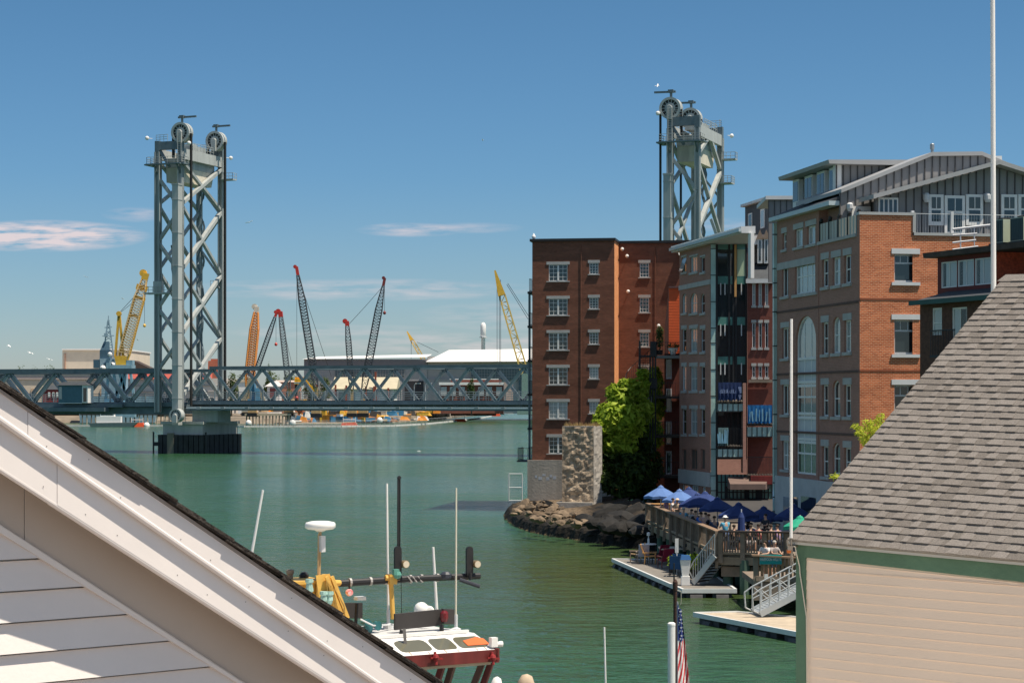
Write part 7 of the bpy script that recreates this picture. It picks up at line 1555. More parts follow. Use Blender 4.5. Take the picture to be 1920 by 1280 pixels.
c_lil, c_wh, c_cy, c_bl, c_gr, c_dk, c_tan, c_den = cloth("lilac_shirt", (.36, .25, .42)), cloth("white_shirt", (.72, .68, .66)), cloth("light_blue_shirt", (.10, .36, .52)), cloth("bright_blue_shirt", (.03, .14, .50)), cloth("grey_shirt", (.38, .34, .33)), cloth("dark_clothes", (.03, .03, .04)), cloth("tan_shorts", (.40, .30, .20)), cloth("denim", (.06, .09, .17))
def ppl(label, x, yhead, Y, yaw, pose, sh, tr, **k):
    c = U(x, yhead, Y); person(label, (c.x, c.y, HD if "z" not in k else k.pop("z")), yaw, pose, sh, tr, **k)
ppl("person in lilac shirt standing at the outer rail under the faded umbrella", 1250, 942, 121.6, 1.2, "stand", c_lil, c_tan)
ppl("person in white and lilac top standing with an arm on the deck rail", 1261, 943, 120.2, -1.8, "stand", c_wh, c_tan)
ppl("person with a straw coloured hat standing behind the deck rail", 1270, 941, 119.2, 2.6, "stand", c_tan, c_gr, hat=cloth("straw_hat", (.62, .50, .38)))
ppl("grey-haired person in pale blue sitting behind the rail, back turned", 1281, 955, 117.8, -.4, "sit", c_cy, c_den, hair=M_hair_g)
ppl("person in grey top sitting under the third umbrella", 1299, 953, 116, 1.9, "sit", c_gr, c_dk)
ppl("person in black sitting at the table under the third umbrella", 1305, 957, 114.5, .3, "sit", c_dk, c_den)
ppl("person in bright blue shirt sitting with back to the rail", 1314, 960, 113, -.2, "sit", c_bl, c_dk)
ppl("person in dark clothes with reddish hair in the shade of the fourth umbrella", 1331, 962, 111, 1.2, "sit", c_dk, c_dk, hair=mat("auburn_hair", (.14, .05, .03), .8))
ppl("man in light blue shirt and white cap at the deck's inner corner", 1360, 975, 101.2, .4, "stand", c_cy, c_den, hat=M_white)
ppl("person in dark top sitting beside the man with the white cap", 1375, 980, 101.4, -.6, "sit", c_dk, c_dk)
ppl("person in a blue top under the broad navy umbrella", 1410, 968, 103, .8, "sit", c_bl, c_den)
ppl("person with brown hair sitting near the middle of the front rail", 1406, 984, 101.3, -.5, "sit", c_dk, c_gr, long=True)
ppl("person in faded lilac sitting behind the front rail by the flagpole", 1459, 980, 101.6, .5, "sit", c_lil, c_dk)
ppl("person in dark clothes in the shade right before the green shopfront", 1436, 972, 103.5, 2.2, "stand", c_dk, c_dk)
ppl("person in pale pink top sitting between the third and fourth umbrella", 1322, 958, 112.5, -.5, "sit", cloth("pink_top", (.50, .28, .26)), c_dk)
ppl("person in dark blue sitting with back to the rail, left of the furled umbrella", 1340, 966, 109, .2, "sit", c_den, c_dk)
ppl("person with grey hair and white top sitting behind the navy furled umbrella", 1396, 977, 102.5, -.2, "sit", c_wh, c_den, hair=M_hair_g)
ppl("person in maroon top seated near the middle table", 1424, 980, 102, .6, "sit", cloth("maroon_top", (.20, .04, .05)), c_dk)
ppl("person in tan shirt seated behind the front rail, right of the middle table", 1444, 981, 101.6, -.6, "sit", c_tan, c_den)
ppl("waiter in black standing beside the brown canopy's doorway", 1402, 958, 108, .1, "stand", c_dk, c_dk)
ppl("dark-haired woman in white top leaning on the sign landing's rail", 1437, 1012, 93.0, 2.5, "lean", c_wh, c_tan, z=HL)
ppl("grey-haired man in grey shirt beside the woman in white on the sign landing", 1449, 1008, 93.1, -2.6, "lean", c_gr, c_den, hair=M_hair_g, z=HL)

# chairs and small things on the float
def chair(label, x, y, yaw, m, frame, arms=True, s=1.0):
    c = G(x, y, FL); r = thing("chair", label, "chair", c, "chairs on the floating dock"); w = .30 * s
    K = lambda px, py, pz: c + Matrix.Rotation(yaw, 3, 'Z') @ Vector((px * s, py * s, pz * s)) ; ax = Matrix.Rotation(yaw, 3, 'Z') @ Vector((1, 0, 0))
    b = MB(); b.hexa([K(-.3, -.28, .36), K(.3, -.28, .36), K(.3, .30, .42), K(-.3, .30, .42)], [K(-.3, -.28, .42), K(.3, -.28, .42), K(.3, .30, .48), K(-.3, .30, .48)]); b.build("seat", m, r)
    b = MB(); b.hexa([K(-.3, -.30, .40), K(.3, -.30, .40), K(.3, -.24, .40), K(-.3, -.24, .40)], [K(-.3, -.56, 1.08), K(.3, -.56, 1.08), K(.3, -.50, 1.08), K(-.3, -.50, 1.08)]); b.build("backrest", m, r)
    for sx in (-1, 1):
        MB().bar(K(.33 * sx, -.30, 0), K(.33 * sx, -.26, .6), .05, .05).build("leg", frame, r); MB().bar(K(.33 * sx, .30, 0), K(.33 * sx, .30, .62), .05, .05).build("leg", frame, r); MB().bar(K(.33 * sx, -.42, .62), K(.33 * sx, .36, .63), .09, .04).build("armrest", frame, r)
    return r
M_wine = mat("wine_red_sling", (.25, .015, .05), .7, 0, .12); M_bsl = mat("blue_sling", (.012, .085, .24), .7, 0, .12)
for a in (("wine red sling chair on the dock, the one further from the water", 1238, 1056, .5, M_wine, M_black), ("wine red sling chair standing nearest the blue ones", 1248, 1064, .3, M_wine, mat("brown_frame", (.16, .05, .04))), ("blue sling chair behind the white pedestal", 1277, 1075, -.4, M_bsl, M_black), ("blue sling chair beside the dark post, partly behind the pedestal", 1268, 1079, -.2, M_bsl, M_black),
          ("sunlit wooden armchair nearest the dock's tip", 1192, 1053, 1.5, mat("tan_wicker", (.28, .19, .10), .8, 0, .2, 3), M_wood), ("sunlit orange brown wooden chair against the dark shore", 1219, 1056, -1.7, M_wood_new, M_wood_new), ("wooden chair with bluish cushion between two sunlit chairs", 1205, 1055, .1, mat("pale_blue_cushion", (.35, .40, .52), .8, 0, .1), M_wood)): chair(*a)
c = G(1216, 1050, FL); r = thing("table", "small white table with a bottle on the sunny end of the dock", "table", c, "tables on the restaurant deck"); MB().lathe(c + Z * .9, [(.45, 0), (.45, .05)], 14).build("tabletop", M_white, r); MB().tube(c, c + Z * .9, .04, n=6).build("leg", M_white, r)
tag(MB().lathe(c + Z * .955, [(.05, 0), (.06, .02), (.06, .25), (.03, .33), (.03, .45), (.1, .46), (.1, .62), (.02, .66)], 10).build("table_lantern", M_white), "white lantern standing on the dock's small white table", "lantern")
c = G(1285, 1096, FL); r = thing("dock_pedestal", "white plastic power pedestal with blue top on the dock", "pedestal", c); MB().box(c + Z * .22, (.42, .42, .44)).build("base", M_white, r); MB().hexa([c + Vector((x, y, .44)) for x, y in ((-.16, -.16), (.16, -.16), (.16, .16), (-.16, .16))], [c + Vector((x, y, 1.25)) for x, y in ((-.25, -.22), (.25, -.22), (.25, .22), (-.25, .22))]).build("body", M_white, r); MB().hexa([c + Vector((x, y, 1.25)) for x, y in ((-.27, -.25), (.27, -.25), (.27, .25), (-.27, .25))], [c + Vector((x, y, 1.48)) for x, y in ((-.20, -.15), (.20, -.15), (.20, .15), (-.20, .15))]).build("cap", M_bsl, r)
c = G(1298, 1082, FL); r = thing("potted_plant", "leafy green potted plant beside the white pedestal", "plant", c); MB().lathe(c, [(.2, 0), (.3, .4), (.28, .42)], 10).build("pot", M_wood_dark, r); foliage(MB(), [(c + Z * .75, .42, .42, .5)], 320, .17, random.Random(3)).build("leaves", M_leaf_bush, r)
c = G(1263, 1072, FL); r = thing("potted_plant", "low green plant between the red and the blue chairs", "plant", c); MB().lathe(c, [(.2, 0), (.28, .35), (.26, .37)], 10).build("pot", M_wood_dark, r); foliage(MB(), [(c + Z * .6, .35, .35, .3)], 220, .15, random.Random(4)).build("leaves", M_leaf_bush, r)
c = G(1269, 1078, FL); sg = MB(); sg.tube(c, c + Z * 1.5, .03, n=5); sg.box(c + Z * 1.55, (.18, .04, .75)); tag(sg.build("notice_post", M_white), "narrow white notice on a post among the dock chairs", "notice")
c = G(1258, 1055, FL); cv = MB(); q0, q1 = U(1236, 1027, c.y), U(1287, 1027, c.y); cv.box(((q0.x + q1.x) / 2, c.y, q0.z), (q1.x - q0.x, 1.8, .07)); cv.tube((q0.x + .8, c.y, FL), (q0.x + .8, c.y, q0.z), .035, n=6); tag(cv.build("square_parasol", mat("pale_canvas_edge", (.62, .55, .44), .8, 0, .08)), "flat pale parasol seen edge-on above the red chairs", "parasol")

# dark steel pile with flag, white post, spar and antennas on the near quayside craft
def near_posts():
    Y = 60; b = G(1265, 1400, 0); c = U(1266, 1280, Y); r = thing("dock_pile", "rusty brown steel pile with dark capped head rising from the near water", "pile", (c.x, Y, -1)); t = U(1266, 1098, Y)
    rp = mat("rusty_brown_pile", (.065, .03, .022), .8, 0, .35, 2, .3, 20, streak=True); s = Y / F; MB().lathe((c.x, Y, -1), [(3.6 * s, 0), (3.6 * s, t.z + 1)], 12).build("shaft", rp, r); MB().lathe((c.x, Y, t.z), [(4.6 * s, -.12), (4.8 * s, .0), (4.8 * s, .12), (2 * s, .2)], 12).build("collar", rp, r)
    p = MB().tube((c.x - 2.2 * s, Y, t.z), (c.x - 2.2 * s, Y, U(1264, 1055, Y).z), .024, n=6); p.build("thin_rod", M_black, r)
    h = MB(); a = U(1277, 1108, Y - .2); h.path([U(1270, 1106, Y - .2), a, U(1277, 1128, Y - .2), U(1276, 1133, Y - .2)], .012, 5); h.build("halyard", mat("pale_rope", (.5, .45, .36)), r)
    Y2 = 46; q = U(1259, 1280, Y2); w = 7.2 * Y2 / F; po = thing("white_post", "thick plain white post standing close in front of the rusty pile", "post", (q.x, Y2, -1)); MB().lathe((q.x, Y2, -1), [(w, 0), (w, U(1259, 1170, Y2).z + 1)], 20).build("shaft", M_white, po, smooth=False); MB().lathe((q.x, Y2, U(1259, 1170, Y2).z), [(w * 1.05, -.03), (w * 1.05, .02), (w * .7, .05)], 20).build("cap", M_white, po)
    # limp flag: stars and stripes hanging in folds
    Yf = 58; x0 = 1271; top = U(x0, 1131, Yf); bot = U(x0, 1290, Yf); s = Yf / F; fl = thing("flag", "limp red, white and blue striped flag with stars hanging beside the rusty pile", "flag", (top.x, Yf, bot.z)); FW, FH = 40 * s, top.z - bot.z; st = MB()
    stf = MB().tube((U(1270.5, 0, Yf).x, Yf + .05, bot.z - 1), (U(1270.5, 0, Yf).x, Yf + .05, top.z + .05), .022, n=6); stf.build("staff", mat("grey_staff", (.35, .35, .36)), fl)
    nu, nv = 52, 60; fold = lambda a, b_: Vector((top.x + (a * (.28 + .62 * b_) ) * FW * (.75 + .0 * b_), Yf + (a * (.28 + .62 * b_)) * FW * .9 + math.sin(a * 9 + b_ * 1.5) * .07 * (.4 + a), top.z - FH * b_ - a * FH * .12 * (1 + .3 * math.sin(a * 6))))
    def col(a, b_):            # the cloth hangs from its hoist corner: stripes run down the folds
        k = a + (b_ - .0) * .0
        d = b_ + a * .10
        if d < .44: return 2
        return 0 if int((a * .9 + (d - .47) * 1.6 + .03) * 6.5) % 2 else 1
    for i in range(nu):
        for j in range(nv):
            a0, a1, b0, b1 = i / nu, (i + 1) / nu, j / nv, (j + 1) / nv; st.cur = col((a0 + a1) / 2, (b0 + b1) / 2); st.poly([fold(a0, b0), fold(a1, b0), fold(a1, b1), fold(a0, b1)])
    st.build("cloth", [mat("flag_red", (.66, .04, .045), .75, 0, .1), mat("flag_white", (.86, .84, .82), .75, 0, .04), mat("flag_blue", (.03, .045, .20), .75, 0, .12)], fl)
    sr = MB()
    for j in range(9):
        for i in range(3):
            a, b_ = .18 + i * .32 + (.16 if j % 2 else 0), .03 + j * .048
            if a > .95 or b_ + a * .1 > .46: continue
            c_ = fold(a, b_) + Vector((0, -.02, 0)); pts = [c_ + Vector((math.cos(math.pi / 2 + k * math.pi / 5), 0, math.sin(math.pi / 2 + k * math.pi / 5))) * (.034 if k % 2 == 0 else .015) for k in range(10)]; sr.ext(pts, (0, .008, 0))
    sr.build("stars", mat("flag_white", (.74, .72, .70)), fl)
    Y3 = 42; wh = MB(); wh.tube(U(1136.5, 1330, Y3), U(1133, 1175, Y3), .022, .018, n=6); wh.lathe(U(1136.6, 1345, Y3), [(.05, 0), (.05, .25), (.03, .3)], 8); tag(wh.build("whip_antenna", M_white), "thin white whip antenna rising alone from below, before open water", "antenna")
    for lab, x, y, w, Yq, m in (("smooth cream rounded fender top at the picture's lower edge", 905, 1266, 13, 36, M_white), ("brownish rounded fender top beside the cream one", 960, 1261, 18, 35, mat("stained_tan_fender", (.45, .35, .25), .7, 0, .25, 4))):
        c = U(x, y, Yq); s = Yq / F; tag(MB().lathe((c.x, Yq, c.z - 2.2), [(w * s * .9, 0), (w * s, 1.2), (w * s, 1.9), (w * s * .9, 2.05), (w * s * .55, 2.17), (.01, 2.2)], 18, Vector((.12, 0, 1))).build("fender", m, smooth=True), lab, "fender")
near_posts()

# ------------------------------------------------------------------ the tug below the near gable
def tug():
    T = Plan(*at_px(700, 33), .857, .514); s = 33 / F
    r = thing("tugboat", "tugboat with white wheelhouse roof, buff yellow mast and black boom, beyond the near gable", "tugboat", (T.pt(0, 0).x, 33, -.5))
    u1, hr = T.px(930, 1216); _, hl = T.px(725, 1232); hf = (hr + hl) / 2; u0 = -3.2
    br = .62                                                   # the brow slopes back from the front edge
    ue = T.px(889, 1182, -br)[0]; hb = T.px(800, 1192, -br)[1]
    M_roof = mat("grey_white_deck_paint", (.55, .55, .54), .6, 0, .06, 2); ol = mat("olive_brow_glass", (.13, .125, .085), .1, 0, .1, spec=.8)
    MB().hexa([T.pt(u0, hf, 0), T.pt(u1, hf, 0), T.pt(u1 - .1, hf, -2.6), T.pt(u0, hf, -2.6)], [T.pt(u0, hb, -br), T.pt(ue, hb, -br), T.pt(ue - .15, hb, -2.5), T.pt(u0, hb, -2.5)]).build("wheelhouse_roof", M_white, r)
    MB().slab(T, u0, ue - .15, hb - .02, hb + .015, -2.45, -br - .02).build("roof_deck", M_roof, r)
    e = MB(); e.slab(T, u0 + .2, ue - .1, hb + .01, hb + .06, -br - .06, -br); e.build("roof_coaming", M_white, r)
    up = Vector((0, 0, 1)); sl = (T.pt(0, hb, -br) - T.pt(0, hf, 0)); slu = sl.normalized(); nn = T.d.cross(slu); nn = nn if nn.dot(T.n) > 0 else -nn
    def brow(x0, x1, y0, y1, m, parent=r):
        uc0, uc1 = T.px(x0, (y0 + y1) / 2, -br / 2)[0], T.px(x1, (y0 + y1) / 2, -br / 2)[0]; tm = .5; ht = .62; P = lambda u, t: T.pt(u, 0, 0) * 1 + Z * hf + sl * t + nn * .012
        pts = []; uw = uc1 - uc0; q = [(0, .30), (.04, .22), (.12, .18), (.88, .18), (.96, .22), (1, .32), (1, .62), (.96, .74), (.86, .80), (.14, .80), (.04, .74), (0, .62)]
        pts = [P(uc0 + uw * a, b) for a, b in q]; return MB().ext(pts, -nn * .02).build("brow_window", m, parent)
    brow(744, 803, 1197, 1219, ol); brow(809, 849, 1192, 1213, ol); w = brow(855, 906, 1188, 1207, ol)
    MB().ext([T.pt(0, hf, 0) - T.pt(0, 0, 0) * 0 + T.d * T.px(869, 1200, -br / 2)[0] - T.d * 0 + sl * t + nn * .018 + T.d * du for du, t in ((0, .26), (.42, .26), (.42, .6), (.3, .7), (0, .55))], nn * .004).build("orange_jacket", mat("orange_vest", (.72, .15, .04), .7, 0, .1), w)
    hd = hf - .20; MB().slab(T, u0, u1 + .02, hd, hf, -.18, .03).build("brow_fascia", M_maroon, r); MB().slab(T, u0, u1 - .1, hd - .05, hd - .002, -.2, .0).build("dentil_strip", mat("pale_tan_strip", (.42, .34, .24), .7, 0, .15), r)
    MB().slab(T, u1 - .02, u1 + .05, hd - .02, hf + .02, -2.5, .03).build("side_fascia", M_maroon, r)
    rv = MB()
    for x in (818, 925): u, h = T.px(x, 1232, .1); rv.ball(T.pt(u, h, .08), .06, 8); rv.bar(T.pt(u - .1, h, .08), T.pt(u + .13, h - .03, .08), .03, .03); rv.tube(T.pt(u, h - .12, .1), T.pt(u, h + .09, .05), .025, n=6)
    rv.build("red_lamp_bracket", mat("dull_red_bracket", (.26, .02, .02), .5, 0, .2), r)
    # pillars of the forward windows, sloping in towards the foot
    for x0, x1 in ((830, 806), (850, 828), (905, 872), (922, 893), (795, 785)):
        u, h = T.px(x0, 1238, -.05); u2, h2 = T.px(x1, 1290, -.35); MB().bar(T.pt(u, hd - .04, -.08), T.pt(u2 - .15, hd - 1.25, -.45), .075, .10).build("window_pillar", M_maroon if x0 in (830, 922) else mat("brown_pillar", (.11, .055, .04), .6, 0, .2), r)
    for x0, x1 in ((826, 851), (869, 900)): MB().bar(T.pt(T.px(x0 + 40, 1240)[0], hd, -2.2), T.pt(T.px(x1 + 20, 1290)[0], hd - 1.2, -2.2), .09, .09).build("rear_pillar", mat("tan_pillar", (.35, .27, .19), .7, 0, .15), r)
    hk = hd - 1.25
    MB().hexa([T.pt(-2.8, 1.6, -.5), T.pt(u1 - .5, 1.6, -.5), T.pt(u1 - .5, 1.6, -2.5), T.pt(-2.8, 1.6, -2.5)], [T.pt(-2.8, hk, -.45), T.pt(u1 - .45, hk, -.45), T.pt(u1 - .45, hk, -2.5), T.pt(-2.8, hk, -2.5)]).build("wheelhouse_wall", M_maroon, r)
    hu = MB(); n = 12; ring = lambda z, k: [T.pt(-1 + 6.5 * math.cos(a) * k, z, -1.6 + 2.6 * math.sin(a) * k) for a in (2 * math.pi * i / n for i in range(n))]; a, b = ring(-.4, .86), ring(1.6, 1.0); hu.add(a + b, [(i, (i + 1) % n, n + (i + 1) % n, n + i) for i in range(n)] + [tuple(range(n)), tuple(range(n, 2 * n))]); hu.build("hull", mat("black_hull", (.03, .03, .033), .5, 0, .2), r)
    # roof fittings: pixel position -> a point standing on the roof at set-back o
    def on(x, y, o): u, h = T.px(x, y, -o); return T.pt(u, h, -o)
    def mast(name, x0, y0, x1, y1, o, rad, m, n=8): MB().tube(on(x0, y0, o), on(x1, y1, o), rad, rad * .8, n=n).build(name, m, r)
    mast("whip_antenna", 728, 1162, 725.5, 906, 1.9, .022, M_white); mast("whip_antenna", 854.5, 1180, 855.5, 914, 1.5, .018, mat("cream_antenna", (.66, .62, .50), .5, 0, .05)); mast("whip_antenna", 819, 1145, 812, 1025, 2.3, .028, M_white)
    b = MB()
    for x in (728, 855): p = on(x, 1170 if x < 800 else 1178, 1.9 if x < 800 else 1.5); b.lathe(p, [(.09, -.08), (.09, 0), (.03, .03), (.03, .25)], 8)
    b.build("antenna_base", M_trim, r)
    b = MB()
    for dx in (-1.6, 1.6): b.tube(on(747.5 + dx, 1080, 1.6), on(748 + dx, 895, 1.6), .016, n=6)
    b.bar(on(747, 897, 1.6), on(750, 893, 1.6), .05, .05); b.tube(on(752, 1085, 1.6), on(753, 1160, 1.6), .008, n=4); b.build("tall_whip", M_black, r)
    boom = MB(); boom.tube(on(636, 1093, 1.7), on(760, 1085, 1.65), .062, n=10); boom.tube(on(760, 1085, 1.65), on(899, 1079, 1.6), .056, n=10); boom = boom.build("boom", M_black, r)
    k = MB()
    for x in (656, 694, 722, 769, 790, 820, 875): p = on(x, 1092 - (x - 636) * .053, 1.68); k.tube(p - T.d * .02, p + T.d * .02, .074, n=10)
    for x in (764, 773, 783): p = on(x, 1085, 1.6); k.tube(p + Z * .05, p + T.d * .09 - Z * .06, .014, n=5)
    k.build("boom_clamp", mat("worn_metal_band", (.40, .38, .36), .5, .3, .15), boom)
    b = MB(); b.tube(on(862, 1086, 1.5), on(900, 1099, 1.3), .035, n=8); b.lathe(on(836, 1082, 1.6), [(.08, -.03), (.1, 0), (.1, .06), (.06, .1)], 8); b.build("spare_boom", mat("blue_black_bar", (.04, .045, .06), .5, 0, .2), r)
    for x in (747, 881.5):
        d = MB(); q = on(x, 1052, 1.5); w = .065; pts = [q + T.d * w * math.cos(a) + Z * (w * math.sin(a) + .20) for a in (math.pi * i / 8 for i in range(9))] + [q + T.d * w * math.cos(a) + Z * (w * math.sin(a) - .20) for a in (math.pi + math.pi * i / 8 for i in range(9))]; d.ext(pts, -T.n * .05); d.tube(q - Z * .2, q - Z * .32, .03, n=6); d.build("lamp_shield", M_black, r)
        c = q + T.d * .12 - Z * .05 ; d = MB(); d.lathe(c - T.n * .1, [(.05, 0), (.065, .04), (.07, .12), (.068, .16)], 12, T.n); d = d.build("search_light", mat("bronze_lamp", (.30, .22, .12), .4, .4, .15), r); MB().lathe(c + T.n * .055, [(.058, 0), (.058, .012)], 12, T.n).build("lens", mat("pale_lens", (.62, .55, .42), .2, 0, .05), d)
    p = on(745, 1077, 1.45); d = MB(); d.ball(p, .075, 8); d.box(p + T.d * -.03 + Z * .05, (.1, .08, .1), T.d); d.build("teal_lamp", mat("verdigris", (.10, .30, .24), .6, 0, .2), r)
    y = MB(); y.tube(on(737, 1160, 1.6), on(733, 1094, 1.65), .038, .044, n=8); y.box(on(734, 1085, 1.62), (.14, .16, .17), T.d); y.tube(on(722, 1083, 1.62), on(748, 1083, 1.62), .05, n=8); y.build("boom_crutch", M_buff, r)
    # yellow mast house with fittings
    m = MB(); m.hexa([on(600, 1130, 1.2), on(660, 1185, 1.2), on(640, 1150, 2.0), on(600, 1130, 2.0)], [on(592, 1078, 1.2), on(618, 1075, 1.2), on(617, 1075, 2.0), on(592, 1078, 2.0)])
    m.build("mast_house", M_buff, r)
    m = MB(); m.slab(T, T.px(538, 1085, -1.8)[0], T.px(598, 1085, -1.8)[0], T.px(560, 1092, -1.8)[1], T.px(560, 1086, -1.8)[1], -2.2, -1.5); m.slab(T, T.px(544, 1085, -1.8)[0], T.px(594, 1085, -1.8)[0], T.px(560, 1150, -1.8)[1], T.px(560, 1092, -1.8)[1] - .003, -2.1, -1.6)
    for x in (556, 572, 585): u = T.px(x, 1100, -1.6)[0]; m.slab(T, u - .02, u + .02, T.px(560, 1150, -1.8)[1], T.px(560, 1092, -1.8)[1] - .004, -1.6, -1.55)
    for x0, x1 in ((612, 643), (622, 652)): m.bar(on(x0, 1080, 1.15), on(x1, 1158, 1.15), .045, .06)
    m.tube(on(598, 1082, 1.5), on(599, 1125, 1.5), .05, n=8); m.tube(on(608, 1076, 1.5), on(610, 1130, 1.5), .045, n=8); m.tube(on(612, 1093, 1.6), on(637, 1092, 1.68), .07, .05, n=10); m.build("mast_frame", M_buff, r)
    hz = MB(); rg = random.Random(3)
    for i in range(7): p = on(612 + i * 3, 1088 + i * 3, 1.1); q = on(622 + i * 4, 1130 + i * 6, 1.08); md = p.lerp(q, .5) + Vector((rg.uniform(-.06, .1), 0, rg.uniform(-.1, .05))); hz.path([p, md, q], .009, 4)
    hz.build("cable_loops", mat("ochre_hose", (.50, .30, .08), .7, 0, .2), r)
    f = MB()
    for x, yy in ((580, 1095), (580, 1112), (607, 1118), (618, 1118)): p = on(x, yy, 1.1); f.lathe(p, [(.04, -.09), (.06, -.06), (.05, .02), (.07, .04), (.065, .09)], 8); f.ball(p - Z * .09, .05, 6)
    f.build("deck_lamp", mat("verdigris_white", (.34, .52, .46), .5, 0, .3, 6), r)
    p = MB(); p.tube(on(598, 1078, 1.55), on(600.5, 993, 1.55), .026, n=8); p.tube(on(596, 1075, 1.5), on(597, 1000, 1.5), .010, n=5); p.build("dome_pole", mat("buff_brown_pole", (.42, .30, .16), .6, 0, .2), r); MB().slab(T, T.px(600, 1020, -1.5)[0], T.px(607.5, 1020, -1.5)[0], T.px(603, 1034, -1.5)[1], T.px(603, 1004, -1.5)[1], -1.55, -1.44).build("dome_box", M_trim, r)
    d = MB(); c = on(600.5, 985, 1.55); R = 28.5 * (33 + 1.4) / F; d.lathe(c, [(.06, -.10), (.10, -.075), (R * .85, -.058), (R, -.03), (R, .03), (R * .93, .055), (R * .6, .075), (.01, .082)], 28); d.build("radar_dome", M_white, r, smooth=True)
    cp = MB(); q = on(544, 1078, 2.0); cp.lathe(q - Z * .1, [(.05, 0), (.05, .12), (.065, .13), (.065, .18), (.05, .2)], 10); cp.build("vent_cap", M_wood, r); q = on(570, 1080, 2.1); MB().ball(q, .085, 10).build("black_ball", M_black, r)
    q = on(655, 1110, 1.4); MB().lathe(q, [(.055, -.04), (.065, 0), (.05, .05)], 12, T.n).build("red_marker", mat("red_white_marker", (.5, .06, .06), .5, 0, .6, 12, var2=(.7, .68, .66)), r); MB().tube(q + Z * .12, q, .02, n=5).build("marker_hanger", M_black, r)
    # black slab fairings, small radar, dome light
    def slabpx(name, x0, x1, y0, y1, o, m, t=.06, sk=0.0):
        a, b_ = on(x0, y1, o), on(x1, y1 - sk, o); c, d_ = on(x1, y0 - sk, o), on(x0, y0, o); MB().ext([a, b_, c, d_], T.n * t).build(name, m, r)
    sb = mat("dark_brown_panel", (.045, .04, .038), .6, 0, .15)
    slabpx("black_panel", 641, 677, 1129, 1158, 2.2, sb); slabpx("black_panel", 738, 826, 1150, 1180, 1.2, sb, .06, 9); slabpx("black_panel_end", 827, 847.5, 1140, 1168, 1.2, sb, .09, -1)
    MB().lathe(on(833, 1155, 1.05), [(.05, -.09), (.07, -.03), (.07, .06), (.04, .1)], 10).build("red_lamp", mat("red_lens", (.14, .01, .015), .2, 0, .1), r)
    b = MB(); b.tube(on(667, 1168, 1.9), on(669, 1130, 1.9), .03, n=6); b.tube(on(751, 1195, 1.0), on(753, 1180, 1.0), .035, n=6); b.tube(on(828, 1185, 1.0), on(828, 1170, 1.0), .04, n=6); b.build("panel_post", M_black, r)
    c = on(675, 1121, 1.85); MB().box(c, (.17, .14, .06), T.d).build("small_radar", M_white, r)
    c = on(790, 1142, 2.3); MB().ball(c, .135, 14).build("white_dome", M_white, r, smooth=True); MB().lathe(c + T.n * .05 - Z * .05 + T.d * .1, [(.12, -.05), (.12, .05), (.09, .07)], 16, T.n).build("dome_front", M_white, r)
    hn = MB()
    for x, y in ((686, 1168), (705, 1172), (688, 1178)): hn.lathe(on(x, y, 1.4), [(.035, -.1), (.05, 0), (.085, .06)], 10, (T.n + T.d * .3)); hn.ball(on(x, y - 2, 1.5), .06, 8)
    hn.build("air_horn", mat("dark_teal_horn", (.03, .13, .14), .5, 0, .25, 6), r)
    b = MB(); q = on(760, 1207, .4); b.bar(q, q + Z * .26 - T.n * .04, .05, .05); b.bar(q, q - Z * .3, .06, .06); b.build("brow_bracket", mat("grey_bracket", (.16, .15, .14), .6), r)
    b = MB(); b.path([on(676, 1160, 1.3), on(700, 1172, 1.3), on(740, 1170, 1.7), on(790, 1176, 1.5), on(855, 1180, 1.5), on(880, 1186, 1.2)], .016, 5); b.build("roof_cable", M_trim, r)
    st = MB(); rs = random.Random(8)
    for x in (742, 772, 806, 838, 861, 896, 913):
        u = T.px(x, 1225)[0]; k = rs.uniform(.35, .8); st.ext([T.pt(u, hf, 0) * 1 + sl * a + nn * .004 + T.d * w for w, a in ((0, .02), (.014, .02), (.010, k * .3), (.002, k * .34))], nn * .002)
    st.build("rust_streak", mat("rust_stain", (.36, .20, .10), .9, 0, .3, 8), r)
    c = on(925, 1203, .05); b = MB(); b.box(c, (.12, .1, .16), T.d); b.lathe(c - Z * .04 + T.d * .05, [(.03, 0), (.05, .08), (.05, .12)], 10, T.d); b.build("corner_light", M_white, r)
tug()
tag(MB().tube(U(468, 1060, 36), U(493, 918, 36), .028, .02, n=8).build("leaning_antenna", M_white), "leaning white antenna rising past the near gable's roof edge, over open water", "antenna")

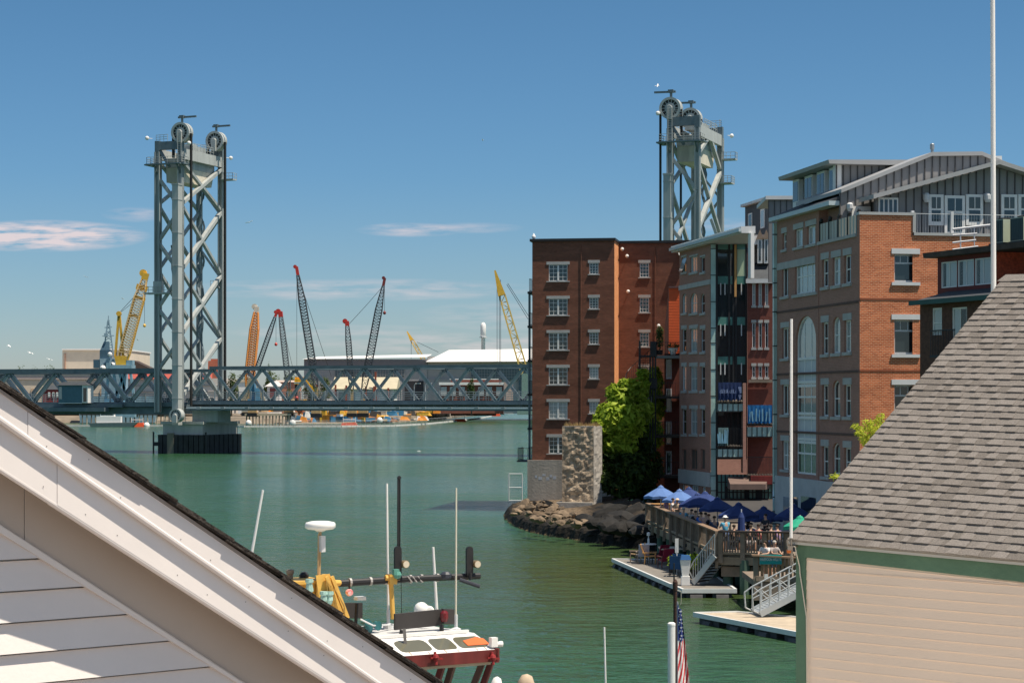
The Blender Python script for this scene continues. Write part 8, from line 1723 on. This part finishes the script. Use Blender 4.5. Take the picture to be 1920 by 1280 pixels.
# ------------------------------------------------------------------ the near white house (gable at lower left)
M_vinyl = mat("white_vinyl_siding", (.80, .735, .69), .55, 0, .04, 1.2, .04, 60)
M_fascia = mat("white_fascia_metal", (.82, .76, .72), .5, 0, .07, 1.6)
M_shingle_d = mat("dark_weathered_shingle", (.042, .034, .028), .9, 0, .35, 14, .5, 60)
def near_house():
    N = Plan(*at_px(0, 7.0), .767, .642)                    # plane of the outermost rake board
    L = lambda x0, y0, x1, y1, o: (N.px(x0, y0, o), N.px(x1, y1, o))
    root = thing("white_house", "near house gable with white siding, stepped fascia boards and dark shingle edge", "house", N.pt(1, 2.0, -2))
    (ua, ha), (ub, hb) = N.px(0, 736), N.px(805, 1282); sl = (hb - ha) / (ub - ua); top = lambda u: ha + sl * (u - ua); cs = math.cos(math.atan(sl))
    u0, u1 = ua - 1.2, ub + 1.6
    def line(x0, y0, x1, y1, o): a, b = N.px(x0, y0, o), N.px(x1, y1, o); k = (b[1] - a[1]) / (b[0] - a[0]); return lambda u: a[1] + k * (u - a[0])
    f1b = line(0, 789, 707, 1282, 0.0); f2t = f1b; f2b = line(0, 880, 622, 1282, -.024); frb = line(0, 984, 460, 1282, -.20); trb = line(0, 999, 447, 1282, -.20)
    def board(name, t, b, o0, o1, m, ua_=u0, ub_=u1):
        mb = MB(); mb.hexa([N.pt(ua_, b(ua_), o1), N.pt(ub_, b(ub_), o1), N.pt(ub_, b(ub_), o0), N.pt(ua_, b(ua_), o0)], [N.pt(ua_, t(ua_), o1), N.pt(ub_, t(ub_), o1), N.pt(ub_, t(ub_), o0), N.pt(ua_, t(ua_), o0)]); return mb.build(name, m, root)
    js = [N.px(52, 830)[0], N.px(107, 930, -.024)[0]]
    us = [u0, js[0], u1]
    board("fascia", top, lambda u: f1b(u) + .012, -.06, 0, M_fascia, u0, js[0] - .0008); board("fascia", lambda u: top(u) - .001, lambda u: f1b(u) + .010, -.06, .0015, M_fascia, js[0] + .0008, u1)
    mb = MB(); n = 8
    p = lambda u: N.pt(u, f1b(u) + .008, -.008)
    mb.tube(p(u0), p(u1), .0125, n=10); mb.build("fascia_bead", M_fascia, root)
    board("lower_fascia", lambda u: f1b(u) + .02, lambda u: f2b(u) + .008, -.10, -.024, M_fascia, u0, js[1] - .0008); board("lower_fascia", lambda u: f1b(u) + .019, lambda u: f2b(u) + .006, -.10, -.0225, M_fascia, js[1] + .0008, u1)
    mb = MB(); p = lambda u: N.pt(u, f2b(u) + .004, -.033); mb.tube(p(u0), p(u1), .010, n=10); mb.build("fascia_bead", M_fascia, root)
    fr = mat("frieze_paint", (.52, .45, .39), .6, 0, .05, 1)
    board("frieze", lambda u: f2b(u) + .05, lambda u: frb(u), -.26, -.20, fr, u0, N.px(45, 950, -.2)[0]); board("frieze", lambda u: f2b(u) + .05, lambda u: frb(u) - .001, -.26, -.1985, fr, N.px(45, 950, -.2)[0] + .002, u1)
    board("soffit_filler", lambda u: f2b(u) + .10, lambda u: f2b(u) + .052, -.25, -.10, fr)
    board("siding_channel", lambda u: frb(u) - .002, lambda u: trb(u), -.26, -.188, M_fascia)
    nl = MB(); rgn = random.Random(5)
    for k in range(26):
        u = u0 + (u1 - u0) * (k + rgn.uniform(.2, .8)) / 26
        for fb, ft, o in ((f1b, top, .0016), (f2b, f1b, -.0224)):
            h_ = fb(u) + (ft(u) - fb(u)) * rgn.choice((.25, .78)); nl.lathe(N.pt(u, h_, o), [(.0022, 0), (.0020, .0012)], 8, N.n)
    nl.build("nail_heads", mat("dulled_nail", (.34, .31, .29), .5, .3, .1), root)
    # siding: lapped courses, each a tilted strip
    hs0 = N.px(0, 1048, -.22)[1]; hs1 = N.px(0, 1166, -.22)[1]; ex = (hs0 - hs1) / 2; mb = MB(); h = hs0 + 4 * ex; hbot = N.px(0, 1300, -.22)[1]
    while h > 2.0:
        # each strip runs from the left to where the rake crosses it
        tu = lambda hh: ua + (hh - trb(ua)) / sl if sl else u1
        ut, ub_ = min(u1 + 4, tu(h) + .012), min(u1 + 4, tu(h - ex) + .012)
        if ut > u0:
            mb.hexa([N.pt(u0, h - ex, -.190), N.pt(ub_, h - ex, -.190), N.pt(ub_, h - ex, -.222), N.pt(u0, h - ex, -.222)], [N.pt(u0, h - .008, -.214), N.pt(ut, h - .008, -.214), N.pt(ut, h - .008, -.224), N.pt(u0, h - .008, -.224)])
        h -= ex
        if h < hbot - 1.2: ex = .5
    mb.build("siding", M_vinyl, root)
    b = MB(); b.ext([N.pt(u0, 2.0, -.24), N.pt(u1 + 3, 2.0, -.24), N.pt(u1 + 3, trb(u1 + 3) if trb(u1 + 3) > 2.2 else 2.2, -.24), N.pt(u1, trb(u1), -.24), N.pt(u0, trb(u0), -.24)], -N.n * .15); b.build("wall", M_vinyl, root)
    # roof: deck, drip edge and the ragged ends of the shingle courses
    b = MB(); b.hexa([N.pt(u0, top(u0) + .000, .006), N.pt(u1, top(u1), .006), N.pt(u1, top(u1), -6), N.pt(u0, top(u0), -6)], [N.pt(u0, top(u0) + .012, .006), N.pt(u1, top(u1) + .012, .006), N.pt(u1, top(u1) + .012, -6), N.pt(u0, top(u0) + .012, -6)]); b.build("drip_edge", mat("grey_brown_drip_edge", (.36, .31, .28), .5, 0, .06), root)
    sh = MB(); rg = random.Random(21); L = (u1 - u0) / cs; step = .145; n = int(L / step); d = Vector((N.d.x * cs, N.d.y * cs, sl * cs)); nn = N.n.cross(d); nn = nn if nn.z > 0 else -nn
    for i in range(n + 3):
        a = N.pt(u0, top(u0) + .013, 0) + d * (i * step - .28); ln = step * 2.2; th = .0058; hi = .010; o = .024 + rg.uniform(-.004, .008); lay = 1 if i % 2 else 0
        for k in range(2):
            e0 = a + nn * (k * th + .001); e1 = a + d * ln + nn * (hi + k * th + .002); oo = o + (rg.uniform(-.004, .004))
            sh.hexa([e0 + N.n * oo, e1 + N.n * oo, e1 - N.n * 5.8, e0 - N.n * 5.8], [e0 + N.n * oo + nn * th, e1 + N.n * oo + nn * th, e1 - N.n * 5.8 + nn * th, e0 - N.n * 5.8 + nn * th])
    sh.build("shingles", M_shingle_d, root)
near_house()

# ------------------------------------------------------------------ the shingled shed (right foreground)
def shed():
    d = Vector((.72, -.69, 0)).normalized(); c0 = Vector((*at_px(1493, 25.3), 0)); P = Plan(c0.x, c0.y, d.x, d.y)
    root = thing("shingled_shed", "tan clapboard shed with green trim and grey asphalt shingle roof, close by", "shed", P.pt(4, 2.0, -3))
    e0 = P.px(1478, 1012, .12); e1 = P.px(1920, 1052, .12); ek = (e1[1] - e0[1]) / (e1[0] - e0[0]); eave = lambda u: e0[1] + ek * (u - e0[0]); UE = e1[0] + 1.2
    f0 = P.px(1512, 1044, 0.0); f1 = P.px(1920, 1090, 0.0); fk = (f1[1] - f0[1]) / (f1[0] - f0[0]); frz = lambda u: f0[1] + fk * (u - f0[0])
    uc = P.px(1495, 1150)[0]; ui = P.px(1513, 1150)[0]
    gr = mat("faded_green_trim", (.095, .18, .115), .65, 0, .16, 1.2, .15, 14, streak=False)
    tan = mat("tan_clapboard", (.86, .685, .545), .6, 0, .03, .6, .03, 30)
    b = MB(); b.hexa([P.pt(uc, frz(uc), .035), P.pt(UE, frz(UE), .035), P.pt(UE, frz(UE), -.1), P.pt(uc, frz(uc), -.1)], [P.pt(uc, eave(uc) + .03, .035), P.pt(UE, eave(UE) + .03, .035), P.pt(UE, eave(UE) + .03, -.1), P.pt(uc, eave(uc) + .03, -.1)]); b.build("frieze_board", gr, root)
    MB().slab(P, uc, ui, 2.0, frz(uc) - .003, -.12, .030).build("corner_board", gr, root)
    # siding
    rg0 = random.Random(31); hA = P.px(1600, 1074)[1]; hB = P.px(1600, 1074 + 18.4)[1]; ex = hA - hB; mb = MB(); h = hA + 3 * ex; i = 0
    while h > 2.2:
        tilt = .0030 * ek
        top0, top1 = min(h, frz(ui) - .004), min(h, frz(UE) - .004)
        if h - ex < max(frz(ui), frz(UE)): mb.hexa([P.pt(ui, min(h - ex, frz(ui) - .006), .016), P.pt(UE, min(h - ex, frz(UE) - .006), .016), P.pt(UE, min(h - ex, frz(UE) - .006), -.03), P.pt(ui, min(h - ex, frz(ui) - .006), -.03)], [P.pt(ui, top0, .006), P.pt(UE, top1, .006), P.pt(UE, top1, -.03), P.pt(ui, top0, -.03)])
        h -= ex
    sd = mb.build("siding", tan, root); mb = MB(); h = hA + 3 * ex
    while h > 2.2:
        u_ = ui + rg0.uniform(.02, .5)
        while u_ < UE:
            ue_ = min(UE, u_ + rg0.uniform(.4, 2.6))
            if h - ex < min(frz(u_), frz(ue_)) - .02: mb.slab(P, u_, ue_, h - ex + .001, h - ex + .007, .0162, .0175)
            u_ = ue_ + rg0.uniform(.05, .7)
        h -= ex
    mb.build("pale_board_edge", mat("pale_cream_edge", (.865, .70, .557), .6, 0, .05), sd)  # thin lighter strips along the lower edges of the boards
    b = MB(); b.slab(P, uc + .02, UE, 2.0, min(frz(uc), frz(UE)), -.35, -.10); b.build("wall", tan, root); b = MB(); b.ext([P.pt(uc + .01, 2.0, -.1), P.pt(uc + .01, eave(uc) - .05, -.1), P.pt(uc + .01, eave(uc) + 2.9, -4.6), P.pt(uc + .01, 2.0, -4.6)], P.d * .1); b.build("gable_wall", tan, root)
    # roof plane: courses of laminated shingles
    pitch = math.radians(34.3); up = -P.n * math.cos(pitch) + Z * math.sin(pitch); dd = (P.pt(1, eave(1), 0) - P.pt(0, eave(0), 0)).normalized(); nr = dd.cross(up); nr = nr if nr.z > 0 else -nr
    A0 = P.pt(e0[0], eave(e0[0]), .12)
    ray = lambda px, py: Vector(((px - 960) / F, 1, -(py - HOR) / F))
    def onroof(px, py): r_ = ray(px, py); t = (A0 - EYE).dot(nr) / r_.dot(nr); p = EYE + r_ * t; q = p - A0; return q.dot(dd), q.dot(up - dd * up.dot(dd))
    xr, s1 = onroof(1885, 519); up2 = (up - dd * up.dot(dd)).normalized(); W_ = (e1[0] - e0[0]) * 1.0 + 2.0
    sk = xr / s1; ex = .1435; n = int(round(s1 / ex)); ex = s1 / n; rg = random.Random(77)
    shades = [mat("shingle_light", (.25, .224, .202), .92, 0, .30, 55, .4, 160, spec=.15), mat("shingle_mid", (.222, .198, .177), .92, 0, .32, 55, .4, 160, spec=.15), mat("shingle_dark", (.186, .165, .146), .92, 0, .34, 55, .4, 160, spec=.15)]
    rf = MB(); R = lambda x, s, t: A0 + dd * x + up2 * s + nr * t
    rf.hexa([R(0, 0, -.06), R(W_, 0, -.06), R(W_, s1, -.06), R(sk * s1, s1, -.06)], [R(0, 0, -.012), R(W_, 0, -.012), R(W_, s1, -.012), R(sk * s1, s1, -.012)]); rf = rf.build("roof_deck", M_wood, root)
    sh = MB()
    for i in range(n):
        s_ = i * ex; x0 = sk * s_ - .015; x = x0 + .0; wob = lambda q: .004 * mnoise.noise(Vector((q * 1.5, i * 3.1, 0)))
        tl = .026                                     # butt thickness of the lower layer
        while x < W_:
            w = rg.uniform(.35, .8); sh.cur = rg.choices((0, 1, 2), (1, 7, 4))[0] ; xe = min(W_, x + w)
            sh.hexa([R(x, s_ + wob(x), -.002), R(xe, s_ + wob(xe), -.002), R(xe + (sk * ex if xe >= W_ else 0), s_ + ex, -.004), R(x + (sk * ex if x == x0 else 0), s_ + ex, -.004)], [R(x, s_ + wob(x), tl * .55), R(xe, s_ + wob(xe), tl * .55), R(xe, s_ + ex + .006, .002), R(x + (sk * ex if x == x0 else 0), s_ + ex + .006, .002)]); x = xe
        x = x0 + rg.uniform(-.05, .12)
        while x < W_:                                    # the dragon teeth laid on top
            w = rg.choice((.09, .12, .14, .17, .20, .24)) * rg.uniform(.9, 1.15); xe = min(W_, x + w); tp = rg.uniform(.006, .02); sh.cur = rg.choices((0, 1, 2), (8, 2, 0))[0]
            if x >= x0: sh.hexa([R(x, s_ - .004 + wob(x), .001), R(xe, s_ - .004 + wob(xe), .001), R(xe - tp, s_ + ex, .0015), R(x + tp, s_ + ex, .0015)], [R(x, s_ - .004 + wob(x), tl), R(xe, s_ - .004 + wob(xe), tl), R(xe - tp, s_ + ex, .0045), R(x + tp, s_ + ex, .0045)])
            x = xe + rg.choice((.10, .13, .16, .20, .26)) * rg.uniform(.85, 1.2)
    sh.build("shingles", shades, rf)
    b = MB(); b.bar(R(-.01, .01, -.03), R(W_, .01, -.03), .03, .055, -P.n); b.build("drip_edge", mat("pale_drip_edge", (.48, .45, .40), .5, 0, .06), root)
    b = MB(); b.hexa([R(sk * s1 - .06, s1 - .13, .006), R(W_, s1 - .13, .006), R(W_, s1 + .02, .012), R(sk * s1, s1 + .02, .012)], [R(sk * s1 - .06, s1 - .13, .014), R(W_, s1 - .13, .014), R(W_, s1 + .03, .022), R(sk * s1, s1 + .03, .022)]); b.build("ridge_cap", shades[0], root)
    b = MB(); b.hexa([R(W_, s1, -.06), R(sk * s1, s1, -.06), R(sk * s1 + .3, s1, -.06) - P.n * 3.9 - Z * 2.6, R(W_, s1, -.06) - P.n * 3.9 - Z * 2.6], [R(W_, s1, 0), R(sk * s1, s1, 0), R(sk * s1 + .3, s1, 0) - P.n * 3.9 - Z * 2.6, R(W_, s1, 0) - P.n * 3.9 - Z * 2.6]); b.build("rear_roof", shades[1], root)
    # the slender white pole on its corner, with bracket and cable
    Yp = P.pt(uc, 0, .1).y - .05; r = thing("corner_antenna", "slender white pole fixed at the shed's corner, with a pale cable", "antenna", U(1484, 1040, Yp)); MB().tube(U(1483.5, 1008, Yp), U(1484, 598, Yp), .0195, .017, n=10).build("pole", M_white, r); MB().tube(U(1483.5, 1060, Yp), U(1483.5, 1006, Yp), .011, n=8).build("mount", mat("tarnished_mount", (.28, .24, .2), .5, .3, .2), r)
    b = MB(); b.box(U(1481, 1027, Yp), (.06, .06, .05)); b.tube(U(1476, 1012, Yp), U(1477, 1024, Yp), .012, n=6); b.tube(U(1483, 1022, Yp), U(1497, 1024, Yp + .1), .012, n=6); b.build("bracket", mat("tarnished_mount", (.28, .24, .2)), r); MB().box(U(1479, 1033, Yp), (.05, .04, .04)).build("orange_tape", M_orange, r)
    pts = [U(1485, 1024, Yp), U(1491, 1024, Yp - .02), U(1494, 1040, Yp - .02)]; pts += [P.pt(P.px(x, y, .05)[0], P.px(x, y, .05)[1], .05) for x, y in ((1499, 1060), (1500, 1075), (1504, 1100), (1509, 1135), (1512, 1155), (1512.5, 1200), (1513, 1300))]
    b = MB(); b.path(pts, .0075, 6); b.path([U(1484, 1026, Yp), U(1487, 1055, Yp), U(1485, 1075, Yp)], .006, 5); b.build("cable", mat("cream_cable", (.62, .56, .46), .5, 0, .05), r)
shed()
# tall white flagpole behind the shed ridge
def flagpole():
    Y = 34; c = U(1864, 560, Y); r = thing("flagpole", "tall white tapering flagpole rising behind the shingled roof, out of frame", "flagpole", (c.x, Y, 2)); t = U(1861, -60, Y); MB().tube((c.x + .02, Y, 2), (t.x, Y, t.z), 5.6 * Y / F, 4.3 * Y / F, n=24).build("shaft", M_white, r, smooth=False); MB().ball(t + Z * .06, .08, 10).build("finial", M_buff, r)
    MB().lathe((c.x + .02, Y, 2), [(.25, 0), (.25, .1), (.1, .25)], 12).build("base", M_conc, r)
flagpole()
def sprig():
    rg = random.Random(12); Y = 42; r = thing("tree", "yellow green tree sprigs showing above the slope of the shed roof", "tree", U(1660, 900, Y)); base = U(1675, 960, Y); b = MB(); tips = []
    for x, y in ((1606, 800), (1612, 805), (1624, 792), (1632, 797), (1645, 790), (1652, 781), (1620, 822), (1632, 818), (1640, 805), (1650, 800), (1566, 892), (1660, 812)):
        q = U(x, y, Y + rg.uniform(-.6, .6)); m = base.lerp(q, .6) + Vector((rg.uniform(-.05, .05), 0, .1)); b.tube(base, m, .012, .008, n=5); b.tube(m, q, .008, .004, n=5)
        tips += [m.lerp(q, t) for t in (.55, .8, 1.0)]
    b.tube((base.x, Y, 2), base, .06, .02, n=7); b.build("stems", M_bark, r); f = MB(); foliage(f, [(p, .11, .12, .06) for p in tips], 900, .055, rg, 2.6); f.build("leaves", M_leaf_yellow, r)
sprig()
